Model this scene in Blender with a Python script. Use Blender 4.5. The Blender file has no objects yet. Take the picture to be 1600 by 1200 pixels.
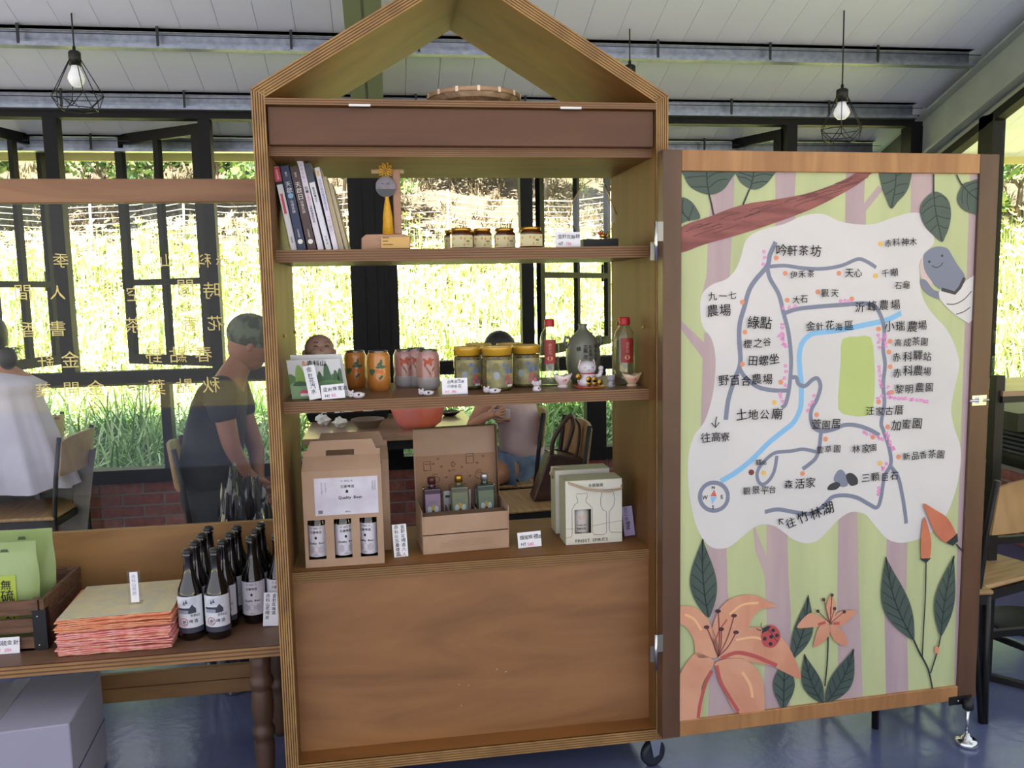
import bpy, math, random
import numpy as np
from mathutils import Vector, Matrix
random.seed(7)
V = Vector
SC = bpy.context.scene
COL = SC.collection
# ---------------------------------------------------------------- camera
FP = 1310.0
YAW, PITCH, ROLL = 0.14995, 0.11304, -0.01944
CAM = V((0.3136, -2.2744, 1.4557))
_f = V((math.sin(YAW)*math.cos(PITCH), math.cos(YAW)*math.cos(PITCH), -math.sin(PITCH)))
_r = V((math.cos(YAW), -math.sin(YAW), 0)); _u = _r.cross(_f)
CR = _r*math.cos(ROLL) + _u*math.sin(ROLL); CU = -_r*math.sin(ROLL) + _u*math.cos(ROLL); CF = _f
cd = bpy.data.cameras.new('camera'); cam = bpy.data.objects.new('camera', cd); COL.objects.link(cam)
cd.sensor_width = 36; cd.lens = FP/1600*36; cd.clip_start = .05; cd.clip_end = 400
mw = Matrix((CR, CU, -CF)).transposed().to_4x4(); mw.translation = CAM
cam.matrix_world = mw
SC.camera = cam
# ---------------------------------------------------------------- sky, sun, exposure
w = bpy.data.worlds.new('sky'); SC.world = w; w.use_nodes = True
nt = w.node_tree; nt.nodes.clear()
bg = nt.nodes.new('ShaderNodeBackground'); ow = nt.nodes.new('ShaderNodeOutputWorld')
tc = nt.nodes.new('ShaderNodeTexCoord'); sx = nt.nodes.new('ShaderNodeSeparateXYZ'); rp = nt.nodes.new('ShaderNodeValToRGB')
nt.links.new(tc.outputs['Generated'], sx.inputs[0]); nt.links.new(sx.outputs[2], rp.inputs[0])
rp.color_ramp.elements[0].position = 0.0; rp.color_ramp.elements[0].color = (.96, .96, 1.0, 1)
rp.color_ramp.elements[1].position = 0.8; rp.color_ramp.elements[1].color = (.74, .82, 1.0, 1)
nt.links.new(rp.outputs[0], bg.inputs[0]); nt.links.new(bg.outputs[0], ow.inputs[0])
bg.inputs[1].default_value = 1.5
sd = bpy.data.lights.new('sun', 'SUN'); sun = bpy.data.objects.new('sun', sd); COL.objects.link(sun)
sd.energy = 34.0; sd.angle = .012; sd.color = (1.0, .95, .84)
sun.rotation_euler = (math.radians(33), 0, math.radians(-14)); sun.location = (0, -5, 12)
SC.view_settings.view_transform = 'Standard'; SC.view_settings.look = 'None'
SC.view_settings.gamma = 1; SC.view_settings.use_curve_mapping = False
SC.view_settings.exposure = 0.08
SC.cycles.transparent_max_bounces = 24
# ---------------------------------------------------------------- pixel rays
def ray(px, py): return CF + CR*((px-800)/FP) + CU*((600-py)/FP)
def atY(px, py, Y): d = ray(px, py); return CAM + d*((Y-CAM.y)/d.y)
def atX(px, py, X): d = ray(px, py); return CAM + d*((X-CAM.x)/d.x)
def atZ(px, py, Z): d = ray(px, py); return CAM + d*((Z-CAM.z)/d.z)
def atP(px, py, o, n): d = ray(px, py); return CAM + d*((V(o)-CAM).dot(n)/d.dot(n))
def pm(P): return (V(P)-CAM).dot(CF)/FP            # metres per pixel at P
def prj(P):
    d = V(P)-CAM; z = d.dot(CF); return 800+FP*d.dot(CR)/z, 600-FP*d.dot(CU)/z
def PX(px, Y, z):
    X = atY(px, 500, Y).x
    for _ in range(4): X += (px-prj((X, Y, z))[0])*pm((X, Y, z))
    return X
# ---------------------------------------------------------------- materials
def lin(c): return tuple(((x/255)/12.92 if x/255 <= .04045 else ((x/255+.055)/1.055)**2.4) for x in c)
MATS = {}
def M(name, rgb, rough=.6, metal=0.0, rgb2=None, scale=6.0, stretch=(1, 1, 1), bump=0.0, detail=4, spec=.5, emit=0, trans=0, lo=.35, hi=.65, dist=0.0, coat=0, bscale=None):
    if name in MATS: return MATS[name]
    m = bpy.data.materials.new(name); m.use_nodes = True; t = m.node_tree; b = t.nodes['Principled BSDF']
    c = lin(rgb)+(1,)
    b.inputs['Base Color'].default_value = c; b.inputs['Roughness'].default_value = rough
    b.inputs['Metallic'].default_value = metal; b.inputs['Specular IOR Level'].default_value = spec
    b.inputs['Coat Weight'].default_value = coat
    if trans: b.inputs['Transmission Weight'].default_value = trans; b.inputs['IOR'].default_value = 1.33
    if emit: b.inputs['Emission Color'].default_value = c; b.inputs['Emission Strength'].default_value = emit
    if rgb2 or bump:
        co = t.nodes.new('ShaderNodeTexCoord'); mp = t.nodes.new('ShaderNodeMapping'); mp.inputs['Scale'].default_value = stretch
        n = t.nodes.new('ShaderNodeTexNoise'); n.inputs['Scale'].default_value = scale; n.inputs['Detail'].default_value = detail
        n.inputs['Distortion'].default_value = dist
        t.links.new(co.outputs['Object'], mp.inputs[0]); t.links.new(mp.outputs[0], n.inputs['Vector'])
        if rgb2:
            r = t.nodes.new('ShaderNodeValToRGB'); r.color_ramp.elements[0].position = lo; r.color_ramp.elements[1].position = hi
            r.color_ramp.elements[0].color = c; r.color_ramp.elements[1].color = lin(rgb2)+(1,)
            t.links.new(n.outputs[0], r.inputs[0]); t.links.new(r.outputs[0], b.inputs['Base Color'])
        if bump:
            bp = t.nodes.new('ShaderNodeBump'); bp.inputs['Strength'].default_value = bump; bp.inputs['Distance'].default_value = .004
            t.links.new(n.outputs[0], bp.inputs['Height']); t.links.new(bp.outputs[0], b.inputs['Normal'])
    MATS[name] = m; return m
def glass(name, tint=(1, 1, 1), refl=1.0, rough=.0):
    if name in MATS: return MATS[name]
    m = bpy.data.materials.new(name); m.use_nodes = True; t = m.node_tree; t.nodes.clear()
    o = t.nodes.new('ShaderNodeOutputMaterial'); mx = t.nodes.new('ShaderNodeMixShader'); tr = t.nodes.new('ShaderNodeBsdfTransparent')
    g = t.nodes.new('ShaderNodeBsdfGlossy'); lw = t.nodes.new('ShaderNodeLayerWeight'); lw.inputs[0].default_value = .5
    pw = t.nodes.new('ShaderNodeMath'); pw.operation = 'POWER'; pw.inputs[1].default_value = 4
    mu = t.nodes.new('ShaderNodeMath'); mu.operation = 'MULTIPLY_ADD'; mu.inputs[1].default_value = .8*min(refl, 1.2); mu.inputs[2].default_value = .045*refl
    mu.use_clamp = True
    tr.inputs[0].default_value = tint+(1,); g.inputs['Roughness'].default_value = rough
    t.links.new(lw.outputs['Facing'], pw.inputs[0]); t.links.new(pw.outputs[0], mu.inputs[0]); t.links.new(mu.outputs[0], mx.inputs[0])
    t.links.new(tr.outputs[0], mx.inputs[1]); t.links.new(g.outputs[0], mx.inputs[2]); t.links.new(mx.outputs[0], o.inputs[0])
    MATS[name] = m; return m
# ---------------------------------------------------------------- mesh builder
def basis(d):
    d = V(d).normalized(); a = V((0, 0, 1)) if abs(d.z) < .9 else V((1, 0, 0))
    x = d.cross(a).normalized(); return x, d.cross(x).normalized()
class MB:
    def __init__(s): s.v = []; s.f = []; s.m = []; s.mats = []; s.sm = []
    def add(s, vs, fs, mat, smooth=False):
        if mat not in s.mats: s.mats.append(mat)
        k = s.mats.index(mat); b = len(s.v)
        s.v += [tuple(p) for p in vs]
        for f in fs: s.f.append([b+i for i in f]); s.m.append(k); s.sm.append(smooth)
        return s
    def box(s, a, b, mat):
        x0, y0, z0 = a; x1, y1, z1 = b
        return s.add([(x0,y0,z0),(x1,y0,z0),(x1,y1,z0),(x0,y1,z0),(x0,y0,z1),(x1,y0,z1),(x1,y1,z1),(x0,y1,z1)],
                     [(0,3,2,1),(4,5,6,7),(0,1,5,4),(1,2,6,5),(2,3,7,6),(3,0,4,7)], mat)
    def pbox(s, o, u, v, w, mat):      # parallelepiped from corner o
        o, u, v, w = V(o), V(u), V(v), V(w)
        if u.cross(v).dot(w) < 0: u, v = v, u
        return s.add([o, o+u, o+u+v, o+v, o+w, o+u+w, o+u+v+w, o+v+w],
                     [(0,3,2,1),(4,5,6,7),(0,1,5,4),(1,2,6,5),(2,3,7,6),(3,0,4,7)], mat)
    def prism(s, pts, w, mat, smooth=False):      # polygon pts (3d) extruded by w
        pts = [V(p) for p in pts]; w = V(w); n = len(pts)
        nn = V((0, 0, 0))
        for i in range(n): nn += pts[i].cross(pts[(i+1) % n])
        if nn.dot(w) > 0: pts = pts[::-1]
        vs = pts + [p+w for p in pts]
        fs = [list(range(n)), list(range(2*n-1, n-1, -1))] + [(i, i+n, (i+1) % n+n, (i+1) % n) for i in range(n)]
        return s.add(vs, fs, mat, smooth)
    def poly(s, pts, mat): return s.add(pts, [list(range(len(pts)))], mat)
    def lathe(s, c, prof, mat, n=20, a0=0.0, a1=2*math.pi, ax=None, smooth=True, sx=1, sy=1, cap=True):
        c = V(c); full = abs(a1-a0-2*math.pi) < 1e-6; k = n if full else n+1
        if ax is None: X, Y, Z = V((1,0,0)), V((0,1,0)), V((0,0,1))
        else:
            Z = V(ax).normalized(); X, Y = basis(Z); Y = Z.cross(X)
        vs = []; fs = []
        for (r, z) in prof:
            for i in range(k):
                a = a0+(a1-a0)*i/n; vs.append(c + X*(r*sx*math.cos(a)) + Y*(r*sy*math.sin(a)) + Z*z)
        for j in range(len(prof)-1):
            for i in range(n if full else n):
                i2 = (i+1) % k
                fs.append((j*k+i, j*k+i2, (j+1)*k+i2, (j+1)*k+i))
        if full and cap:
            if prof[0][0] > 1e-5: fs.append(list(range(k-1, -1, -1)))
            if prof[-1][0] > 1e-5: fs.append([(len(prof)-1)*k+i for i in range(k)])
        return s.add(vs, fs, mat, smooth)
    def tube(s, pts, r, mat, n=8, closed=False, smooth=True, flat=1.0):
        pts = [V(p) for p in pts]; R = r if isinstance(r, (list, tuple)) else [r]*len(pts); vs = []; fs = []; L = len(pts)
        for j, p in enumerate(pts):
            a = pts[(j-1) % L] if (closed or j > 0) else p; b = pts[(j+1) % L] if (closed or j < L-1) else p
            d = (b-a).normalized(); x, y = basis(d)
            if j and not closed:
                x = (px_ - d*px_.dot(d)).normalized(); y = d.cross(x)
            px_ = x
            for i in range(n):
                t = 2*math.pi*i/n; vs.append(p + x*(R[j]*math.cos(t)) + y*(R[j]*flat*math.sin(t)))
        for j in range(L if closed else L-1):
            j2 = (j+1) % L
            for i in range(n): fs.append((j*n+i, j*n+(i+1) % n, j2*n+(i+1) % n, j2*n+i))
        if not closed: fs.append(list(range(n-1, -1, -1))); fs.append([(L-1)*n+i for i in range(n)])
        return s.add(vs, fs, mat, smooth)
    def bar(s, a, b, w, h, mat, up=(0, 0, 1)):   # rectangular bar a->b
        a, b = V(a), V(b); d = (b-a).normalized(); x = d.cross(V(up))
        x = x.normalized() if x.length > 1e-4 else V((1, 0, 0)); y = x.cross(d).normalized()
        return s.pbox(a-x*w/2-y*h/2, x*w, y*h, b-a, mat)
    def ball(s, c, r, mat, n=14, sc=(1, 1, 1), mtx=None):
        c = V(c); vs = []; fs = []; k = max(6, n//2)
        for j in range(k+1):
            t = math.pi*j/k
            for i in range(n):
                a = 2*math.pi*i/n; p = V((r*sc[0]*math.sin(t)*math.cos(a), r*sc[1]*math.sin(t)*math.sin(a), -r*sc[2]*math.cos(t)))
                if mtx: p = mtx @ p
                vs.append(c+p)
        for j in range(k):
            for i in range(n): fs.append((j*n+i, j*n+(i+1) % n, (j+1)*n+(i+1) % n, (j+1)*n+i))
        return s.add(vs, fs, mat, True)
    def ribbon(s, pts, w, mat, nrm):
        pts = [V(p) for p in pts]; n = V(nrm); L = len(pts); vs = []
        for j, p in enumerate(pts):
            d = (pts[min(j+1, L-1)]-pts[max(j-1, 0)]).normalized(); x = d.cross(n).normalized()*(w if not isinstance(w, (list, tuple)) else w[j])/2
            vs += [p-x, p+x]
        return s.add(vs, [(2*j, 2*j+1, 2*j+3, 2*j+2) for j in range(L-1)], mat)
    def text(s, st, fn, size, mat, jit=0, bold=.0, adv=None, vert=False, rs=None):
        rs = rs or random; x = 0; y = 0
        for ch in st:
            if ch == ' ': x += size*.5; continue
            cjk = ord(ch) > 0x2000; vs, fs, wd = glyph(ch, 0.0 if cjk else bold)
            a = rs.uniform(-jit, jit)*.12; k = size*(1+rs.uniform(-jit, jit)*.12); oy = rs.uniform(-jit, jit)*size*.07
            ca, sa = math.cos(a), math.sin(a)
            P = [fn(x+(p[0]*ca-p[1]*sa)*k, y+oy+(p[0]*sa+p[1]*ca)*k) for p in vs]
            s.add(P, fs, mat)
            if cjk and bold > .008 and mat.name.startswith('ink'):      # heavier strokes: a second pass shifted by a hair
                s.add([fn(x+(p[0]*ca-p[1]*sa)*k+bold*k*.9, y+oy+(p[0]*sa+p[1]*ca)*k+bold*k*.4) for p in vs], fs, mat)
            if vert: y -= size*(adv or 1.05)
            else: x += size*((adv or 1.0) if cjk else wd*(adv or 1.08))
        return s
    def build(s, name, parent=None, bevel=0, loc=None, seg=1, **tags):
        me = bpy.data.meshes.new(name); off = V((0, 0, 0)); p = parent
        while p is not None: off += p.location; p = p.parent
        if loc is not None: off += V(loc)
        me.from_pydata([(a[0]-off.x, a[1]-off.y, a[2]-off.z) for a in s.v], [], s.f)
        for m in s.mats: me.materials.append(m)
        me.polygons.foreach_set('material_index', s.m); me.polygons.foreach_set('use_smooth', s.sm)
        me.update()
        o = bpy.data.objects.new(name, me); COL.objects.link(o)
        if parent is not None: o.parent = parent
        if loc is not None: o.location = loc
        if bevel:
            b = o.modifiers.new('bevel', 'BEVEL'); b.width = bevel; b.segments = seg; b.limit_method = 'ANGLE'; b.angle_limit = .6
        for k, v_ in tags.items(): o[k] = v_
        return o
_G = {}
def glyph(ch, bold=0.0):
    key = (ch, bold)
    if key in _G: return _G[key]
    cu = bpy.data.curves.new('g', 'FONT'); cu.body = ch; cu.size = 1.0; cu.offset = bold; cu.resolution_u = 2
    o = bpy.data.objects.new('g', cu); COL.objects.link(o)
    dg = bpy.context.evaluated_depsgraph_get(); me = bpy.data.meshes.new_from_object(o.evaluated_get(dg))
    vs = [(p.co.x, p.co.y) for p in me.vertices]; fs = [tuple(p.vertices) for p in me.polygons]
    wd = (max([p[0] for p in vs])+.06) if vs else .4
    if ord(ch) < 0x2000 and vs: wd = max(p[0] for p in vs)
    bpy.data.objects.remove(o); bpy.data.curves.remove(cu); bpy.data.meshes.remove(me)
    _G[key] = (vs, fs, wd); return _G[key]
def thing(name, label, cat, loc=(0, 0, 0), group=None):
    o = bpy.data.objects.new(name, None); COL.objects.link(o); o.location = loc; o.empty_display_size = .05
    o['label'] = label; o['category'] = cat
    if group: o['group'] = group
    return o
def tag(o, label, cat, group=None, kind=None):
    o['label'] = label; o['category'] = cat
    if group: o['group'] = group
    if kind: o['kind'] = kind
    return o
def struct(o, label=None):
    o['kind'] = 'structure'
    if label: o['label'] = label
    return o
def sroot(name, loc=(0, 0, 0)):
    o = bpy.data.objects.new(name, None); COL.objects.link(o); o.location = loc; o['kind'] = 'structure'; return o
def dup(root, loc=None, rz=None, label=None, name=None, group=None):
    def cp(o, par):
        c = o.copy(); COL.objects.link(c); c.parent = par
        for ch in [x for x in kids.get(o.name, [])]: cp(ch, c)
        return c
    kids = {}
    def walk(o):
        kids[o.name] = list(o.children)
        for ch in o.children: walk(ch)
    walk(root)
    r = cp(root, None)
    if loc is not None: r.location = loc
    if rz is not None: r.rotation_euler = (0, 0, rz)
    if label: r['label'] = label
    if group: r['group'] = group
    return r
def plane_fn(o, u, v):
    o, u, v = V(o), V(u), V(v); return lambda x, y: o+u*x+v*y
def cyl_fn(c, r, a0, z0):
    return lambda x, y: V((c[0]+r*math.sin(a0+x/r), c[1]-r*math.cos(a0+x/r), z0+y))
def smooth_closed(P, k=4):
    n = len(P); out = []
    for i in range(n):
        p0, p1, p2, p3 = [np.array(P[(i+j-1) % n], float) for j in range(4)]
        for t in np.linspace(0, 1, k, endpoint=False):
            out.append(tuple(.5*((2*p1)+(-p0+p2)*t+(2*p0-5*p1+4*p2-p3)*t*t+(-p0+3*p1-3*p2+p3)*t**3)))
    return out
def smooth_open(P, k=5):
    P = [tuple(p) for p in P]; Q = [P[0]]+P+[P[-1]]; out = []
    for i in range(len(P)-1):
        p0, p1, p2, p3 = [np.array(Q[i+j], float) for j in range(4)]
        for t in np.linspace(0, 1, k, endpoint=False):
            out.append(tuple(.5*((2*p1)+(-p0+p2)*t+(2*p0-5*p1+4*p2-p3)*t*t+(-p0+3*p1-3*p2+p3)*t**3)))
    out.append(P[-1]); return out
def fit(xl, xr, yt, yb, z, Y=None, k=.9):
    xm = (xl+xr)/2
    if Y is None:
        fr = atZ(xm, yb, z); r = (xr-xl)/2*pm(fr); Y = fr.y+r*k
    X = PX(xm, Y, z); r = (xr-xl)/2*pm((X, Y, z)); h = atY(xm, yt, Y).z-z
    return V((PX(xm, Y, z+h/2), Y, z)), r, h
# ---------------------------------------------------------------- common materials
WHITE = M('white paint', (232, 232, 230), .5)
BLACKM = M('black metal', (34, 35, 38), .38, .2)
BLK = M('black', (18, 18, 20), .5)
PAPER = M('white card', (236, 236, 244), .6)
INK = M('ink', (28, 28, 34), .7)
PINK = M('pink ink', (226, 120, 160), .7)
CHROME = M('chrome', (205, 208, 214), .16, 1.0)
GOLD = M('gold', (198, 150, 62), .28, .9)
WALN = M('chair wood', (176, 142, 98), .5, rgb2=(150, 116, 76), scale=5, stretch=(1, 12, 1))
# ================================================================= room shell
WY = 2.673; WXR = 3.72
FLOORM = M('blue grey epoxy', (84, 92, 128), .16, rgb2=(98, 106, 140), scale=1.3, detail=6, bump=.0, spec=.6)
def floor_bump(m):
    t = m.node_tree; b = t.nodes['Principled BSDF']; co = t.nodes.new('ShaderNodeTexCoord'); n = t.nodes.new('ShaderNodeTexNoise')
    n.inputs['Scale'].default_value = 26; n.inputs['Detail'].default_value = 5
    bp = t.nodes.new('ShaderNodeBump'); bp.inputs['Strength'].default_value = .22; bp.inputs['Distance'].default_value = .004
    t.links.new(co.outputs['Object'], n.inputs['Vector']); t.links.new(n.outputs[0], bp.inputs['Height']); t.links.new(bp.outputs[0], b.inputs['Normal'])
floor_bump(FLOORM)
struct(MB().box((-6, -8, -.08), (WXR+.1, WY+.1, 0), FLOORM).build('floor'), 'glossy blue-grey painted floor')
# ---- roof: descends away from the camera
SL = math.tan(math.radians(20.0)); YE = 3.24
def zr(Y): return 2.53 + (WY-Y)*SL
CEIL = M('white ceiling panel', (230, 236, 255), .32, rgb2=(224, 230, 250), scale=2)
STEEL = M('galvanised steel', (150, 155, 168), .34, .75, rgb2=(128, 134, 148), scale=30)
RAFT = M('grey painted steel', (150, 156, 156), .5, 0, rgb2=(138, 144, 146), scale=5)
ceil = sroot('ceiling', (0, 0, zr(WY)))
cp = None
x = -6.0; k = 0
while x < 4.9:
    if cp is None:
        q = MB()
        y0, y1 = -8.0, YE
        q.prism([(x, y0, zr(y0)), (x, y1, zr(y1)), (x, y1, zr(y1)+.06), (x, y0, zr(y0)+.06)], (.178, 0, 0), CEIL)
        cp = q.build('ceiling_panel', ceil)
    else:
        c = cp.copy(); COL.objects.link(c); c.parent = ceil; c.location = (k*.18, 0, 0)
    x += .18; k += 1
rb = MB(); rb.prism([(-6, -8, zr(-8)+.07), (-6, YE, zr(YE)+.07), (-6, YE, zr(YE)+.1), (-6, -8, zr(-8)+.1)], (10.9, 0, 0), CEIL); rb.build('roof_sheet', ceil)
rt = MB()   # yellow flashing along the eave
rt.box((-6, YE, zr(YE)-.05), (4.92, YE+.02, zr(YE)+.1), M('pale yellow eave trim', (214, 204, 130), .5)); rt.build('eave_trim', ceil)
def purlin_at(Y, clips=True, x0=-6, x1=WXR-.12, name='purlin'):
    z = zr(Y); q = MB(); h = .085
    q.box((x0, Y-.01, z-h), (x1, Y-.004, z-.002), STEEL)                   # web
    q.box((x0, Y-.06, z-h-.004), (x1, Y-.004, z-h), STEEL)                 # lower flange
    q.box((x0, Y-.063, z-h-.004), (x1, Y-.060, z-h+.014), STEEL)
    q.box((x0, Y-.06, z-.02+.06*SL), (x1, Y-.004, z-.008+.06*SL-.012), STEEL)
    o = q.build(name, ceil)
    if clips:
        c0 = MB(); xx = x0+.33
        c0.box((xx, Y-.066, z-h+.004), (xx+.012, Y-.058, z+.01), BLACKM); c0.box((xx-.02, Y-.066, z-h+.052), (xx+.62, Y-.064, z-h+.056), BLACKM)
        cl = c0.build('purlin_clip', o); i = 1
        while xx+.62*i < x1-.1 and i < 16:
            d = cl.copy(); COL.objects.link(d); d.parent = o; d.location = (.62*i, 0, 0); i += 1
    return o
def roofY(px, py):
    d = ray(px, py); o = V((0, WY, zr(WY))); n = V((0, SL, 1)); return (CAM + d*((o-CAM).dot(n)/d.dot(n))).y
PY1 = roofY(700, 62); PY2 = roofY(1100, 160)
for yy in (PY1-1.5*1, PY1, PY2, WY+.4, PY1-3.0, PY1-4.5): purlin_at(yy)
# rafters
def rafter(X, wd, hh, name='rafter', y0=-7.5, y1=WY-.02, mat=RAFT):
    q = MB(); off = -.088; w2 = wd/2
    for (xa, xb, ha, hb) in ((X-w2, X+w2, off-.012, off), (X-w2, X+w2, off-hh, off-hh+.012), (X-.006, X+.006, off-hh, off)):
        q.prism([(xa, y0, zr(y0)+ha), (xa, y1, zr(y1)+ha), (xa, y1, zr(y1)+hb), (xa, y0, zr(y0)+hb)], (xb-xa, 0, 0), mat)
    return q.build(name, ceil)
rafter(WXR-.04, .12, .26)
XR = PX(566, 1.6, zr(1.6)-.2)
rafter(XR, .16, .24, mat=M('pale green rafter', (120, 128, 104), .5))
# fascia above the window head
WALLW = M('white sheet', (214, 212, 222), .5)
FR = M('black window frame', (15, 15, 18), .55, 0, spec=.25)
hz0 = atY(700, 191, WY).z; hz1 = atY(700, 172, WY).z
TZ0 = 1.0; sz = atY(500, 718, WY).z; sz = round(sz, 3)
tz1 = atY(250, 578, WY).z; tz0 = atY(250, 600, WY).z
wb = sroot('wall_back', (0, WY, 0))
q = MB(); q.box((-6, WY, hz1), (WXR, WY+.06, zr(WY)-.0), WALLW); q.build('head_panel', wb)
q = MB(); q.box((-6, WY-.03, hz0), (WXR, WY+.05, hz1), FR); q.build('window_head', wb)
q = MB(); q.box((-6, WY-.03, tz0), (WXR, WY+.05, tz1), FR); q.box((-6, WY-.034, (tz0+tz1)/2-.004), (WXR, WY-.03, (tz0+tz1)/2+.004), FR); q.build('transom', wb)
q = MB(); q.box((-6, WY-.04, sz-.075), (WXR, WY+.06, sz), FR); q.build('window_sill', wb)
# posts  (x left, x right at y~450, zlo, zhi)
def post(xl, xr, py=400, z0=None, z1=None, dep=.08, grooves=0):
    X0 = atY(xl, py, WY).x; X1 = atY(xr, py, WY).x; q = MB()
    q.box((X0, WY-.035, sz if z0 is None else z0), (X1, WY+dep-.03, hz0 if z1 is None else z1), FR)
    for i in range(grooves):
        xx = X0+(X1-X0)*(i+1)/(grooves+1); q.box((xx-.004, WY-.045, sz if z0 is None else z0), (xx+.012, WY-.035, hz0 if z1 is None else z1), FR)
    return q.build('window_post', wb), X0, X1
_, a0, a1 = post(86, 107, z0=tz1); post(257, 272, 680, z1=tz0)
_, b0, b1 = post(323, 341)
_, c0, c1 = post(547, 620, 400, dep=.12, grooves=3)
_, d0, d1 = post(813, 832)
post(915, 945, 640, z1=tz0)
_, e0, e1 = post(1226, 1242, 200, z0=tz1)
_, g0, g1 = post(1418, 1452, 220, dep=.1)
post(-260, -235)
# glass panes
GL = glass('window glass', (.95, .98, .96), .5)
def pane(x0, x1, z0, z1, n):
    o = MB().box((x0, WY+.008, z0), (x1, WY+.012, z1), GL).build('window_%d' % n); struct(o, 'clear window pane in black frame'); return o
xs = [-6, a0, b0, c0, d0, e0, g0]
nw = 1
for (xa, xb) in ((-6, b0), (b1, c0), (c1, d0), (d1, g0)):
    pane(xa, xb, sz, tz0, nw); nw += 1
for (xa, xb) in ((b1, c0), (c1, d0)):
    pass
# opened casements: hinge post px, far end px, top and bottom z
def casement(hx, hy, ex, ey, label, z1=None):
    z1 = hz0-.015 if z1 is None else z1; z0 = tz1+.01
    H = atZ(hx, hy, z1); H.y = WY+.03
    H.x = atY(hx, hy, WY+.03).x
    E_ = atZ(ex, ey, z1); d = (E_-H); d.z = 0; L = d.length; u = d.normalized(); n = V((0, 0, 1)).cross(u)*.03
    t = thing('casement_window', label, 'window', (H.x, H.y, z0))
    def bars(segs, name):
        q = MB()
        for (s0, s1, za, zb) in segs: q.pbox(H+u*s0-n/2+V((0, 0, za-H.z)), u*(s1-s0), n, (0, 0, zb-za), FR)
        return q.build(name, t)
    st = .058
    bars([(0, st, z0, z1), (L-st, L, z0, z1), (st, L-st, z1-st, z1), (st, L-st, z0, z0+st)], 'sash_frame')
    zm = z0+(z1-z0)*.36
    bars([(st, L-st, zm-.018, zm+.018)], 'glazing_bar'); bars([(L/2-.02, L/2+.02, z0+st, zm-.018), (L/2-.02, L/2+.02, zm+.018, z1-st)], 'glazing_bar')
    q = MB(); q.pbox(H+u*st-n*.06+V((0, 0, z0+st-H.z)), u*(L-2*st), n*.12, (0, 0, z1-z0-2*st), GL); q.build('pane', t)
    q = MB(); q.tube([H+u*(L-.03)+n*1.2+V((0, 0, zm+.08-H.z)), H+u*(L-.03)+n*1.2+V((0, 0, zm-.04-H.z))], .009, BLACKM); q.build('handle', t)
    return t
casement(312, 193, 180, 212, 'black casement window opened outward, left of the wooden display cabinet', None)
casement(-40, 190, 68, 216, 'black casement window opened outward at the far left edge of the room', None)
casement(1223, 203, 1020, 245, 'black casement window opened outward above the painted map door', None)
casement(838, 200, 950, 238, 'black casement window opened outward, seen through the right half of the cabinet', None)
# ---- brick parapet below the window
BR = [M('brick red', (150, 84, 74), .8, rgb2=(128, 66, 58), scale=30, bump=.3), M('brick brown', (126, 72, 64), .8, rgb2=(146, 88, 78), scale=30, bump=.3),
      M('brick pale', (164, 104, 92), .8, rgb2=(138, 82, 72), scale=30, bump=.3)]
MORT = M('mortar', (150, 142, 140), .9)
q = MB(); q.box((-6, WY+.0, 0), (WXR, WY+.1, sz-.075), MORT); q.build('mortar_bed', wb)
BL, BH, BJ = .215, .056, .012
protos = []
for m in BR:
    p_ = MB().box((0, WY-.008, 0), (BL, WY+.05, BH), m).build('brick', wb); protos.append(p_)
used = [0, 0, 0]
def brick(par, x, y, z, rz=0):
    k = random.randrange(3); p = protos[k]
    c = p.copy(); COL.objects.link(c)
    c.parent = par; c.location = (x, y, z); c.rotation_euler = (0, 0, rz); return c
nrow = int((sz-.075)/(BH+BJ))
for r in range(nrow):
    x = -3.0 - (BL+BJ)/2*(r % 2)
    while x < WXR-.1:
        c = brick(wb, x, random.uniform(-.003, .002), .004+r*(BH+BJ)); x += BL+BJ
for p_ in protos: p_.location = (-3.4-.25*protos.index(p_), 0, .004)
# ---- right wall
wr = sroot('wall_right', (WXR, 0, 0))
q = MB(); q.box((WXR, -4, 0), (WXR+.1, WY, sz-.05), MORT); q.build('mortar_bed', wr)
for r in range(nrow):
    y = .9+(BL+BJ)/2*(r % 2)
    while y < WY-.2:
        brick(wr, 0, y+BL, .004+r*(BH+BJ), -math.pi/2); y += BL+BJ
q = MB(); q.box((WXR-.03, -4, sz-.05), (WXR+.1, WY, sz+.02), FR); q.build('window_sill', wr)
def xw(px, py): return atX(px, py, WXR)
for (pl, pr) in ((1534, 1556), (1700, 1730)):
    A = xw(pl, 200).y; B = xw(pr, 200).y; zt_ = zr((A+B)/2)-.36
    MB().box((WXR-.02, min(A, B), sz), (WXR+.06, max(A, B), zt_), FR).build('window_post', wr)
for (ya, yb, za, zb, m) in ((-4, WY-.04, -.37, -.34, M('light frame strip', (150, 152, 142), .5)), (-4, WY-.04, -.42, -.37, FR)):
    q = MB(); q.prism([(WXR-.02, ya, zr(ya)+za), (WXR-.02, yb, zr(yb)+za), (WXR-.02, yb, zr(yb)+zb), (WXR-.02, ya, zr(ya)+zb)], (.07, 0, 0), m); q.build('raking_head', wr)
q = MB().prism([(WXR+.01, -4, sz), (WXR+.01, WY, sz), (WXR+.01, WY, zr(WY)-.4), (WXR+.01, -4, zr(-4)-.4)], (.004, 0, 0), GL).build('window_%d' % (nw+1)); struct(q, 'clear side window pane in black frame')

q = MB().prism([(WXR+.02, -4, zr(-4)-.36), (WXR+.02, YE, zr(YE)-.36), (WXR+.02, YE, zr(YE)+.02), (WXR+.02, -4, zr(-4)+.02)], (.03, 0, 0), M('dark gap filler', (70, 74, 76), .6)); q.build('head_panel', wr)  # added dark sheet, closes the bright gap between rafter and ceiling
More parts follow.
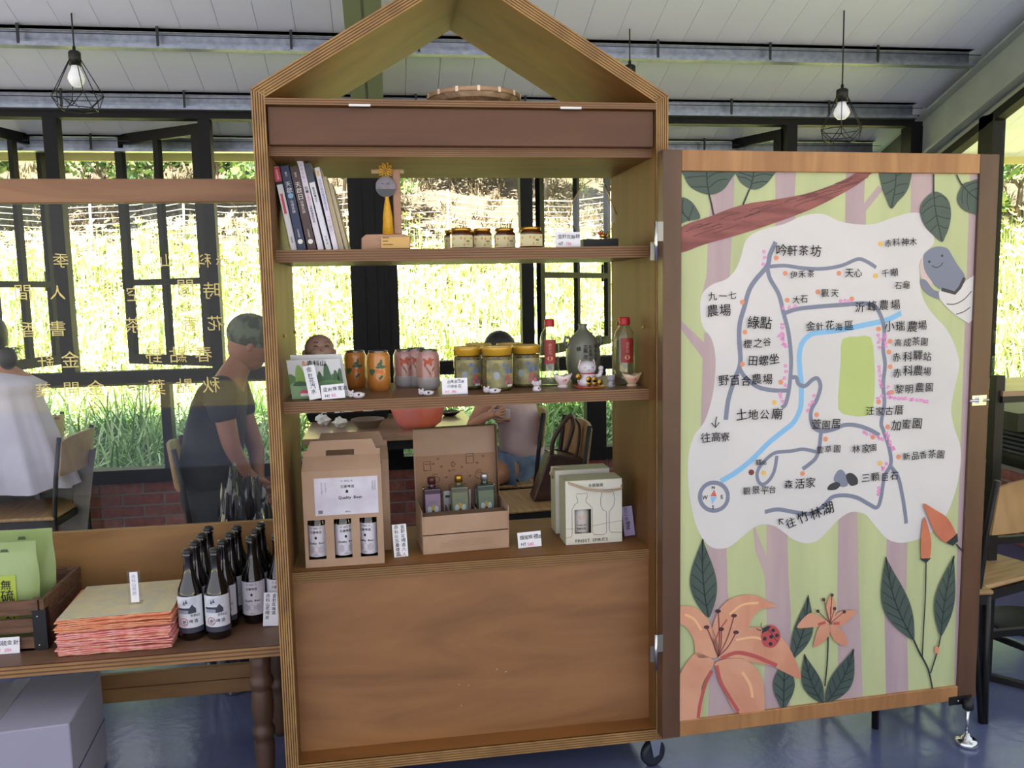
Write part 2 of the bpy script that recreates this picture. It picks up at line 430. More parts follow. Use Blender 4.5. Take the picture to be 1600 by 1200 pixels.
# ================================================================= display cabinet
W_, T_, D_, RC = 1.105, .0344, .466, .066
ZE, ZH, Z2b, ZAt, ZAb, ZBt, ZBb, ZCt, ZCb, Zbt = 1.9746, 1.9517, 1.8118, 1.5703, 1.5379, 1.159, 1.1276, .6776, .6485, .1455
Zbb = .112; ZRo, ZRi = 2.3115, 2.2675; Z2t = 1.836; ZHb = 1.9355
WOODY = M('olive stained plywood', (136, 88, 38), .6, rgb2=(118, 74, 32), scale=3, stretch=(.6, 3, 3), detail=5, dist=.6)
WOODV = M('olive stained side', (114, 76, 34), .6, rgb2=(98, 63, 28), scale=3, stretch=(5, 5, .5), detail=5, dist=.4)
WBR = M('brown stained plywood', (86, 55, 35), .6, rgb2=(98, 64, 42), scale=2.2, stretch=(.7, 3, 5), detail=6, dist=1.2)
WFR = M('brown plywood front', (152, 108, 68), .38, rgb2=(124, 86, 54), scale=1.5, stretch=(.8, 3, 4.2), detail=7, dist=2.2, lo=.3, hi=.7)
PL1 = M('ply light layer', (164, 126, 72), .6, rgb2=(140, 104, 58), scale=14, stretch=(1, 1, 1))
PL2 = M('ply dark layer', (76, 50, 28), .7, rgb2=(62, 40, 22), scale=14)
PL3 = M('ply shelf light layer', (138, 100, 62), .5, rgb2=(118, 82, 50), scale=10, stretch=(.5, 1, 3))
PL4 = M('ply shelf dark layer', (84, 56, 34), .6, rgb2=(106, 74, 46), scale=10, stretch=(.5, 1, 3))
cab = thing('display_cabinet', 'tall house-shaped plywood display cabinet on casters with open shelves and a gabled top', 'cabinet', (0, 0, 0))
def ply(name, par, a, b, w, n, out, mA, mB, pat=None):
    """edge strips: from a to b, stacked along w (thickness vector), n layers, out = outward vector"""
    q = MB(); a, b, w, out = V(a), V(b), V(w), V(out).normalized()
    pat = pat or [0, 1]*n; tot = sum(1.0 if pat[i] == 0 else .62 for i in range(n)); c = 0
    for i in range(n):
        th = (1.0 if pat[i] == 0 else .62)/tot
        o = out*(.0012 if pat[i] == 0 else .0004)
        q.pbox(a+w*c-out*.004, b-a, w*th, out*.004+o, mA if pat[i] == 0 else mB); c += th
    return q.build(name, par)
# sides
for (x, sg) in ((0, 1), (W_-T_, 1)):
    q = MB(); q.box((x, 0, Zbb), (x+T_, D_, ZE), WOODV); sp = q.build('side_panel', cab)
    ply('plywood_edge', sp, (x, 0, Zbb), (x, 0, ZE-.006), (T_, 0, 0), 11, (0, -1, 0), PL1, PL2)
# roof
xm = W_/2
def roofpan(sg):
    x0 = 0 if sg < 0 else W_; xi = T_ if sg < 0 else W_-T_
    P = [V((x0, 0, ZE)), V((xm, 0, ZRo)), V((xm, 0, ZRi)), V((xi, 0, ZE-.0215))]
    q = MB(); q.prism(P, (0, D_, 0), WOODY); r = q.build('roof_panel', cab)
    q = MB(); n = 11; pat = [0, 1]*n; tot = sum(1 if pat[i] == 0 else .62 for i in range(n)); c = 0
    for i in range(n):
        th = (1 if pat[i] == 0 else .62)/tot
        A = P[0].lerp(P[3], c); B = P[1].lerp(P[2], c); A2 = P[0].lerp(P[3], c+th); B2 = P[1].lerp(P[2], c+th)
        o = V((0, -.0012 if pat[i] == 0 else -.0004, 0)); q.prism([A+o, B+o, B2+o, A2+o], (0, .004, 0), PL1 if pat[i] == 0 else PL2); c += th
    q.build('plywood_edge', r)
roofpan(-1); roofpan(1)
# horizontal boards
def board(name, y0, z0, z1, mat, n=7, y1=D_, mA=PL3, mB=PL4):
    q = MB(); q.box((T_, y0, z0), (W_-T_, y1, z1), mat); b = q.build(name, cab)
    ply('plywood_edge', b, (T_, y0, z0), (W_-T_, y0, z0), (0, 0, z1-z0), n, (0, -1, 0), mA, mB); return b
board('top_shelf', 0.0, ZHb, ZH, WOODY, 5, mA=PL3)
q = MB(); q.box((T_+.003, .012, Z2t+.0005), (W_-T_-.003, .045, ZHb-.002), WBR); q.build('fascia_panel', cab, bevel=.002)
board('shelf', RC-.03, Z2b, Z2t, WOODY, 9)
SHT = M('shelf top', (118, 84, 52), .45, rgb2=(100, 70, 42), scale=3, stretch=(.6, 5, 1), dist=.8)
board('shelf', RC, ZAb, ZAt, SHT, 9)
board('shelf', RC, ZBb, ZBt, SHT, 9)
board('shelf', RC, ZCb, ZCt, WOODY, 9, mA=M('ply low light', (144, 108, 60), .6, rgb2=(124, 92, 50), scale=10, stretch=(.5, 1, 3)))
board('bottom_board', 0.0, Zbb, Zbt, WOODY, 9, mA=PL1)
YB = atZ(600, 1160, Zbt).y
q = MB(); q.box((T_, RC+.004, Zbt), (W_-T_, RC+.03, ZCb), WFR)
q.build('front_panel', cab)
q = MB()
for (x, y, a, l) in ((716, 1070, .3, .004), (732, 1072, 1.2, .005), (721, 1104, 1.5, .005), (789, 1050, .1, .006), (776, 1047, .9, .006)):
    P = atY(x, y, RC+.003); q.pbox(P, (l*math.cos(a), 0, l*math.sin(a)), (-.0012*math.sin(a), 0, .0012*math.cos(a)), (0, -.0006, 0), M('bare wood chip', (228, 196, 140), .7))
q.build('scratch_mark', cab, kind='stuff')
# shelf peg holes / pins
for (px, py, side) in ((443, 525, 0), (459, 519, 0), (1007, 511, 1), (966, 505, 1)):
    X = T_ if side == 0 else W_-T_
    P = atX(px, py, X); MB().lathe(P, [(.004, 0), (.004, .006), (0, .006)], M('brass', (176, 140, 70), .3, .8), n=8, ax=(1, 0, 0) if side == 0 else (-1, 0, 0)).build('shelf_pin', cab)
for (xa, xb) in ((545, 579), (875, 908)):
    A = atY(xa, 166, -.001); B = atY(xb, 168, -.001)
    MB().box((A.x, -.006, ZHb-.003), (B.x, .002, ZHb+.003), M('strap hinge', (210, 205, 200), .3, .6)).build('flap_hinge', cab)
# casters
def caster(P, rz=0.3):
    r = .041; zc = r; P = V(P); a = V((math.cos(rz), math.sin(rz), 0)); ax = V((math.sin(rz), -math.cos(rz), 0))
    q = MB(); q.box((P.x-.03, P.y-.03, Zbb-.004), (P.x+.03, P.y+.03, Zbb), CHROME)
    for s in (-1, 1):
        o = V((P.x, P.y, 0))+ax*(.014*s)
        q.prism([o+V((0, 0, Zbb-.004))-a*.026, o+V((0, 0, Zbb-.004))+a*.026, o+a*.012+V((0, 0, zc-.004)), o-a*.008+V((0, 0, zc-.008))], ax*.002, CHROME)
    c = q.build('caster', cab)
    q = MB(); cc = V((P.x, P.y, zc))
    q.lathe(cc-ax*.011, [(.028, 0), (r-.003, 0), (r, .003), (r, .019), (r-.003, .022), (.028, .022)], M('caster rubber', (34, 38, 50), .5), n=28, ax=ax)
    q.lathe(cc-ax*.012, [(0, -.002), (.008, -.002), (.009, .002), (.028, .002), (.031, .006), (.031, .018), (.028, .022), (.009, .022), (.008, .026), (0, .026)], M('caster hub', (150, 152, 168), .35, .3), n=24, ax=ax)
    q.build('wheel', c)
XC = PX(1019, .06, .04)
caster((XC, .055, 0), .35); caster((.09, .06, 0), 1.2); caster((.09, D_-.06, 0), .5); caster((XC-.01, D_-.06, 0), .9)

# ---------------------------------------------------------------- the door with the painted map
DO = V((1.075, -.045, .138)); DA = math.radians(2.8); DU = V((math.cos(DA), math.sin(DA), 0)); DN = V((math.sin(DA), -math.cos(DA), 0)); DW = 1.05; DZ1 = 1.8215
BACK = -DN
STI = M('door stile wood', (98, 68, 48), .4, rgb2=(84, 58, 40), scale=2.5, stretch=(3, 3, .8), dist=.8)
RAI = M('door rail wood', (176, 128, 80), .42, rgb2=(150, 104, 62), scale=5, stretch=(4, 2, .5), dist=.6)
def DPt(u, z, off=0): return DO + DU*u + V((0, 0, z-DO.z)) + DN*off
def ab(px, py, off=0):
    P = atP(px, py, DO+DN*off, DN); return (P-DO).dot(DU), P.z
ul = ab(1068, 300)[0]; ul2 = ab(1060, 1100)[0]; UL = (ul+ul2)/2; UR = (ab(1530, 300)[0]+ab(1498, 1060)[0])/2
zt = (ab(1068, 265)[1]+ab(1529, 273)[1])/2; zb = (ab(1060, 1122)[1]+ab(1498, 1078)[1])/2
q = MB(); q.pbox(DPt(UL-.006, zb-.006, -.022), DU*(UR-UL+.012), BACK*.010, (0, 0, zt-zb+.012), STI); door = q.build('map_door', cab)
for (u0, u1) in ((0, UL), (UR, DW)): MB().pbox(DPt(u0, DO.z), DU*(u1-u0), BACK*.04, (0, 0, DZ1-DO.z), STI).build('stile', door, bevel=.0015)
for (z0, z1) in ((DO.z, zb), (zt, DZ1)): MB().pbox(DPt(UL, z0, -.0005), DU*(UR-UL), BACK*.039, (0, 0, z1-z0), RAI).build('rail', door, bevel=.0015)
PO = -.010
GRN = M('painted pale green', (190, 198, 148), .55, rgb2=(176, 184, 138), scale=2.2, stretch=(5, 5, .7), detail=6, bump=.05)
q = MB(); q.pbox(DPt(UL-.004, zb-.004, PO), DU*(UR-UL+.008), BACK*.010, (0, 0, zt-zb+.008), GRN); q.build('painted_panel', door)
LAY = [0]
def layer(): LAY[0] += 1; return PO+.00013*LAY[0]
def dpt(px, py, off): return atP(px, py, DO+DN*off, DN)
def clampP(P):
    u = (P-DO).dot(DU); z = P.z; u = min(max(u, UL-.003), UR+.003); z = min(max(z, zb-.003), zt+.003)
    return P + DU*(u-(P-DO).dot(DU)) + V((0, 0, z-P.z))
class Paint:
    def __init__(s): s.q = MB(); s.off = layer()
    def poly(s, pts, mat, sm=True, k=4):
        pts = smooth_closed(pts, k) if sm else pts
        s.q.poly([clampP(dpt(x, y, s.off)) for x, y in pts], mat); return s
    def line(s, pts, w, mat, sm=True, k=5, taper=False):
        pts = smooth_open(pts, k) if sm else pts; pm_ = .00176
        ww = [w*pm_*(1-.7*i/(len(pts)-1)) for i in range(len(pts))] if taper else w*pm_
        s.q.ribbon([clampP(dpt(x, y, s.off)) for x, y in pts], ww, mat, DN); return s
    def dot(s, x, y, r, mat, n=10, ry=None): 
        return s.poly([(x+r*math.cos(2*math.pi*i/n), y+(ry or r)*math.sin(2*math.pi*i/n)) for i in range(n)], mat, sm=False)
    def up(s): s.off = layer(); return s
    def build(s, name, label=None):
        o = s.q.build(name, door)
        if label: o['label'] = label
        return o
    def cut(s, name): o = s.q.build(name, door); s.q = MB(); return o
MAU = M('painted mauve', (186, 164, 164), .6, rgb2=(172, 150, 158), scale=2.5, stretch=(5, 5, .7), detail=5)
p = Paint()
for t in ([(1115,262),(1148,262),(1146,330),(1140,430),(1134,470),(1095,470),(1104,430),(1108,340)], [(1211,262),(1244,262),(1242,300),(1243,360),(1211,360),(1212,300)],
          [(1322,262),(1352,262),(1350,318),(1372,290),(1380,296),(1353,330),(1353,360),(1320,360)], [(1424,262),(1459,262),(1459,345),(1423,345)],
          [(1516,262),(1532,262),(1528,420),(1513,700),(1500,1085),(1490,1085),(1497,800),(1508,500)],
          [(1063,500),(1100,535),(1100,520),(1125,520),(1125,700),(1094,700),(1098,560),(1063,513)],
          [(1104,840),(1135,840),(1137,920),(1145,1020),(1152,1130),(1106,1130),(1110,1000)],
          [(1176,815),(1190,850),(1198,870),(1198,815),(1230,815),(1232,900),(1236,960),(1234,1110),(1192,1110),(1198,960),(1195,900),(1180,860)],
          [(1310,790),(1339,790),(1341,900),(1345,1000),(1348,1095),(1310,1100),(1308,950)], [(1386,835),(1418,835),(1416,930),(1419,1090),(1384,1095),(1382,960)]):
    p.poly(t, MAU, sm=False)
p.build('painted_trunk')
MAPW = M('painted map ground', (216, 212, 212), .55, rgb2=(206, 203, 204), scale=3, detail=5, bump=.05)
blob = [(1225,350),(1255,337),(1285,334),(1310,345),(1335,350),(1365,350),(1395,340),(1420,333),(1440,335),(1455,360),(1460,378),(1450,392),(1440,415),(1437,440),(1443,468),(1457,490),(1478,513),(1492,540),(1499,570),(1491,610),(1486,640),(1491,668),(1501,700),(1499,740),(1489,780),(1475,810),(1455,832),(1430,844),(1405,848),(1385,841),(1366,820),(1352,804),(1330,800),(1310,812),(1295,828),(1278,844),(1260,849),(1240,843),(1225,832),(1210,822),(1192,819),(1175,826),(1156,842),(1138,855),(1118,857),(1103,848),(1089,825),(1080,790),(1075,750),(1076,710),(1085,680),(1100,660),(1110,632),(1116,600),(1118,560),(1112,530),(1098,510),(1094,485),(1097,460),(1112,445),(1135,436),(1150,420),(1158,400),(1166,375),(1187,360)]
p = Paint(); p.poly(blob, MAPW); p.build('painted_map_ground')
p = Paint(); p.poly([(1316,530),(1340,526),(1361,527),(1366,560),(1367,600),(1364,638),(1352,650),(1328,649),(1310,640),(1311,600),(1314,560)], M('painted map field', (186, 200, 126), .55, rgb2=(176, 192, 118), scale=3), k=2); p.build('painted_field')
RIV = M('painted river blue', (130, 184, 226), .5)
p = Paint(); p.line([(1408,489),(1385,500),(1350,508),(1310,516),(1285,519),(1268,522),(1254,535),(1249,555),(1250,580),(1252,600),(1252,625),(1250,640),(1240,660),(1222,675),(1200,693),(1175,718),(1150,738),(1126,752)], 9, RIV); p.build('painted_river')
RD = M('painted road grey', (122, 128, 150), .5)
p = Paint()
roads = [([(1212,378),(1203,398),(1199,415),(1180,438),(1170,455),(1163,480),(1156,505),(1155,530),(1157,560),(1155,575),(1147,595),(1138,625),(1134,656)],8),
 ([(1199,417),(1203,435),(1217,460),(1224,488),(1232,520),(1236,560),(1234,600),(1228,630),(1221,637)],7),
 ([(1199,417),(1225,415),(1255,419),(1285,420),(1315,415),(1340,405),(1355,409),(1369,418)],6),
 ([(1225,490),(1245,483),(1280,479),(1320,476),(1352,474),(1368,480),(1378,498),(1382,520),(1380,545),(1383,570),(1380,600),(1382,630),(1377,660),(1380,672),(1388,695),(1392,715),(1391,728),(1382,745),(1376,780),(1370,793),(1358,788),(1340,778),(1320,774),(1300,777),(1285,792),(1265,803),(1240,800),(1215,796),(1195,800)],7),
 ([(1391,728),(1403,745),(1410,775),(1414,800),(1416,818)],7), ([(1155,575),(1165,590),(1185,605),(1210,610),(1230,610)],7),
 ([(1236,590),(1244,590),(1248,600),(1258,603),(1270,593),(1278,592),(1282,605),(1276,625),(1268,640),(1267,655),(1272,668),(1285,674),(1305,670),(1320,664),(1340,665),(1360,672),(1374,680)],7),
 ([(1283,674),(1280,700),(1275,715),(1265,725),(1254,733)],7),
 ([(1275,706),(1255,702),(1235,705),(1213,707),(1200,715),(1188,728),(1183,740),(1185,752),(1192,757),(1202,750),(1210,735),(1214,712)],6)]
for pts, w_ in roads: p.line(pts, w_, RD); p.off += .00002
p.build('painted_road')
p = Paint(); ring = [(1115.5+22*math.cos(a*math.pi/12), 776+22*math.sin(a*math.pi/12)) for a in range(25)]; p.line(ring, 7, RD, sm=False)
p.poly([(1116,765),(1120,776),(1110,775)], M('painted red', (206, 98, 86), .5), sm=False); p.poly([(1110,776),(1120,777),(1113,788)], RIV, sm=False)
def ptext(q, off, st, x, y, sz_, jit=1, bold=.02, mat=INK, rot=0, sk=-.02):
    s_ = sz_*.00176*1.05; O = dpt(x, y, off); a = math.radians(rot)
    u = DU*math.cos(a)+V((0, 0, 1))*math.sin(a); v = V((0, 0, 1))*math.cos(a)-DU*math.sin(a)
    if len(st) > 1 or ord(st[0]) > 0x2000: s_ *= .9
    q.text(st, plane_fn(O-v*s_*.38, u, v), s_, mat, jit=jit, bold=bold, adv=1.09)
for st, x, y in (('N', 1112, 762), ('S', 1112, 792), ('W', 1097, 777), ('E', 1126, 777)): ptext(p.q, p.off+.0001, st, x, y, 8)
p.build('painted_compass')
ORG = M('painted orange dot', (222, 142, 108), .5); YEL = M('painted yellow dot', (226, 184, 96), .5)
p = Paint()
for x, y in ((1213,403),(1227,427),(1311,427),(1278,456),(1160,472),(1230,469),(1331,467),(1164,519),(1160,569),(1220,597),(1373,514),(1391,533),(1389,550),(1391,573),(1393,613),(1373,628),(1387,667),(1364,683),(1404,714),(1276,648),(1290,686),(1254,740)): p.dot(x, y, 3.9, ORG)
for x, y in ((1210,629),(1376,381),(1368,431),(1193,739),(1375,724)): p.dot(x, y, 4, YEL)
p.dot(1174, 738, 4.6, M('painted maroon dot', (112, 56, 52), .5)); p.build('painted_dot')['kind'] = 'stuff'
BLO = M('painted blossom pink', (232, 138, 204), .5)
p = Paint(); rs = random.Random(3)
def blossom(x, y, r=2.6):
    for i in range(5):
        a = 2*math.pi*i/5+rs.random(); p.dot(x+r*.75*math.cos(a), y+r*.75*math.sin(a), r*.5, BLO, n=5)
for (x0, y0, x1, y1, n) in ((1195,393,1192,414,3),(1225,480,1240,477,3),(1313,471,1325,468,3),(1222,508,1226,538,6),(1217,525,1230,543,4),(1228,572,1226,602,4),(1219,616,1224,626,3),(1270,620,1264,640,4),(1374,523,1373,542,4),(1384,523,1385,542,4),(1374,573,1377,606,6),(1386,606,1388,622,4),(1393,621,1450,627,11),(1372,622,1378,618,2),(1350,673,1360,680,3),(1370,682,1378,688,3),(1385,676,1396,703,7),(1383,725,1379,733,3),(1373,762,1371,772,3)):
    for i in range(n):
        t = i/max(1, n-1); blossom(x0+(x1-x0)*t+rs.uniform(-2, 2), y0+(y1-y0)*t+rs.uniform(-2, 2))
p.build('painted_blossom')['kind'] = 'stuff'
p = Paint()
p.poly([(1305,742),(1310,735),(1317,735),(1323,745),(1325,757),(1318,761),(1308,758),(1303,750)], RD); p.up()
p.poly([(1322,742),(1330,739),(1339,746),(1340,756),(1330,759),(1324,752)], M('painted dark stone', (50, 54, 62), .5)); p.poly([(1293,765),(1297,757),(1308,753),(1313,758),(1306,765)], MATS['painted dark stone'])
p.build('painted_stone')
# smiling stone
p = Paint(); p.poly([(1437,415),(1443,402),(1452,420),(1458,440),(1450,448),(1440,436)], M('painted blush', (206, 184, 178), .5)); p.up()
p.poly([(1443,400),(1452,390),(1465,385),(1480,388),(1488,400),(1497,415),(1508,432),(1503,452),(1485,459),(1466,450),(1453,436),(1444,420)], M('painted slate', (118, 124, 146), .5), k=3)
p.poly([(1438,437),(1447,438),(1458,452),(1471,458),(1472,468),(1455,463),(1442,452)], MATS['painted slate']); p.up()
p.poly([(1470,452),(1490,459),(1508,440),(1520,432),(1530,432),(1520,500),(1505,500),(1484,485),(1468,466)], MAPW, k=2); p.up()
dk = M('painted charcoal', (48, 50, 58), .5)
p.line([(1471,452),(1482,455),(1492,458),(1500,449),(1507,434)], 6, dk, sm=False); p.line([(1479,475),(1492,475),(1506,468),(1518,455)], 1.6, dk); p.line([(1494,491),(1506,487),(1516,480)], 1.6, dk)
p.dot(1452, 409, 2, dk); p.dot(1472, 399.5, 2, dk); p.line([(1456,415),(1463,418),(1470,415),(1473,410)], 1.5, dk); p.build('painted_smiling_stone')
# branch
BRN = M('painted branch red brown', (150, 88, 84), .6, rgb2=(120, 66, 66), scale=9, stretch=(1, 1, 6), detail=4)
p = Paint(); p.poly([(1060,358),(1110,338),(1160,320),(1210,312),(1258,303),(1298,290),(1330,275),(1348,262),(1368,262),(1345,285),(1300,311),(1260,330),(1200,352),(1150,368),(1100,382),(1060,394)], BRN); p.up()
bl = M('painted bark line', (94, 50, 54), .6)
for i in range(26):
    t = rs.random(); x = 1070+t*250; yc = 372-(x-1066)*.325; y = yc+rs.uniform(-14, 12)*(1-t*.45); L = rs.uniform(15, 50)
    p.line([(x, y), (x+L*.5, y-L*.16+rs.uniform(-2, 2)), (x+L, y-L*.33)], 1.1, bl, k=3)
p.build('painted_branch')
LF = M('painted leaf green', (76, 92, 84), .55, rgb2=(64, 80, 74), scale=4, detail=5); LV = M('painted leaf vein', (34, 46, 46), .55)
def leaf(out, mid, veins, stem=None):
    p = Paint(); p.poly(out, LF, k=4); p.up(); p.line(mid, 2.2, LV)
    for v in veins: p.line(v, 1.5, LV, k=3)
    if stem: p.line(stem, 2.6, LV)
    p.build('painted_leaf')
def autoleaf(base, tip, w, n=5, bend=0, stem=None, shape=1.0):
    b = np.array(base, float); t = np.array(tip, float); d = t-b; L = np.hypot(*d); u = d/L; nrm = np.array([-u[1], u[0]])
    C = lambda s: b+d*s+nrm*bend*math.sin(math.pi*s)
    prof = [(0, .02), (.1, .42), (.25, .82), (.42, 1), (.6, .86), (.8, .45), (.93, .15), (1, 0)]
    prof = [(s**shape, k) for s, k in prof]
    out = [tuple(C(s)+nrm*w/2*k) for s, k in prof]+[tuple(C(s)-nrm*w/2*k) for s, k in prof[-2:0:-1]]
    veins = []
    for i in range(1, n+1):
        s = i/(n+1.2); kk = np.interp(min(s+.14, 1), [a for a, _ in prof], [c for _, c in prof])*.9
        for sg in (-1, 1): veins.append([tuple(C(s)), tuple(C(s+.08)+nrm*sg*w*.25*kk), tuple(C(min(s+.15, 1))+nrm*sg*w*.5*kk)])
    leaf(out, [tuple(C(x)) for x in (0, .3, .6, 1)], veins, stem)
leaf([(1070,262),(1146,262),(1139,285),(1128,298),(1112,304),(1095,301),(1078,291),(1070,276)], [(1104,264),(1105,285),(1108,304)], [[(1104,275),(1085,276),(1070,278)],[(1106,292),(1092,292),(1079,292)],[(1105,278),(1120,270),(1140,268)],[(1107,294),(1122,282),(1136,280)]], [(1108,304),(1112,320),(1115,336)])
leaf([(1149,262),(1210,262),(1204,280),(1190,293),(1176,296),(1160,287),(1152,275)], [(1178,264),(1176,280),(1172,296)], [[(1176,276),(1163,272),(1151,268)],[(1175,284),(1165,278),(1153,276)],[(1177,276),(1192,272),(1208,274)],[(1175,287),(1188,284),(1200,284)]], [(1171,296),(1166,308),(1161,320)])
leaf([(1064,309),(1078,313),(1088,325),(1094,341),(1075,345),(1062,349),(1060,330)], [(1062,328),(1070,336),(1078,345)], [[(1068,334),(1066,322),(1068,311)],[(1076,343),(1080,332),(1083,322)]])
leaf([(1377,262),(1421,262),(1422,285),(1415,302),(1403,315),(1393,326),(1385,310),(1378,290)], [(1400,264),(1399,290),(1393,325)], [[(1399,280),(1388,285),(1378,287)],[(1398,294),(1390,300),(1383,304)],[(1399,276),(1410,270),(1418,266)],[(1398,292),(1408,288),(1419,287)],[(1397,304),(1405,303),(1412,300)]])
leaf([(1459,300),(1472,303),(1483,315),(1486,335),(1483,355),(1477,370),(1472,378),(1460,368),(1445,352),(1438,332),(1442,315)], [(1459,300),(1462,330),(1472,377)], [[(1460,308),(1450,314),(1441,324)],[(1461,320),(1450,326),(1440,335)],[(1463,337),(1454,344),(1446,350)],[(1466,350),(1459,356),(1454,362)],[(1460,310),(1470,306),(1480,312)],[(1462,322),(1473,323),(1485,326)],[(1464,337),(1474,340),(1485,342)],[(1468,352),(1476,356),(1481,356)]], [(1459,272),(1459,285),(1459,302)])
leaf([(1504,289),(1515,284),(1535,283),(1535,332),(1518,333),(1503,325),(1496,310)], [(1503,288),(1515,302),(1530,313)], [[(1506,292),(1503,305),(1504,318)],[(1512,300),(1511,315),(1514,328)],[(1508,292),(1518,287),(1530,284)],[(1515,300),(1522,296),(1530,294)]], [(1495,273),(1499,282),(1504,290)])
autoleaf((1107,965), (1098,842), 42, 6, bend=-4)
autoleaf((1238,1030), (1263,930), 30, 5, bend=6); autoleaf((1224,1112), (1226,1030), 34, 4, shape=.8)
autoleaf((1286,1100), (1257,1022), 30, 5, bend=-5); autoleaf((1290,1100), (1334,1014), 34, 6, bend=6)
autoleaf((1427,1000), (1384,870), 42, 7, bend=-8); autoleaf((1470,994), (1491,868), 31, 6, bend=-3)
p = Paint(); p.line([(1427,998),(1436,1018),(1450,1045),(1457,1076)], 3, LV); p.line([(1470,994),(1464,1020),(1454,1052)], 2.6, LV); p.line([(1447,878),(1446,930),(1443,985),(1441,1028)], 2.4, LV); p.line([(1494,850),(1500,857),(1507,862)], 3, LV)
p.line([(1294,995),(1293,1030),(1289,1072)], 2.6, LV)
p.build('painted_stem')
# lilies
PT = M('painted petal orange', (214, 158, 128), .55, rgb2=(202, 138, 110), scale=5, detail=5, dist=1); PR = M('painted petal shade red', (184, 88, 84), .55); PY = M('painted petal light', (236, 182, 136), .55)
p = Paint()
p.poly([(1060,950),(1080,947),(1098,958),(1108,972),(1120,1000),(1122,1025),(1104,1028),(1088,1025),(1084,1000),(1072,980),(1060,972)], PT)
p.poly([(1118,1020),(1112,990),(1120,960),(1135,940),(1155,931),(1180,930),(1200,940),(1214,947),(1190,952),(1176,965),(1168,985),(1150,1010),(1130,1030)], PT)
p.poly([(1088,1020),(1104,1025),(1116,1035),(1105,1055),(1096,1075),(1094,1122),(1055,1126),(1058,1070),(1070,1040)], PT); p.up()
p.poly([(1118,1035),(1150,1028),(1172,1035),(1190,1060),(1195,1105),(1185,1114),(1150,1112),(1130,1075),(1122,1050)], PT)
p.poly([(1124,1028),(1130,1005),(1148,988),(1175,980),(1205,985),(1225,1000),(1240,1025),(1252,1060),(1225,1050),(1205,1040),(1180,1036),(1150,1028)], PT); p.up()
p.line([(1126,1029),(1150,1020),(1175,1024),(1200,1034),(1214,1040)], 7, PR); p.line([(1120,1040),(1126,1065),(1140,1090),(1154,1112)], 6, PR); p.line([(1112,1048),(1102,1070),(1094,1100),(1091,1122)], 6, PR)
p.line([(1118,1000),(1124,985),(1136,968)], 3, PR); p.line([(1160,1050),(1172,1070),(1176,1090)], 5, PY); p.line([(1150,1000),(1180,996),(1205,1006)], 4, PY); p.line([(1070,960),(1085,968),(1096,985)], 4, PY); p.line([(1140,960),(1160,945),(1185,942)], 4, PY)
p.up(); ST = M('painted stamen', (128, 68, 66), .55); TI = M('painted stamen tip', (74, 48, 52), .55)
for (x, y) in ((1104,980),(1122,955),(1147,962),(1127,983),(1150,988)):
    p.line([(1122,1026), ((1122+x)/2+2, (1026+y)/2+3), (x, y)], 2.2, ST); p.dot(x, y, 4.6, TI, ry=3)
p.build('painted_flower', 'large painted orange lily')
p = Paint()
for t in ([(1295,975),(1282,964),(1265,958),(1245,980),(1268,980)], [(1297,972),(1291,950),(1298,930),(1306,945),(1305,962)], [(1300,972),(1312,956),(1338,955),(1320,975),(1308,979)],
          [(1296,976),(1280,980),(1273,1000),(1272,1012),(1288,1002),(1297,988)], [(1298,976),(1310,980),(1322,995),(1322,1009),(1306,1003),(1298,990)]): p.poly(t, PT)
p.up(); p.line([(1290,972),(1278,976)], 5, PR); p.line([(1302,974),(1312,974)], 5, PR); p.line([(1298,960),(1298,948)], 3, PR)
for (x, y) in ((1278,955),(1287,937),(1300,930),(1304,951),(1319,956)): p.line([(1297,974), (x, y)], 1.6, ST, sm=False); p.dot(x, y, 2.8, TI)
p.build('painted_flower', 'small painted orange lily')
p = Paint(); BU = M('painted bud red', (178, 96, 78), .55, rgb2=(206, 124, 88), scale=6)
p.poly([(1443,787),(1462,797),(1479,808),(1490,825),(1496,843),(1488,850),(1474,846),(1461,832),(1452,812)], BU); p.cut('painted_bud'); p.poly([(1444,808),(1449,818),(1455,845),(1453,872),(1447,876),(1440,872),(1439,845),(1441,822)], BU); p.up()
p.poly([(1478,848),(1487,841),(1496,833),(1497,846),(1489,853)], LV, sm=False); p.poly([(1437,873),(1455,872),(1447,880)], LV, sm=False); p.poly([(1461,1009),(1468,1012),(1466,1022),(1461,1020)], ORG, sm=False); p.build('painted_bud')
p = Paint(); p.poly([(1189,993),(1196,980),(1207,977),(1217,985),(1219,997),(1212,1009),(1203,1012),(1193,1008)], M('painted ladybug red', (184, 78, 78), .5)); p.up()
p.poly([(1190,990),(1192,982),(1200,978),(1205,979),(1198,986)], dk, sm=False); p.line([(1200,983),(1215,1003)], 1.2, dk)
for (x, y) in ((1208,985),(1205,995),(1195,998),(1204,1006),(1214,993)): p.dot(x, y, 3.1, dk)
p.line([(1192,984),(1189,978),(1190,973)], 1.2, dk); p.line([(1190,985),(1185,984),(1182,982)], 1.4, dk); p.build('painted_ladybug')
p = Paint()
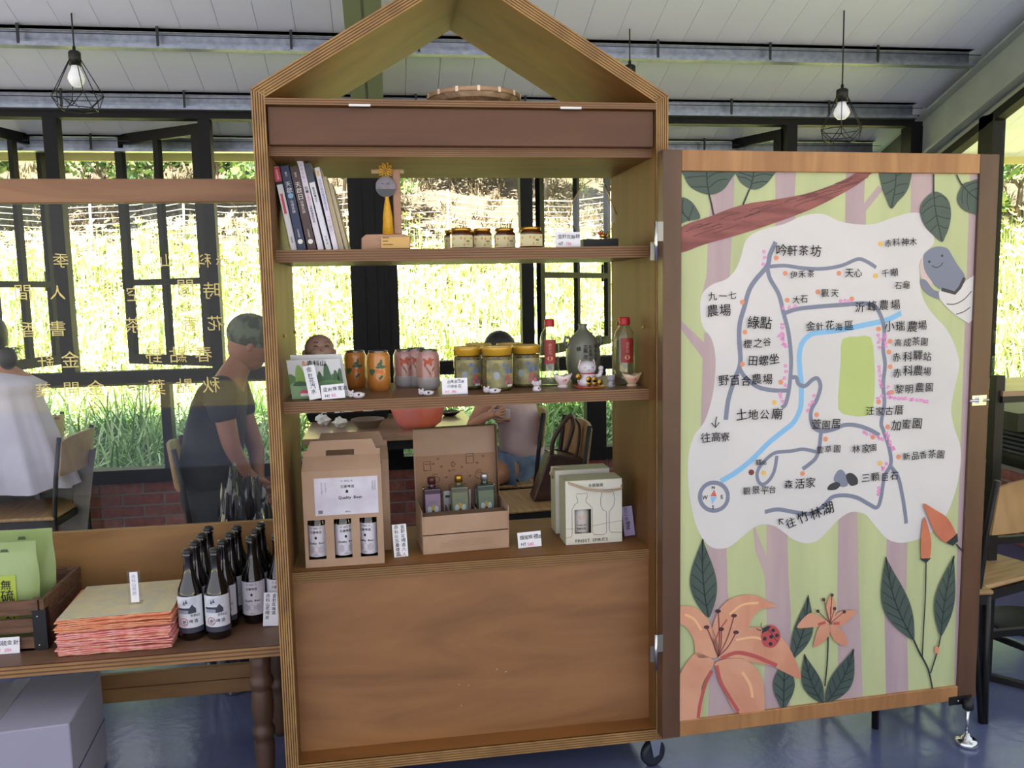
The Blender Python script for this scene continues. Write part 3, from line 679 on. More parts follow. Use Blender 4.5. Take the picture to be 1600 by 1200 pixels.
for st, x, y, s_ in (('吟軒茶坊',1212,392,19.5),('伊禾茶',1234,428,15),('天心',1320,427,15.5),('千噸',1378,427,15.5),('石龜',1398,446,14),('赤科神木',1382,379,15),('九一七',1107,463,16.5),('農場',1105,486,20),('大石',1238,468,13.5),('觀天',1283,457,17),('綠點',1167,504,21),('櫻之谷',1161,536,17),('田螺坐',1168,563,18.5),('野百合農場',1123,596,18.5),('金針花海區',1260,511,16.7),('沂峰農場',1336,478,21.5),('小瑞農場',1382,511,20.5),('高成茶園',1398,535,15.7),('赤科驛站',1395,558,18.5),('赤科農場',1395,582,18.5),('黎明農園',1398,608,18.7),('汪家古厝',1353,643,17.3),('加蜜園',1392,664,19.3),('新品香茶園',1411,713,15.7),('林家園',1332,702,15.7),('萱園居',1268,664,17.5),('萱草園',1276,703,14.7),('三顆巨石',1346,747,17.6),('森活家',1225,757,18.7),('觀景平台',1161,768,14.8),('往高寮',1095,685,17),('土地公廟',1150,650,20),('驛站',1181,723,10.5)):
    ptext(p.q, p.off, st, x, y, s_); p.q.build('painted_lettering', door); p.q = MB()
ptext(p.q, p.off, '往竹林湖', 1228, 820, 22, rot=17); p.q.build('painted_lettering', door); p.q = MB()
p.line([(1120,651),(1118,660),(1118,667)], 1.6, INK); p.line([(1112,661),(1118,668),(1124,660)], 1.6, INK, sm=False); p.line([(1217,812),(1218,820)], 1.6, INK, sm=False); p.line([(1217,812),(1224,811)], 1.6, INK, sm=False); p.line([(1217,812),(1224,819)], 1.6, INK, sm=False)
p.build('painted_arrow')['kind'] = 'stuff'
# hinges, latch, stabiliser leg
for (y0, y1) in ((345, 408), (992, 1047)):
    A = atY(1026, y0, -.05); B = atY(1026, y1, -.05)
    q = MB(); q.tube([(PX(1025, -.048, A.z), -.048, A.z), (PX(1025, -.048, B.z), -.048, B.z)], .0045, CHROME, n=10)
    q.box((PX(1016, -.004, A.z), -.006, B.z+.004), (PX(1025, -.004, A.z), -.002, A.z-(A.z-B.z)*.5), M('steel leaf', (150, 148, 140), .3, .8))
    q.pbox((PX(1026, -.05, A.z), -.048, (A.z+B.z)/2), DU*.02, (0, 0, (A.z-B.z)/2-.002), (0, .002, 0), MATS['steel leaf'])
    q.build('hinge', cab)
q = MB(); u0, z0 = ab(1516, 634); u1, z1 = ab(1541, 617)
q.pbox(DPt(u0+.004, z0, 0), DU*(u1-u0-.004), (0, 0, z1-z0), DN*.002, CHROME); q.tube([DPt(u0-.006, (z0+z1)/2, .006), DPt(u1+.004, (z0+z1)/2, .006)], .004, CHROME); q.pbox(DPt((u0+u1)/2-.006, z0+.006, 0), DU*.012, (0, 0, z1-z0-.012), DN*.011, CHROME); q.build('bolt_latch', door)
u0, z0 = ab(1482, 1102); u1, z1 = ab(1517, 1085); uc = ab(1505, 1090)[0]
q = MB(); q.pbox(DPt(u0, z0, 0), DU*(u1-u0), (0, 0, z1-z0), DN*.004, BLK)
C = DPt(uc, z0, .022); q.lathe((C.x, C.y, z0-.008), [(.014, 0), (.017, .004), (.017, .016), (.013, .03), (0, .032)], BLK, n=14)
for s in (-.022, .022): q.ball(DPt(uc+s, (z0+z1)/2, .005), .003, CHROME, n=8)
lg = q.build('stabilizer_leg', door)
q = MB(); q.tube([(C.x, C.y, z0), (C.x, C.y, .026)], .0055, CHROME, n=12); q.build('leg_rod', lg)
q = MB(); q.lathe((C.x, C.y, 0), [(.032, 0), (.034, .003), (.034, .014), (.029, .019), (.017, .021), (.015, .029), (.010, .031), (.007, .04), (0, .04)], CHROME, n=28); q.build('foot_pad', lg)
# ================================================================= goods on the shelves
# ---- books (top shelf)
def book(xb, xt, yt, wpx, Y, mat, label, deco, depth=.15, pages=True, name='book', grp='books leaning at the left of the top shelf'):
    z = ZAt+.001; X0 = PX(xb, Y, z); Pt = atY(xt, yt, Y); wd = wpx*pm((X0, Y, z))
    d = V((Pt.x-X0, 0, Pt.z-z)); L = d.length; u = d/L; r = V((-u.z, 0, u.x))*-1    # r = to the right across the spine
    r = V((u.z, 0, -u.x)); O = V((X0, Y, z + max(0, -(r.z*wd))))
    t = thing(name, label, 'book', (X0, Y, z), grp)
    q = MB(); c = .0012
    q.pbox(O, u*L, r*wd, (0, .002, 0), mat); q.pbox(O, u*L, r*c, (0, depth, 0), mat); q.pbox(O+r*(wd-c), u*L, r*c, (0, depth, 0), mat); q.build('cover', t)
    q = MB(); q.pbox(O+r*c+u*.002+V((0, .002, 0)), u*(L-.004), r*(wd-2*c), (0, depth-.004, 0), M('book pages', (226, 220, 204), .8)); q.build('pages', t)
    fn = lambda s, v: O+r*(wd*s)+u*(L*v)+V((0, -.0006, 0))
    q = MB(); deco(q, fn, O, u, r, wd, L)
    if q.f: q.build('spine_print', t)
    return t
def vcol(q, O, u, r, wd, L, st, v0, v1, mat, k=.6, bold=.02, s0=.5):
    n = len(st); h = (v0-v1)*L/n; sz_ = min(h*.95, wd*k)
    for i, ch in enumerate(st):
        c = O+u*(L*v0-h*(i+.5))+r*(wd*s0)+V((0, -.001, 0)); q.text(ch, plane_fn(c-r*sz_*.5-u*sz_*.4, r, u), sz_, mat, bold=bold)
def rect(q, fn, s0, s1, v0, v1, mat): q.poly([fn(s0, v0), fn(s1, v0), fn(s1, v1), fn(s0, v1)], mat)
BW = M('book white', (226, 226, 234), .45); BN = M('book navy', (44, 54, 92), .4); BM = M('book maroon', (78, 56, 56), .4); BLI = M('book lilac white', (222, 216, 230), .4); BS = M('book slate', (70, 76, 88), .45); BBE = M('book beige', (190, 178, 150), .6)
RED_ = M('book red', (206, 70, 92), .45)
def d1(q, fn, O, u, r, wd, L):
    rect(q, fn, .02, .98, .825, .995, RED_); rect(q, fn, .02, .98, .79, .825, BLK); rect(q, fn, .28, .62, .44, .68, RED_)
    vcol(q, O, u, r, wd, L, '花蓮富里', .97, .85, WHITE, .5); vcol(q, O, u, r, wd, L, '社區出版', .17, .09, INK, .4)
def dtian(second):
    def d(q, fn, O, u, r, wd, L):
        vcol(q, O, u, r, wd, L, '散文', .93, .87, WHITE, .3, 0); vcol(q, O, u, r, wd, L, '天啟', .82, .68, WHITE, .8, .03)
        if second: vcol(q, O, u, r, wd, L, '日', .68, .6, WHITE, .8, .03)
        else:
            c = O+u*(L*.645)+r*(wd*.5)+V((0, -.001, 0)); q.poly([c+r*(wd*.3*math.cos(a))+u*(wd*.3*math.sin(a)) for a in np.linspace(0, 6.28, 14)[:-1]], M('light blue', (130, 176, 214), .5))
        vcol(q, O, u, r, wd, L, '山海花田', .6, .44, WHITE, .4, 0); vcol(q, O, u, r, wd, L, '文史叢書', .25, .15, WHITE, .32, 0)
        c = O+u*(L*.1)+r*(wd*.5)+V((0, -.001, 0)); q.poly([c+r*(wd*.28*math.cos(a))+u*(wd*.28*math.sin(a)) for a in np.linspace(0, 6.28, 12)[:-1]], WHITE)
    return d
def d4(q, fn, O, u, r, wd, L): vcol(q, O, u, r, wd, L, '出發在路上', .95, .73, M('lilac print', (176, 150, 200), .6), .4); vcol(q, O, u, r, wd, L, '玩樂', .7, .62, INK, .6, .03); vcol(q, O, u, r, wd, L, '花蓮的好', .62, .5, PINK, .5); vcol(q, O, u, r, wd, L, '山風吹過的村莊', .5, .3, INK, .5, .02)
def d5(q, fn, O, u, r, wd, L): rect(q, fn, 0, 1, .78, 1, BS); vcol(q, O, u, r, wd, L, '縱谷的慢日子', .73, .55, INK, .4); vcol(q, O, u, r, wd, L, '小文山', .17, .06, INK, .4)
BLP = M('blue print', (94, 116, 176), .6)
def d6(q, fn, O, u, r, wd, L): rect(q, fn, .3, .65, .9, .96, YEL); vcol(q, O, u, r, wd, L, '日出小農的閱讀花東日記', .86, .48, BLP, .7); vcol(q, O, u, r, wd, L, '一日小旅行', .42, .22, M('grey print', (150, 150, 170), .6), .6)
d0 = lambda *a: None
book(454.5, 425.5, 261.5, 10.5, .125, BW, 'white book with red and black top band, nearest the left cabinet side', d1)
book(465, 437, 260, 14, .12, BN, 'navy blue book with white title, between the white and maroon books', dtian(False))
book(481, 452, 261, 14, .12, BM, 'dark maroon book with white title, leaning beside the navy book', dtian(True))
book(496.5, 462.5, 248.5, 10, .12, BLI, 'tallest pale lilac book in the leaning row', d4)
book(509, 474.5, 256, 10, .125, BW, 'white book with slate grey top, right of the tallest lilac book', d5)
book(520.5, 490.5, 262.5, 9, .12, BLI, 'pale book with blue printed title near the right end of the row', d6)
book(529.5, 501, 277, 9, .14, BBE, 'plain beige booklet, second from the right end of the row', d0, .17)
book(539, 512, 287, 7, .15, BBE, 'plain beige booklet leaning at the right end of the row', d0, .17)
# ---- trophy with stone disc and tassel
Y = .15; z = ZAt+.001; p1 = pm((.3, Y, z)); XC_ = PX(603.5, Y, z); t = thing('wooden_award', 'wooden award stand with round stone disc, yellow knot and tassel', 'award', (XC_, Y, z))
WA = M('award wood', (176, 136, 110), .5, rgb2=(160, 120, 94), scale=6, stretch=(1, 1, 6)); h = atY(603, 367, Y).z-z; hw = 38*p1
q = MB(); q.prism([(XC_-hw, Y-.03, z), (XC_+hw*.98, Y-.035, z), (XC_+hw, Y-.035, z+h*.8), (XC_+hw*.75, Y-.03, z+h), (XC_-hw*.8, Y-.03, z+h), (XC_-hw*.98, Y-.03, z+h*.75)], (0, .06, 0), WA); q.build('base', t, bevel=.002)
q = MB(); fo = V((PX(596, Y-.036, z), Y-.0362, z+.004)); q.box((fo.x, Y-.0372, z+.003), (PX(640, Y, z), Y-.0352, z+h*.8), M('gold plate', (196, 158, 96), .35, .4))
for i, (st, s_) in enumerate((('榮譽社區', .0045), ('金質農村', .004), ('感謝協助社區發展', .0035))): q.text(st, plane_fn(fo+V((.004, -.0015, h*.62-.009*i)), (1, 0, 0), (0, 0, 1)), s_, INK, bold=.02)
q.build('plaque', t)
q = MB(); xa, xb = PX(615, Y, z+.1), PX(627, Y, z+.1); zt_ = atY(620, 265, Y).z; q.box((xa, Y-.012, z+h), (xb, Y+.012, zt_), WA); q.build('post', t, bevel=.002)
zp = atY(600, 268, Y).z; q = MB(); q.tube([(PX(580, Y, zp), Y-.0, zp), (PX(631, Y, zp), Y, zp)], .006, M('pale dowel', (206, 184, 150), .5), n=12); q.build('peg', t)
YS = M('yellow silk', (226, 172, 44), .55, rgb2=(206, 150, 30), scale=60, stretch=(8, 8, 1)); zk = zp; xk = PX(602, Y-.02, zp); q = MB()
for i in range(10):
    a = i*math.pi/5; pts = [(xk+.004*math.cos(a)+.0045*math.cos(b)*1.9*math.cos(a)-.003*math.sin(b)*math.sin(a)+.009*math.cos(a), Y-.02, zk+.004*math.sin(a)+.0045*math.cos(b)*1.9*math.sin(a)+.003*math.sin(b)*math.cos(a)+.009*math.sin(a)) for b in np.linspace(0, 2*math.pi, 9)[:-1]]
    q.tube(pts, .0016, YS, n=5, closed=True)
q.build('knot', t)
zd = atY(602, 293, Y).z; q = MB(); q.lathe((xk, Y-.024, zd), [(0, 0), (.026, 0), (.0285, .002), (.0285, .007), (.026, .009), (0, .009)], M('grey stone', (150, 142, 152), .6, rgb2=(124, 118, 128), scale=40), n=28, ax=(0, 1, 0))
q.prism([(xk+.0275*math.cos(a), Y-.0245, zd+.0275*math.sin(a)) for a in np.linspace(math.pi*1.08, math.pi*1.92, 12)], (0, .0004, 0), M('dark stone', (78, 80, 84), .6))
for s in (-.009, .006): q.tube([(xk+s-.004, Y-.0248, zd+.006), (xk+s, Y-.0252, zd+.009), (xk+s+.004, Y-.0248, zd+.006)], .0007, M('dark stone', (78, 80, 84)), n=5)
q.build('stone_disc', t)
zt1 = atY(602, 309, Y).z; q = MB(); q.lathe((xk+.002, Y-.02, z+h), [(.016, 0), (.013, .05), (.008, .085), (.005, zt1-z-h-.004), (.006, zt1-z-h), (0, zt1-z-h+.001)], YS, n=14); q.build('tassel', t)
# ---- hexagonal honey jars
JAM = M('dark honey', (74, 34, 20), .15, spec=.6, coat=.5); LBL = M('cream label', (214, 206, 160), .6); LBO = M('label orange flower', (214, 140, 92), .6)
def hexjar(px, wpx, Y, rz, label):
    z = ZAt+.001; X = PX(px, Y, z); r = wpx/2*pm((X, Y, z))/.93; c = V((X, Y, z)); t = thing('honey_jar', label, 'jar', c, 'small honey jars on the top shelf')
    R0 = math.pi/6
    def ring(rr, zz): return [(c.x+rr*math.cos(R0+i*math.pi/3), c.y+rr*math.sin(R0+i*math.pi/3), z+zz) for i in range(6)]
    q = MB(); P = ring(r*.92, 0)+ring(r, .004)+ring(r, .042)+ring(r*.78, .05)
    fs = [list(range(5, -1, -1)), list(range(18, 24))]+[(k*6+i, k*6+(i+1) % 6, k*6+6+(i+1) % 6, k*6+6+i) for k in range(3) for i in range(6)]
    q.add(P, fs, JAM); q.build('body', t)
    q = MB(); q.lathe(c+V((0, 0, .05)), [(r*.8, 0), (r*.84, .002), (r*.84, .007), (r*.78, .009), (0, .009)], GOLD, n=24); q.build('lid', t)
    q = MB()
    for i in (3, 4, 5):
        a0, a1 = R0+i*math.pi/3, R0+(i+1)*math.pi/3; A = V((c.x+r*1.01*math.cos(a0), c.y+r*1.01*math.sin(a0), z+.004)); B = V((c.x+r*1.01*math.cos(a1), c.y+r*1.01*math.sin(a1), z+.004))
        q.poly([A, B, B+V((0, 0, .034)), A+V((0, 0, .034))], LBL)
        u = (B-A).normalized(); n_ = u.cross(V((0, 0, 1)))*.0005; w_ = (B-A).length
        for (s, v) in ((.12, .2), (.85, .75), (.2, .7)):
            cc = A+u*(w_*s)+V((0, 0, .034*v))+n_; q.poly([cc+u*(.003*math.cos(b))+V((0, 0, .004*math.sin(b))) for b in np.linspace(0, 6.28, 7)[:-1]], LBO)
        if i == 4:
            for j, (st, s_) in enumerate((('蜂蜜', .006), ('赤科山', .0028))): q.text(st, plane_fn(A+u*(w_*.5-s_*len(st)/2)+V((0, 0, .015-.007*j))+n_*2, u, (0, 0, 1)), s_, INK, bold=.01)
    q.build('paper_label', t)
    t.rotation_euler.z = rz
for i, (px, w_, Y, rz, lb) in enumerate(((721, 35, .15, .05, 'hexagonal honey jar with gold lid, leftmost in the front row of the top shelf'), (754, 30, .17, 0, 'hexagonal honey jar with gold lid, second from left in the front row'), (789, 33, .165, 0, 'hexagonal honey jar with gold lid, third from left in the front row'), (829, 37, .13, -.05, 'hexagonal honey jar with gold lid, right end of the front row'),
     (709, 30, .235, 0, 'hexagonal honey jar half hidden behind the leftmost front jar'), (740, 30, .25, 0, 'hexagonal honey jar hidden behind the second front jar'))): hexjar(px, w_, Y, rz, lb)
# ---- price cards
def card(xl, xr, yt, yb, Y, z, lines, label, lean=.12, name='price_card', vert=False, rot=0, mat=None, grp=None, cols=None):
    p_ = pm(atY((xl+xr)/2, yb, Y)); wd = (xr-xl)*p_; h = (yb-yt)*p_; O = V((PX(xl, Y, z), Y, z+.001)); u = V((math.cos(rot), 0, -math.sin(rot))); v = V((math.sin(rot), lean, math.cos(rot))).normalized()
    if rot > 0: O.z += wd*math.sin(rot)
    t = thing(name, label, 'card', O, grp); n_ = u.cross(v)
    q = MB(); q.pbox(O, u*wd, v*h, n_*-.0016, mat or PAPER); q.build('board', t)
    q = MB()
    if not vert:
        for (st, sx_, sy_, s_, m_) in lines: q.text(st, plane_fn(O+n_*.0006+u*(wd*sx_)+v*(h*sy_), u, v), s_*h, m_, jit=1, bold=.012)
    else:
        for (st, sx_, sy_, s_, m_) in lines: q.text(st, plane_fn(O+n_*.0006+u*(wd*sx_)+v*(h*sy_), u, v), s_*wd, m_, jit=1, bold=.012, vert=True)
    q.build('handwriting', t); return t
card(868, 908, 365.5, 389, .10, ZAt, (('金針花酥餅', .1, .58, .3, INK), ('NT', .12, .14, .24, INK), ('130', .42, .14, .28, PINK)), 'white price card with 130 in pink on the top shelf')
# ---- crystal award
Y = .2; z = ZAt+.001; x0, x1 = PX(908, Y, z), PX(962, Y, z); t = thing('crystal_award', 'clear pointed crystal award on a black base at right of the top shelf', 'award', ((x0+x1)/2, Y, z))
q = MB(); q.box((x0, Y-.03, z), (x1, Y+.03, atY(930, 374, Y).z), BLK); q.build('base', t, bevel=.001)
zz = atY(930, 374, Y).z; pts = [atY(a, b, Y) for a, b in ((905, 373), (890, 340), (893, 318), (908, 292), (925, 281), (938, 279), (945, 288), (952, 308), (964, 336), (957, 352), (950, 374))]
q = MB(); q.prism(pts, (0, .012, 0), glass('crystal', (.97, .99, .98), 1.0)); q.build('crystal_plate', t)
q = MB(); q.tube([p_+V((0, -.001, 0)) for p_ in pts[1:5]], .0012, GOLD, n=6); q.tube([p_+V((0, -.001, 0)) for p_ in pts[6:9]], .0016, GOLD, n=6); q.build('gold_edge', t)
q = MB(); q.text('績優', plane_fn(atY(912, 341, Y)+V((0, -.001, 0)), (1, 0, 0), (0, 0, 1)), .014, GOLD, bold=.01, adv=1.7); q.build('engraving', t)
c = atY(942, 368, Y-.02); t = thing('gold_figurine', 'tiny gold and red lucky ornament on the black crystal base', 'ornament', (c.x, c.y, zz+.001)); q = MB()
q.ball((c.x, c.y, zz+.009), .009, GOLD, sc=(1.2, .8, .8)); q.tube([(c.x+.008, c.y, zz+.004), (c.x+.016, c.y, zz+.01), (c.x+.014, c.y, zz+.022)], .003, GOLD); q.ball((c.x-.004, c.y, zz+.02), .006, GOLD); q.build('body', t)
MB().ball((c.x-.012, c.y-.004, zz+.016), .005, RED_).build('bead', t)

# ================================================================= middle shelf
z = ZBt+.001
# landscape leaflets
def leaflet(xs, Y, label, dy=0, back=False):
    cor = [atY(x+dy, y, Y) for x, y in xs]; O = V((cor[0].x, Y, z)); u = (cor[1]-cor[0]); v = (cor[3]-cor[0]); u.z *= .3
    u = V((u.length, 0, .0)); vv = V((v.x, .02, v.z)); n_ = u.cross(vv).normalized()
    t = thing('leaflet', label, 'leaflet', O, 'landscape leaflets'); q = MB(); q.pbox(O, u, vv, n_*-.006, M('leaflet white', (208, 208, 212), .5)); q.build('folded_paper', t)
    if back: return t
    q = MB(); fn = lambda a, b, k=1: O+u*a+vv*b+n_*(.0005*k)
    def blob_(pts, m, k=1): q.poly([fn(min(max(a, 0), 1), min(max(b, 0), 1), k) for a, b in smooth_closed(pts, 4)], m)
    G1, G2, G3, G4 = M('print light green', (140, 176, 92), .6), M('print dark green', (66, 100, 70), .6), M('print green', (92, 130, 84), .6), M('print pale green', (134, 168, 124), .6)
    blob_([(0, .0), (1, 0), (1, .5), (.85, .62), (.7, .55), (.5, .6), (.3, .5), (.15, .55), (0, .62)], G3, 1)
    blob_([(.12, .2), (.3, .2), (.3, .6), (.24, .84), (.17, .84), (.12, .55)], G1, 2)
    for a, h_ in ((.72, .9), (.88, .72), (.58, .7), (.97, .76), (.4, .66)): blob_([(a-.07, .4), (a+.07, .4), (a+.05, h_-.15), (a, h_), (a-.05, h_-.15)], G2, 3)
    blob_([(0, 0), (.45, 0), (.4, .3), (.2, .42), (0, .36)], G4, 4); blob_([(.5, .1), (1, .1), (1, .4), (.75, .46), (.5, .38)], G3, 4)
    blob_([(.06, .34), (.35, .34), (.3, .42), (.15, .45)], G2, 5); q.poly([fn(.14, .14, 6), (fn(.36, .14, 6)), fn(.3, .22, 6), fn(.2, .22, 6)], RED_); q.poly([fn(.17, .07, 6), fn(.33, .07, 6), fn(.33, .14, 6), fn(.17, .14, 6)], WHITE)
    q.text('赤科山', plane_fn(fn(.36, .84, 6), (1, 0, 0), (0, 0, 1)), .018, INK, bold=.02); blob_([(.29, .86), (.34, .86), (.33, .97), (.3, .96)], ORG, 5)
    q.build('landscape_print', t); return t
leaflet([(457, 627), (540, 616), (530, 561), (446, 567)], .12, 'leaflet printed with green hills, propped at left of the middle shelf')
leaflet([(466, 626), (546, 616), (534, 558), (452, 560)], .145, 'white leaflet standing just behind the green hill leaflet', back=True)
t = card(484, 502, 572.5, 626, .085, ZBt, (('金針花汽水', .25, .82, .46, INK),), 'narrow upright price card leaning on the green hill leaflet', vert=True, rot=-.17)
card(503, 539, 600, 622.5, .085, ZBt, (('金針蜂蜜酒', .08, .58, .33, INK), ('NT', .14, .14, .26, INK), ('65', .42, .14, .3, PINK)), 'small white price card in front of the orange cans', rot=-.06)
# baby head bust
c, r, h = fit(478, 522, 522, 565, ZBt, Y=.22); t = thing('baby_bust', 'brown clay bust of a bald baby head behind the leaflets', 'bust', c)
CL = M('brown clay', (142, 112, 98), .6); cz = atY(500, 545, .22).z; q = MB()
q.ball((c.x, .22, cz), .0425, CL, n=24, sc=(1, .95, .98)); q.ball((c.x+.006, .2, cz-.012), .034, CL, n=20, sc=(1.05, .9, .8)); q.lathe(c, [(.03, 0), (.026, .02), (.022, cz-z-.03), (.028, cz-z-.01)], CL, n=18); q.ball((c.x+.012, .172, cz+.0), .006, CL, n=10, sc=(1, 1, .8))
q.ball((c.x+.014, .176, cz-.024), .007, CL, n=10, sc=(1.1, .8, .5)); q.build('head', t)
for sx_ in (-1, 1): MB().ball((c.x+sx_*.042, .215, cz-.012), .011, CL, n=10, sc=(.7, .5, 1)).build('ear', t)
q = MB()
for sx_ in (-.006, .026): q.tube([(c.x+sx_-.006, .179, cz+.010), (c.x+sx_, .177, cz+.012), (c.x+sx_+.005, .180, cz+.009)], .0016, M('dark clay', (84, 60, 52)), n=5); q.tube([(c.x+sx_-.006, .182, cz+.020), (c.x+sx_, .181, cz+.023), (c.x+sx_+.006, .183, cz+.020)], .0011, M('dark clay', (84, 60, 52)), n=5)
q.build('eyes_and_brows', t)
# cans
def can(xl, xr, yt, yb, body, low, deco, label, grp, Y=None):
    c, r, h = fit(xl, xr, yt, yb, ZBt, Y); t = thing('drink_can', label, 'can', c, grp); q = MB()
    q.lathe(c, [(r*.78, 0), (r*.84, .003), (r, .011), (r, h*.3)], low, n=28, cap=False); q.lathe(c, [(r, h*.3), (r, h-.019), (r*.97, h-.015), (r*.82, h-.005)], body, n=28, cap=False); q.build('body', t)
    q = MB(); q.lathe(c, [(r*.82, h-.005), (r*.83, h-.001), (r*.82, h), (r*.76, h-.001), (r*.74, h-.005), (0, h-.005)], M('can aluminium', (120, 118, 116), .3, .8), n=28, cap=False); q.lathe(c, [(0, 0.001), (r*.78, 0)], MATS['can aluminium'], n=28, cap=False); q.build('rim', t)
    q = MB(); q.lathe(c+V((0, -.004, h-.0035)), [(.006, 0), (.008, .001), (.006, .002)], MATS['can aluminium'], n=10); q.build('pull_tab', t)
    q = MB(); f = cyl_fn((c.x, c.y), r+.0014, 0, c.z); deco(q, f, r, h); q.build('printed_fruit' if body is OC else 'printed_flower', t); return t
OC = M('orange can', (206, 136, 60), .28, rgb2=(186, 116, 50), scale=8, spec=.7, coat=.6); PK = M('pink can', (188, 142, 134), .28, rgb2=(172, 124, 118), scale=6, spec=.7, coat=.6); PG = M('can grey base', (172, 168, 170), .28, spec=.7, coat=.6)
GR_ = M('print leaf', (64, 104, 70), .5); OR2 = M('print orange fruit', (218, 116, 48), .5); RD2 = M('print red flower', (182, 82, 52), .5)
def dq(q, f, x, y, rx, ry, m, n=8, a0=0): q.poly([f(x+rx*math.cos(a)*math.cos(a0)-ry*math.sin(a)*math.sin(a0), y+rx*math.cos(a)*math.sin(a0)+ry*math.sin(a)*math.cos(a0)) for a in np.linspace(0, 2*math.pi, n+1)[:-1]], m)
def decoO(q, f, r, h):
    for (x, y, a) in ((-.6, .52, 0), (-.45, .48, 1), (-.66, .45, 2), (.1, .68, .5), (.3, .62, 2.4), (.25, .72, 1.5), (.0, .6, 0), (.2, .34, .8), (.42, .6, .2)): dq(q, f, x*r, y*h, .009, .004, GR_, a0=a)
    for (x, y) in ((-.1, .5), (.28, .47)): dq(q, f, x*r, y*h, .006, .007, OR2)
def decoP(q, f, r, h):
    for (x, y, a) in ((-.3, .74, 2.3), (-.15, .7, .8), (-.3, .64, 1.5), (.1, .76, 1.2), (.28, .74, .4), (.2, .66, 1.7), (0, .68, 2.8)): dq(q, f, x*r, y*h, .008, .004, RD2, a0=a)
    for (x, y, a) in ((-.12, .52, 2.1), (.05, .44, 1.9), (.42, .52, 1.1)): dq(q, f, x*r, y*h, .009, .002, M('print stem', (122, 96, 62), .5), a0=a)
can(538, 573, 547.5, 607, OC, OC, decoO, 'orange drink can with green leaves, nearer the leaflets', 'orange drink cans')
can(573.5, 609.5, 547.5, 611, OC, OC, decoO, 'orange drink can with green leaves, next to the pink cans', 'orange drink cans')
can(615, 650.5, 546, 605, PK, PG, decoP, 'pink and grey drink can with red lily, left one of the front pink pair', 'pink drink cans')
can(650.5, 687, 546, 608.5, PK, PG, decoP, 'pink and grey drink can with red lily, right one of the front pink pair', 'pink drink cans')
can(634, 667, 543.5, 598, PK, PG, decoP, 'pink drink can standing behind the front pink pair', 'pink drink cans', Y=.36)
card(691, 731, 592, 617, .10, ZBt, (('台灣赤芝麻', .2, .7, .22, INK), ('小油菊花', .2, .4, .22, INK), ('NT 280', .12, .1, .2, PINK)), 'white price card in front of the jar with yellow lid')
# tea jars
JG = glass('jar plastic', (.97, .97, .95), 1.2); TEA = M('dried flowers', (134, 118, 66), .9, rgb2=(78, 66, 36), scale=90, detail=3, bump=.5); YL = M('yellow lid', (206, 158, 44), .35, spec=.6, coat=.4)
LB1 = M('jar label', (176, 164, 104), .5, rgb2=(112, 116, 92), scale=30); LBB = M('blue letters', (56, 108, 190), .5); LBP = M('magenta band', (206, 96, 140), .5)
def teajar(xl, xr, yt, yb, a0, label, Y=None):
    c, r, h = fit(xl, xr, yt, yb, ZBt, Y); t = thing('tea_jar', label, 'jar', c, 'flower tea jars with yellow lids'); hl = h*.2
    q = MB(); q.lathe(c, [(r*.9, 0), (r, .004), (r, h-hl-.004), (r*.93, h-hl)], JG, n=28); q.build('body', t)
    q = MB(); q.lathe(c+V((0, 0, .002)), [(r*.9, 0), (r*.96, .004), (r*.96, h-hl-.01), (r*.9, h-hl-.006)], TEA, n=22); q.build('dried_flowers', t)
    q = MB(); q.lathe(c, [(r*.98, h-hl), (r*.98, h-hl*.45), (r*1.0, h-hl*.42), (r*1.0, h-.003), (r*.96, h), (r*.88, h-.002), (0, h-.002)], YL, n=32); q.build('lid', t)
    q = MB(); A = a0; rr = r+.0006
    P = [cyl_fn((c.x, c.y), rr, A-1.15+2.3*i/14, c.z)(0, 0) for i in range(15)]; q.add([p_+V((0, 0, h*.08)) for p_ in P]+[p_+V((0, 0, h*.7)) for p_ in P], [(i, i+1, 16+i, 15+i) for i in range(14)], LB1)
    f = cyl_fn((c.x, c.y), rr+.0018, A, c.z); q.text('高山', f_off(f, -.1*r, h*.56), h*.1, LBB, bold=.03); q.text('油菊', f_off(f, .02*r, h*.4), h*.15, LBB, bold=.03)
    for (x, y, rx, ry, m) in ((.35, .3, .008, .009, M('label red blossom', (176, 92, 92), .5)), (-.5, .55, .009, .012, M('label olive photo', (120, 112, 66), .5)), (-.45, .35, .01, .012, M('label bluish photo', (150, 160, 168), .5))): dq(q, f, x*r, y*h, rx, ry, m)
    q.add([f(.1*r, h*.15), f(.75*r, h*.15), f(.75*r, h*.23), f(.1*r, h*.23)], [(0, 1, 2, 3)], LBP); q.add([f(.3*r, h*.09), f(.75*r, h*.09), f(.75*r, h*.14), f(.3*r, h*.14)], [(0, 1, 2, 3)], WHITE)
    q.build('paper_label', t)
def f_off(f, x0, y0): return lambda x, y: f(x+x0, y+y0)
teajar(709, 753, 541.5, 609, .1, 'yellow lidded jar of dried flower tea, left one of the three in front')
teajar(753.5, 800.5, 540.5, 611, .25, 'yellow lidded jar of dried flower tea, middle one of the three in front')
teajar(800.5, 843.5, 538.5, 605.5, -.1, 'yellow lidded jar of dried flower tea, right one of the three in front')
teajar(728, 768, 536.5, 600, 0, 'yellow lidded tea jar hidden behind the left and middle front jars', .375)
teajar(776, 816, 536, 600, 0, 'yellow lidded tea jar hidden behind the middle and right front jars', .375)
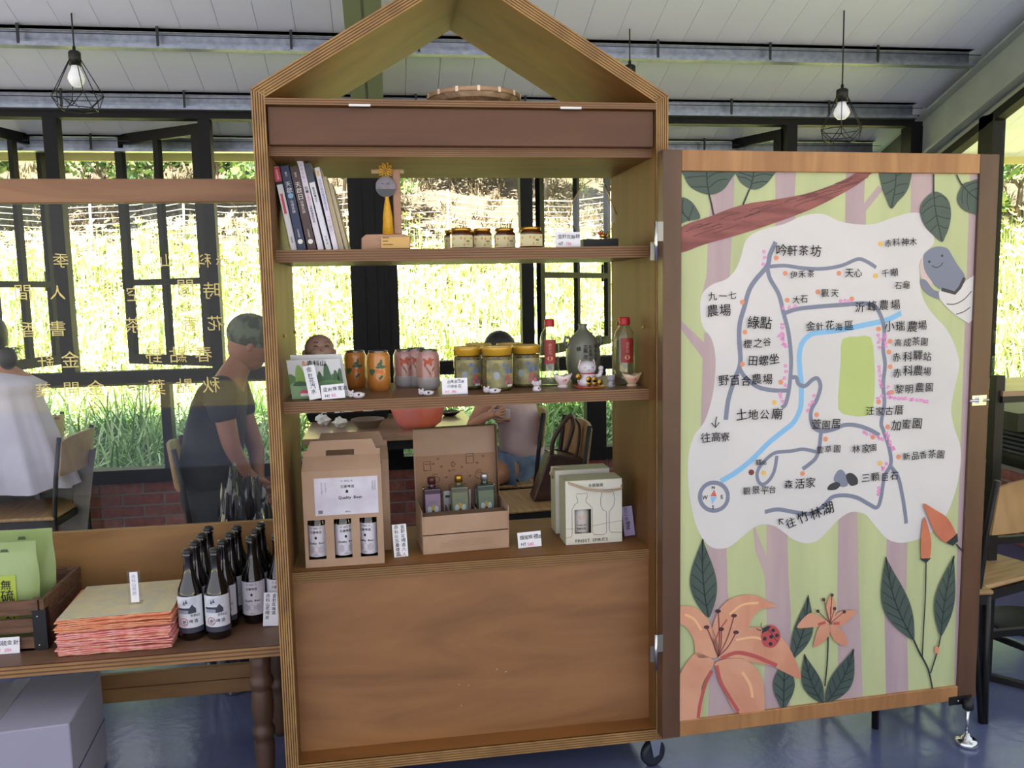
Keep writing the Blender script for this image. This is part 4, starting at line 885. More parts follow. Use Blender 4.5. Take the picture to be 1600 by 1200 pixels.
# clear bottles
RL = M('red label', (150, 44, 40), .45, rgb2=(120, 34, 34), scale=20); RC_ = M('red cap', (178, 36, 42), .4); WG = glass('clear liquor', (.93, .95, .94), 1.6)
def clearbottle(xl, xr, yt, yb, a0, label, Y=None):
    c, r, h = fit(xl, xr, yt, yb, ZBt, Y); t = thing('liquor_bottle', label, 'bottle', c, 'clear liquor bottles with red caps')
    q = MB(); q.lathe(c, [(r*.9, 0), (r, .004), (r*.98, h*.12), (r, h*.2), (r, h*.7), (r*.85, h*.79), (r*.5, h*.86), (r*.42, h*.9)], WG, n=28); q.build('body', t)
    q = MB(); q.lathe(c, [(r*.84, .004), (r*.9, h*.2), (r*.9, h*.66), (r*.6, h*.68)], glass('liquid', (.9, .93, .92), 1.0), n=20); q.build('liquor', t)
    q = MB(); q.lathe(c, [(r*.5, h*.885), (r*.52, h*.9), (r*.52, h-.003), (r*.45, h)], RC_, n=20); q.build('cap', t)
    q = MB(); P = [cyl_fn((c.x, c.y), r+.0006, a0-.62+1.24*i/8, c.z)(0, 0) for i in range(9)]; q.add([p_+V((0, 0, h*.34)) for p_ in P]+[p_+V((0, 0, h*.7)) for p_ in P], [(i, i+1, 10+i, 9+i) for i in range(8)], RL)
    f = cyl_fn((c.x, c.y), r+.001, a0, c.z); q.text('金針花', f_off(f, -.005, h*.6), .011, M('label rose gold', (206, 150, 110), .5), bold=.01, vert=True); dq(q, f, 0, h*.42, .009, .007, MATS['label rose gold']); q.build('paper_label', t)
clearbottle(844, 873.5, 498.5, 604, -.15, 'clear liquor bottle with red cap, left of the stoneware jug')
clearbottle(959.5, 992, 495.5, 603, .0, 'clear liquor bottle with red cap, against the right cabinet side')
# stoneware jug
c, r, h = fit(884, 938, 506, 603, ZBt, Y=.31); t = thing('stoneware_jug', 'grey-green stoneware liquor jug with black calligraphy behind the lucky cat', 'jug', c); CEL = M('celadon stoneware', (126, 128, 112), .35, rgb2=(112, 114, 100), scale=6, spec=.6)
q = MB(); q.lathe(c, [(r*.62, 0), (r*.85, h*.1), (r*.98, h*.3), (r, h*.45), (r*.95, h*.62), (r*.78, h*.75), (r*.5, h*.83), (r*.27, h*.9), (r*.22, h*.95), (r*.3, h*.995), (r*.26, h), (r*.2, h*.96)], CEL, n=32); q.build('body', t)
for s in (-1, 1): MB().tube([(c.x+s*r*.9, c.y, c.z+h*.6), (c.x+s*r*1.1, c.y, c.z+h*.68), (c.x+s*r*1.02, c.y, c.z+h*.78), (c.x+s*r*.78, c.y, c.z+h*.76)], .005, CEL).build('lug', t)
q = MB()
for st, x, y, s_ in (('朝辭白帝', .55, .66, .013), ('彩雲間千', .2, .66, .012), ('古風度', -.12, .66, .015), ('緣', -.5, .62, .017)):
    aa = x; q.text(st, f_off(cyl_fn((c.x, c.y), r*1.012, aa, c.z), -.006, h*y-.012), s_, INK, jit=1, bold=.02, vert=True)
q.build('calligraphy', t)
# lucky cat
WC = M('glazed white', (206, 200, 208), .25, spec=.6, coat=.4); RR = M('glazed red', (170, 28, 32), .3)
xm_, Yc = PX(919, .15, z+.03), .15; p_ = pm((xm_, Yc, z)); t = thing('lucky_cat', 'white beckoning lucky cat with gold coins on a red and gold base', 'figurine', (xm_, Yc, z)); S_ = p_
q = MB(); q.box((xm_-20*S_, Yc-.03, z), (xm_+24*S_, Yc+.03, z+.005), RR); q.box((xm_-12*S_, Yc-.031, z+.0015), (xm_+22*S_, Yc-.03, z+.004), GOLD); q.build('base', t, bevel=.001)
q = MB(); q.lathe((xm_-1*S_, Yc, z+.005), [(15*S_, 0), (16*S_, .01), (15*S_, .022), (11*S_, .034), (9*S_, .04), (0, .042)], WC, n=24); q.build('body', t)
zh_ = z+.058; q = MB(); q.ball((xm_-2*S_, Yc-.002, zh_), 14.5*S_, WC, n=24, sc=(1, .85, .78)); q.build('head', t)
q = MB(); q.lathe((xm_-1*S_, Yc, z+.04), [(10.5*S_, 0), (11.5*S_, .001), (11.5*S_, .003), (10.5*S_, .004)], RR, n=24); q.build('collar', t)
for s in (-1, 1):
    q = MB(); o = V((xm_-2*S_+s*9.5*S_, Yc-.004, zh_+.008)); q.prism([o+V((-.007, 0, 0)), o+V((.007, 0, 0)), o+V((s*.003, 0, .017))], (0, .006, 0), WC); q.prism([o+V((-.004, -.001, .001)), o+V((.004, -.001, .001)), o+V((s*.002, -.001, .013))], (0, .001, 0), RR); q.build('ear', t)
q = MB()
for s in (-1, 1): q.tube([(xm_-2*S_+s*6*S_-.004, Yc-.0235, zh_+.001), (xm_-2*S_+s*6*S_, Yc-.0245, zh_+.003), (xm_-2*S_+s*6*S_+.004, Yc-.0235, zh_+.001)], .0006, INK, n=5)
q.tube([(xm_-2*S_-.003, Yc-.0255, zh_-.004), (xm_-2*S_, Yc-.026, zh_-.0055), (xm_-2*S_+.003, Yc-.0255, zh_-.004)], .0005, INK, n=5); q.build('painted_face', t)
q = MB(); q.tube([(xm_+10*S_, Yc-.002, z+.03), (xm_+18*S_, Yc-.004, z+.035), (xm_+20*S_, Yc-.006, z+.05)], [.007, .0075, .0065], WC); q.ball((xm_+19.5*S_, Yc-.007, z+.056), .008, WC, n=12); q.build('raised_paw', t)
q = MB(); q.tube([(xm_-9*S_, Yc-.006, z+.026), (xm_-15*S_, Yc-.014, z+.018)], [.007, .006], WC); q.build('lower_paw', t)
def coin(x, y, zz_, r_): 
    q = MB(); q.lathe((x, y, zz_), [(0, 0), (r_, 0), (r_, .002), (0, .002)], GOLD, n=16, ax=(0, -1, 0), sx=1, sy=1.2); f = plane_fn((x-r_*.5, y-.0027, zz_-r_*.4), (1, 0, 0), (0, 0, 1)); q.text('福', f, r_*1.05, INK, bold=.02); q.build('coin', t)
coin(xm_-17.5*S_, Yc-.02, z+.034, .0085)
for (dx, dz) in ((-3, .024), (6, .024), (-2, .012), (7, .012), (15, .014)): coin(xm_+dx*S_, Yc-.031, z+dz+.002, .0078)
# ingot dishes
def ingot(xl, xr, yt, yb, m, label, Y=None):
    c, r, h = fit(xl, xr, yt, yb, ZBt, Y, k=.5); t = thing('ingot_dish', label, 'dish', c, 'ingot shaped dishes'); q = MB()
    q.lathe(c, [(r*.5, 0), (r*.52, h*.16), (r*.36, h*.2)], m, n=20, sy=.6); q.build('foot', t)
    q = MB(); n = 28; vs = []; prof = [(.36, .18, 0), (.7, .5, .2), (.98, .86, 1), (.9, .9, 1), (.5, .5, .2), (0, .4, 0)]
    for (rr, hh, k) in prof:
        for i in range(n): a = 2*math.pi*i/n; w_ = abs(math.cos(a))**1.5; vs.append((c.x+r*rr*math.cos(a), c.y+r*.62*rr*math.sin(a), c.z+h*(hh+k*(.14*w_-.06+ .10*math.cos(6*a)*.35))))
    q.add(vs, [(j*n+i, j*n+(i+1) % n, (j+1)*n+(i+1) % n, (j+1)*n+i) for j in range(len(prof)-1) for i in range(n)], m, True); q.build('bowl', t)
    q = MB(); f = lambda x, y: c+V((x, -r*.62*.55-.002-y*.25, y)); dq(q, f, 0, h*.5, .003, .004, PINK); dq(q, f, .006, h*.56, .003, .003, RD2); q.build('painted_blossom', t)
ingot(863, 895, 583, 607, M('pink glaze', (226, 208, 208), .25, coat=.5), 'pink glazed ingot-shaped dish beside the lucky cat')
ingot(971, 1003.5, 582, 605, M('cream glaze', (206, 176, 142), .25, coat=.5), 'cream glazed ingot-shaped dish at the right end of the shelf')
# small animal figurines
def lying(xl, xr, yt, yb, label, flip=1, m=WC):
    c, r, h = fit(xl, xr, yt, yb, ZBt, k=.4); t = thing('animal_figurine', label, 'figurine', c, 'small white animal figurines'); q = MB()
    q.ball(c+V((flip*r*.25, 0, h*.42)), 1, m, sc=(r*.72, r*.4, h*.42)); q.tube([c+V((flip*r*.8, 0, h*.4)), c+V((flip*r*.98, 0, h*.62))], [.003, .0015], m); q.build('body', t)
    q = MB(); q.ball(c+V((-flip*r*.6, -r*.08, h*.58)), 1, m, sc=(r*.36, r*.34, h*.4)); 
    for s in (-1, 1): q.ball(c+V((-flip*r*.6+s*r*.22, 0, h*.92)), 1, m, n=8, sc=(.003, .002, .004))
    q.build('head', t); q = MB()
    q.ball(c+V((flip*r*.3, -r*.36, h*.5)), 1, BLK, n=8, sc=(.004, .001, .003)); q.ball(c+V((-flip*r*.7, -r*.42, h*.62)), 1, BLK, n=6, sc=(.0012, .001, .0012)); q.ball(c+V((-flip*r*.5, -r*.42, h*.62)), 1, BLK, n=6, sc=(.0012, .001, .0012)); q.build('painted_spot', t, kind='stuff')
lying(543, 570, 610, 623.5, 'white animal figurine with black marks below the left orange can')
lying(653, 678, 608, 619, 'white animal figurine below the right pink can', 1)
lying(754, 783.5, 604, 616, 'white lying dog figurine in front of the middle tea jar', 1)
def sitting(xl, xr, yt, yb, m, label):
    c, r, h = fit(xl, xr, yt, yb, ZBt, k=.8); t = thing('cat_figurine', label, 'figurine', c, 'small sitting cat figurines'); q = MB()
    q.lathe(c, [(r*.8, 0), (r*.95, h*.15), (r*.7, h*.42), (r*.5, h*.52)], m, n=16); q.build('body', t); q = MB(); q.ball(c+V((0, -r*.1, h*.7)), 1, m, sc=(r*.98, r*.85, h*.25))
    for s in (-1, 1): q.prism([c+V((s*r*.35, -.002, h*.85)), c+V((s*r*.95, -.002, h*.8)), c+V((s*r*.8, -.002, h*1.03))], (0, .004, 0), m)
    q.build('head', t); q = MB(); q.ball(c+V((-r*.35, -r*.92, h*.72)), 1, BLK, n=6, sc=(.0013, .001, .001)); q.ball(c+V((r*.35, -r*.92, h*.72)), 1, BLK, n=6, sc=(.0013, .001, .001)); q.ball(c+V((r*.3, -r*.85, h*.3)), 1, BLK, n=6, sc=(.002, .001, .003)); q.build('painted_spot', t, kind='stuff')
sitting(831, 846, 594, 612, WC, 'tiny white sitting cat figurine before the right tea jar')
sitting(947.5, 961, 585, 606, M('grey glaze', (150, 148, 158), .35), 'tiny grey sitting cat figurine right of the lucky cat')

# ================================================================= lower shelf
z = ZCt+.001
KR = M('kraft board', (176, 146, 122), .75, rgb2=(166, 136, 112), scale=8); KRD = M('kraft board inside', (120, 94, 70), .8)
LBW = M('beer label', (214, 210, 220), .6, rgb2=(196, 190, 204), scale=14)
BGL = M('dark beer glass', (14, 10, 10), .08, spec=.7, coat=.6)
# beer bottles (shared model)
def beer(c, r, h, kind, label, grp, a0=0, ns=None):
    c = V(c); t = thing('beer_bottle', label, 'bottle', c, grp)
    q = MB(); q.lathe(c, [(r*.88, 0), (r, .006), (r, h*.5), (r*.93, h*.56), (r*.55, h*.68), (r*.42, h*.76), (r*.36, h*.9), (r*.42, h*.92), (r*.42, h*.955), (r*.36, h*.96)], BGL, n=28); q.build('body', t)
    q = MB(); q.lathe(c, [(r*.44, h*.955), (r*.46, h*.965), (r*.42, h*.985), (r*.3, h), (0, h)], M('black crown cap', (44, 42, 44), .35, .3), n=20); q.build('crown_cap', t)
    q = MB(); m_ = LBW if kind == 'craft' else M('old ale label', (214, 216, 226), .55); lo, hi = (.11, .5) if kind == 'craft' else (.09, .5)
    P = [cyl_fn((c.x, c.y), r+.0006, a0-1.35+2.7*i/18, c.z)(0, 0) for i in range(19)]; q.add([p_+V((0, 0, h*lo)) for p_ in P]+[p_+V((0, 0, h*hi)) for p_ in P], [(i, i+1, 20+i, 19+i) for i in range(18)], m_)
    f = cyl_fn((c.x, c.y), r+.0012, a0, c.z)
    if kind == 'craft': 
        q.text('☆ 2022 ☆', f_off(f, -.016, h*.46), .0065, INK, bold=.01); q.text('忘憂啤酒', f_off(f, -.017, h*.405), .0085, INK, bold=.02); dq(q, f, 0, h*.35, .0035, .0045, INK); q.text('Quality Beer', f_off(f, -.0235, h*.27), .0088, INK, bold=.015); q.text('赤科山', f_off(f, -.006, h*.13), .004, INK)
        for (x, y, w_, v_) in ((-.5, .2, .008, .012), (.55, .2, .008, .012), (0, .2, .012, .01)): dq(q, f, x*r, y*h, w_, v_, M('label faint drawing', (186, 176, 190), .6))
    else:
        K = M('label dark print', (58, 60, 78), .6); Pp = [cyl_fn((c.x, c.y), r+.0009, a0-1.35+2.7*i/18, c.z)(0, 0) for i in range(19)]; q.add([p_+V((0, 0, h*.09)) for p_ in Pp]+[p_+V((0, 0, h*.15)) for p_ in Pp], [(i, i+1, 20+i, 19+i) for i in range(18)], K)
        HG = M('label house grey', (150, 154, 172), .6); g2 = cyl_fn((c.x, c.y), r+.0016, a0, c.z)
        def strips(x0, x1, lo_, hi_, m):
            n = 10; X_ = [x0+(x1-x0)*i/n for i in range(n+1)]; q.add([g2(x, h*lo_(x)) for x in X_]+[g2(x, h*hi_(x)) for x in X_], [(i, i+1, n+2+i, n+1+i) for i in range(n)], m)
        strips(-.028, .004, lambda x: .31, lambda x: .35, HG); strips(.004, .026, lambda x: .31+.3*(x-.004), lambda x: .36+.05*(1-abs(x-.015)/.011), K)
        strips(-.030, .006, lambda x: .35, lambda x: .372+.2*(x+.03)*.5, K)
        for wx in (-.022, -.014, -.006): q.add([g2(wx, h*.322), g2(wx+.004, h*.322), g2(wx+.004, h*.342), g2(wx, h*.342)], [(0, 1, 2, 3)], K)
        for kk in range(5): strips(-.030+.004*kk, .028, lambda x, kk=kk: .405+.016*kk+.4*x, lambda x, kk=kk: .408+.016*kk+.4*x, HG)
        for (x, y) in ((-.008, .43), (-.001, .445)): q.add([f(x-.004, h*(y-.02)), f(x+.004, h*(y-.02)), f(x, h*(y+.03))], [(0, 1, 2)], K)
        q.text('赤科山', f_off(f, .008, h*.275), .0095, INK, bold=.02); q.text('啤酒', f_off(f, .004, h*.205), .012, INK, bold=.02, adv=1.15); q.text('老', f_off(f, -.0175, h*.19), .015, INK, bold=.03)
        ring_ = [f(-.0105+.0115*math.cos(a), h*.215+.0115*math.sin(a)) for a in np.linspace(0, 6.283, 21)]; q.tube(ring_, .0009, M('label red ring', (190, 44, 54), .5), n=4)
    q.build('paper_label', t); return t
# carry carton
A = atZ(478, 888, z); B = atZ(601, 880, z); u = (B-A); u.z = 0; wd = u.length; u.normalize(); v_ = V((-u.y, u.x, 0)); H_ = atP(473, 739, A, -v_).z-z; dp = .085
def carton(A, u, vv, wd, H_, dp, label, windows=True, handle=True):
    t = thing('beer_carton', label, 'box', A, 'carry cartons for three bottles'); O = V(A); Z = V((0, 0, 1)); th = .002
    def fb(a, b, c0, c1, name=None, q=None, off=0, m=KR): q.pbox(O+u*a+Z*c0-vv*off, u*(b-a), vv*th, Z*(c1-c0), m)
    q = MB()
    if windows:
        ws = [(.05, .155), (.38, .48), (.70, .80)]; ws = [(.045, .265), (.375, .595), (.70, .92)]; z0, z1 = .085, .50
        fb(0, wd, 0, H_*z0, q=q); fb(0, wd, H_*z1, H_, q=q)
        e = [0]+[x for w2 in ws for x in w2]+[1]
        for i in range(0, len(e), 2): fb(wd*e[i], wd*e[i+1], H_*z0, H_*z1, q=q)
    else: fb(0, wd, 0, H_, q=q)
    q.pbox(O+vv*(dp-th), u*wd, vv*th, Z*H_, KR); q.pbox(O+vv*th, u*th, vv*(dp-2*th), Z*H_, KR); q.pbox(O+u*(wd-th)+vv*th, u*th, vv*(dp-2*th), Z*H_, KR); q.build('box_body', t)
    # gable: two sloped handle panels
    hh = .077; mid = dp*.52
    for s in (0, 1):
        a = vv*(mid-.003 if s == 0 else mid+.003)
        e0 = (O+Z*H_) if s == 0 else (O+Z*H_+vv*dp); top = O+a+Z*(H_+.035)
        q = MB(); q.prism([e0, e0+u*wd, top+u*(wd*.99), top+u*(wd*.01)], Z*.002, KR); q.build('top_flap', t)
        q = MB(); P0 = top; zz2 = Z*(hh-.03); dpv = vv*(-.0 if s == 0 else .0)
        for (a0, a1, b0, b1) in ((.01, .30, 0, .4), (.66, .99, 0, .4), (.06, .94, .4, 1)):
            q.prism([P0+u*(wd*a0)+zz2*b0, P0+u*(wd*a1)+zz2*b0, P0+u*(wd*(a1-.05*(b1 > .5)))+zz2*b1, P0+u*(wd*(a0+.05*(b1 > .5)))+zz2*b1], vv*(.002 if s == 0 else -.002), KR if s == 0 else KRD)
        q.build('handle_panel', t)
    return t
t = carton(A, u, v_, wd, H_, dp, 'kraft carry carton with white label and three bottle windows, front left of lower shelf'); O = V(A); Z = V((0, 0, 1))
fl = lambda s, c, k=.0008: O+u*(wd*s)+Z*(H_*c)-v_*k
q = MB(); q.pbox(fl(.15, .545), u*(wd*.8), -v_*.0005, Z*(H_*.39), LBW); f = lambda x, y: fl(.15, .545, .0018)+u*x+Z*y
L_, Hh = wd*.8, H_*.39
q.text('☆ 2022 ☆', f_off(f, L_*.41, Hh*.88), .007, INK); q.text('忘憂啤酒', f_off(f, L_*.41, Hh*.72), .0095, INK, bold=.02); dq(q, f, L_*.51, Hh*.62, .004, .005, INK); q.text('Quality Beer', f_off(f, L_*.37, Hh*.42), .0118, INK, bold=.02); q.text('赤科山', f_off(f, L_*.47, Hh*.06), .005, INK)
for (sx_, st) in ((.1, '原料水大麥芽'), (.16, '金針花啤酒'), (.9, '產地花蓮縣'), (.94, '玉里鎮高寮')): q.text(st, f_off(f, L_*sx_, Hh*.84), .0055, M('grey print', (150, 150, 170), .6), vert=True)
for i in range(9): q.add([f(L_*(.05+.008*i), Hh*.05), f(L_*(.05+.008*i+.004), Hh*.05), f(L_*(.05+.008*i+.004), Hh*.14), f(L_*(.05+.008*i), Hh*.14)], [(0, 1, 2, 3)], INK)
q.build('white_label', t)
for i, s in enumerate((.155, .485, .81)):
    c = O+u*(wd*s)+v_*.038; c.z = z+.002; beer(c, .0275, .232, 'craft', 'labelled beer bottle inside the %s window of the front kraft carton' % ('left', 'middle', 'right')[i], 'beer bottles inside the kraft carton', a0=(-.1, .3, -.35)[i]-.05)
A2 = A+v_*.125+u*.02; t2 = carton(A2, u, v_, wd, H_, dp, 'plain kraft carry carton standing behind the front beer carton', windows=False)
card(616, 638, 814, 865, .14, ZCt, (('金針花啤酒六入', .58, .86, .3, INK), ('赤科山忘憂禮盒', .14, .86, .3, INK), ('650', .4, .02, .26, PINK)), 'narrow white price card between the beer carton and the gift box', vert=True, rot=-.04)
# honey gift box
A = atZ(661, 867, z); B = atZ(796, 855, z); u = (B-A); u.z = 0; wd = u.length; u.normalize(); v_ = V((-u.y, u.x, 0)); O = V(A); Z = V((0, 0, 1)); H_ = atP(659, 810, A, -v_).z-z; dp = .16; H1 = H_*.5
t = thing('gift_box', 'open kraft gift box with three square bottles and printed lid', 'box', A)
q = MB(); q.pbox(O, u*wd, v_*.002, Z*H1, KR); q.pbox(O+u*.001-v_*-.004+Z*(H1+.002), u*(wd-.002), v_*.002, Z*(H_-H1), KR)
q.pbox(O, u*.002, v_*dp, Z*(H_+.02), KR); q.pbox(O+u*(wd-.002), u*.002, v_*dp, Z*(H_+.02), KR); q.pbox(O+v_*dp, u*wd, v_*.002, Z*(H_+.02), KR); q.pbox(O+u*.002+v_*.006+Z*(H_-.004), u*(wd-.004), v_*(dp*.38), Z*.002, KRD); q.build('tray', t)
q = MB()
for s in (.345, .665): q.pbox(O+u*(wd*s)+v_*(dp*.4), u*.002, v_*(dp*.58), Z*(H_-.002), KR)
q.pbox(O+u*.003+v_*(dp*.4)+Z*.045, u*(wd-.006), v_*(dp*.58), Z*.002, KRD); q.build('divider', t)
Ob = O+v_*(dp+.004)+Z*(H_+.0); hl = atP(643, 671, Ob, -v_).z-Ob.z; q = MB(); lv = (Z+v_*.08).normalized(); q.pbox(Ob, u*wd, v_*.003, lv*hl, KR); q.pbox(Ob-v_*.03+u*(wd-.002)+Z*.02, u*.002, v_*.03, lv*(hl-.02), KRD); q.pbox(Ob+lv*hl-v_*.028, u*wd, v_*.028, lv*.002, KRD); q.build('lid', t)
q = MB(); LG = M('kraft line print', (92, 66, 54), .7); f = lambda x, y: Ob+u*x+lv*y-v_*.0012; KR2 = M('kraft inner sheet', (156, 120, 92), .75)
q.poly([f(.004, hl*.0), f(wd-.004, 0), f(wd-.004, hl*.63), f(.004, hl*.63)], KR2); f = lambda x, y: Ob+u*x+lv*y-v_*.0022
def outline(pts, w_=.0007): q.tube([f(x, y) for x, y in pts], w_, LG, n=4)
for (x, y, s) in ((.03, .105, 1), (.165, .12, 1.1)): outline([(x, y), (x+.022*s, y), (x+.022*s, y+.028*s), (x, y+.028*s), (x, y)]); outline([(x+.003, y+.02*s), (x+.02*s, y+.02*s)])
for (x, y) in ((.065, .075), (.205, .08)): outline([(x+.014*math.cos(a), y+.01*math.sin(a)) for a in np.linspace(0, 6.28, 10)]); outline([(x-.01, y+.01), (x-.004, y+.018), (x+.008, y+.016)])
for (x, y) in ((.06, .125), (.075, .14), (.085, .115), (.1, .08), (.11, .1), (.14, .08), (.15, .11), (.175, .08), (.22, .14), (.2, .12)): outline([(x+.004*math.cos(a), y+.003*math.sin(a)) for a in np.linspace(0, 6.28, 6)])
outline([(.123+.008*math.cos(a)*abs(math.cos(2.5*a)), .12+.008*math.sin(a)) for a in np.linspace(0, 6.28, 24)]); q.text('蜂蜜', f_off(f, .117, .1), .006, LG, bold=.01); q.build('inner_print', t)
q = MB()
for k in range(4): q.pbox(O+u*(wd*(.2 if k else .3))+Z*(H1*(.62-.1*k))-v_*.0006, u*(wd*(.6 if k else .5)), -v_*.0003, Z*.0012, M('faint print', (150, 122, 102), .7))
q.build('fine_print', t)
def sqb(s, w_, col, cap, lab, label):
    c = O+u*(wd*s)+v_*(dp*.66); hb = .135; c.z = z+.05; T = thing('square_bottle', label, 'bottle', c, 'square honey drink bottles in the gift box'); hw = w_/2
    q = MB(); q.pbox(c-u*hw-v_*hw*.8, u*w_, v_*w_*.8, Z*hb*.95, col); q.build('body', T, bevel=.006, seg=3)
    q = MB(); q.lathe(c+Z*(hb*.93), [(.014, 0), (.011, .008), (.011, .014)], col, n=16); q.build('neck', T)
    q = MB(); q.lathe(c+Z*(hb*.93+.013), [(.0125, 0), (.0125, .018), (.011, .02), (0, .02)], cap, n=20); q.build('cap', T)
    q = MB(); o = c-v_*(hw*.8+.0008)-u*(hw*.82)+Z*(.03); ff = lambda x, y: o+u*x+Z*y; q.pbox(o, u*w_*.82, -v_*.0004, Z*(hb*.6), lab)
    ff = lambda x, y: o+u*x+Z*y-v_*.0012; W3 = w_*.82; Q = M('bee yellow', (170, 140, 60), .6); dq(q, ff, W3*.5, .035, .005, .014, Q); dq(q, ff, W3*.5, .026, .004, .005, INK); dq(q, ff, W3*.28, .033, .007, .011, M('bee wing', (166, 176, 178), .6)); dq(q, ff, W3*.72, .033, .007, .011, MATS['bee wing']); q.text('蜂蜜飲', f_off(ff, W3*.22, .052), .009, M('label blue ink', (96, 116, 130), .6), bold=.01)
    q.build('paper_label', T)
GC = M('purple drink', (58, 34, 46), .15, coat=.6); GA = M('olive drink', (84, 84, 62), .15, coat=.6); GE = M('green drink', (52, 64, 50), .15, coat=.6)
sqb(.17, .056, GC, M('dark red cap', (74, 34, 34), .3), M('label mauve', (132, 112, 136), .6), 'square bottle with dark red cap, left in the gift box')
sqb(.49, .058, GA, GOLD, M('label olive', (110, 116, 92), .6), 'square bottle with gold cap, middle of the gift box')
sqb(.80, .058, GE, M('silver cap', (190, 186, 190), .3, .8), M('label green', (96, 112, 92), .6), 'square bottle with silver cap, right in the gift box')
tc_ = thing('info_card', 'white card standing behind the middle square bottle in the gift box', 'card', O+u*(wd*.32)+v_*(dp*.9)); q = MB(); q.pbox(O+u*(wd*.33)+v_*(dp*.93)+Z*.006, u*(wd*.33), v_*.001, Z*.145, PAPER); q.build('board', tc_); q = MB(); q.pbox(O+u*(wd*.35)+v_*(dp*.93-.001)+Z*.13, u*.012, v_*.0004, Z*.008, GR_); q.build('green_mark', tc_)
card(810, 847, 824, 848, .15, ZCt, (('蜂蜜醋禮盒', .08, .56, .3, INK), ('NT', .12, .12, .26, INK), ('580', .4, .12, .28, PINK)), 'white price card between the gift box and the spirit boxes', rot=-.04)
card(976, 993, 785, 831, .2, ZCt, (('三二白禮盒', .2, .84, .4, INK), ('350', .25, .06, .34, PINK)), 'lilac price card leaning against the right cabinet side', vert=True, rot=-.08, mat=M('lilac card', (170, 158, 196), .6))
# spirit gift boxes
SPB = M('pale cream carton', (216, 214, 200), .6, rgb2=(208, 206, 192), scale=2); SPS = M('carton grey green side', (176, 176, 146), .6)
def spirit(A, B, ytl, label, front=True, dp=.1, dx=0):
    A = V(A); B = V(B); u = (B-A); u.z = 0; wd = u.length; u.normalize(); v_ = V((-u.y, u.x, 0)); Z = V((0, 0, 1)); H_ = ytl
    t = thing('spirit_box', label, 'box', A, 'pale spirit gift boxes'); q = MB(); th = .002
    if front:
        w0, w1, h0, h1 = .155, .45, .17, .55
        for (a0, a1, b0, b1) in ((0, w0, 0, 1), (w1, 1, 0, 1), (w0, w1, 0, h0), (w0, w1, h1, 1)): q.pbox(A+u*(wd*a0)+Z*(H_*b0), u*(wd*(a1-a0)), v_*th, Z*(H_*(b1-b0)), SPB)
    else: q.pbox(A, u*wd, v_*th, Z*H_, SPB)
    q.pbox(A+v_*th, u*th, v_*(dp-th), Z*H_, SPS); q.pbox(A+u*(wd-th)+v_*th, u*th, v_*(dp-th), Z*H_, SPS); q.pbox(A+v_*dp, u*wd, v_*th, Z*H_, SPS); q.pbox(A+Z*H_, u*wd, v_*dp, Z*.002, SPS); q.build('box_body', t)
    q = MB(); q.tube([A+u*.004+v_*(dp*.3)+Z*(H_+.001), A+u*(wd*.06)-v_*.004+Z*(H_-.004), A+u*(wd*.4)-v_*.012+Z*(H_-.026), A+u*(wd*.75)-v_*.012+Z*(H_-.034), A+u*(wd*.98)-v_*.008+Z*(H_-.028), A+u*(wd*1.01)+v_*.01+Z*(H_-.012)], .003, M('beige cord', (182, 156, 128), .8)) if front else q.tube([A-u*.002+v_*.03+Z*(H_*.86), A-u*.012+v_*.02+Z*(H_*.95), A-u*.004+v_*.02+Z*(H_+.01), A+u*.03+v_*.02+Z*(H_+.004)], .0035, M('beige cord', (182, 156, 128), .8))
    q.build('cord_handle', t)
    if front:
        q = MB(); LN = M('grey line', (128, 124, 128), .7); f = lambda x, y: A+u*(wd*x)+Z*(H_*y)-v_*.0008
        P1 = [(0, .12), (.08, .12), (.11, .16), (.11, .56), (.16, .64), (.21, .66), (.21, .72), (.19, .74), (.19, .80), (.38, .80), (.38, .74), (.36, .72), (.36, .66), (.42, .62), (.47, .56), (.47, .18), (.5, .14), (.67, .13), (.72, .17), (.72, .5), (.66, .52), (.62, .6), (.62, .7), (.64, .82), (.62, .84), (.85, .84), (.84, .8), (.87, .7), (.86, .6), (.81, .53), (.77, .5), (.77, .2), (.8, .16), (1, .15)]
        q.tube([f(x, y) for x, y in P1], .0006, LN, n=4); q.tube([f(x, y) for x, y in ((0, .26), (.15, .25)) ], .0004, LN, n=4); q.tube([f(x, y) for x, y in ((.47, .28), (.7, .31), (1, .34))], .0004, LN, n=4)
        g = lambda x, y: f(0, 0)+u*x+Z*y-v_*.0012
        q.text('FINEST SPIRITS', f_off(g, wd*.16, H_*.035), .0132, M('dark print', (70, 68, 70), .6), bold=.012, adv=1.25); q.text('永豐釀酒', f_off(g, wd*.4, H_*.9), .0115, MATS['dark print'], bold=.01); q.build('line_print', t)
    return t, u, v_, wd
A = atZ(884.5, 852, z); B = atZ(972, 846, z); H_ = atP(881, 753, A, (B-A).cross(V((0, 0, 1)))).z-z
t, u, v_, wd = spirit(A, B, H_, 'pale spirit gift box with bottle and glass outlines, in front', dp=.085)
c = A+u*(wd*.3)+v_*.04; T = thing('spirit_flask', 'white labelled flask seen through the window of the front spirit box', 'bottle', (c.x, c.y, z+.003)); q = MB(); q.lathe((c.x, c.y, z+.003), [(.026, 0), (.03, .005), (.03, .095), (.02, .115), (.012, .125), (.012, .15)], M('white flask', (196, 190, 184), .35), n=24); q.build('body', T)
q = MB(); f = cyl_fn((c.x, c.y), .0306, 0, z)
for i, (st, s_) in enumerate((('Quality Beer', .006), ('香檬米酒', .007), ('500ml', .006))): q.text(st, f_off(f, -.016, .055-.012*i), s_, INK, bold=.01)
dq(q, f, 0, .08, .01, .007, M('pink print', (206, 170, 164), .6)); q.build('paper_label', T)
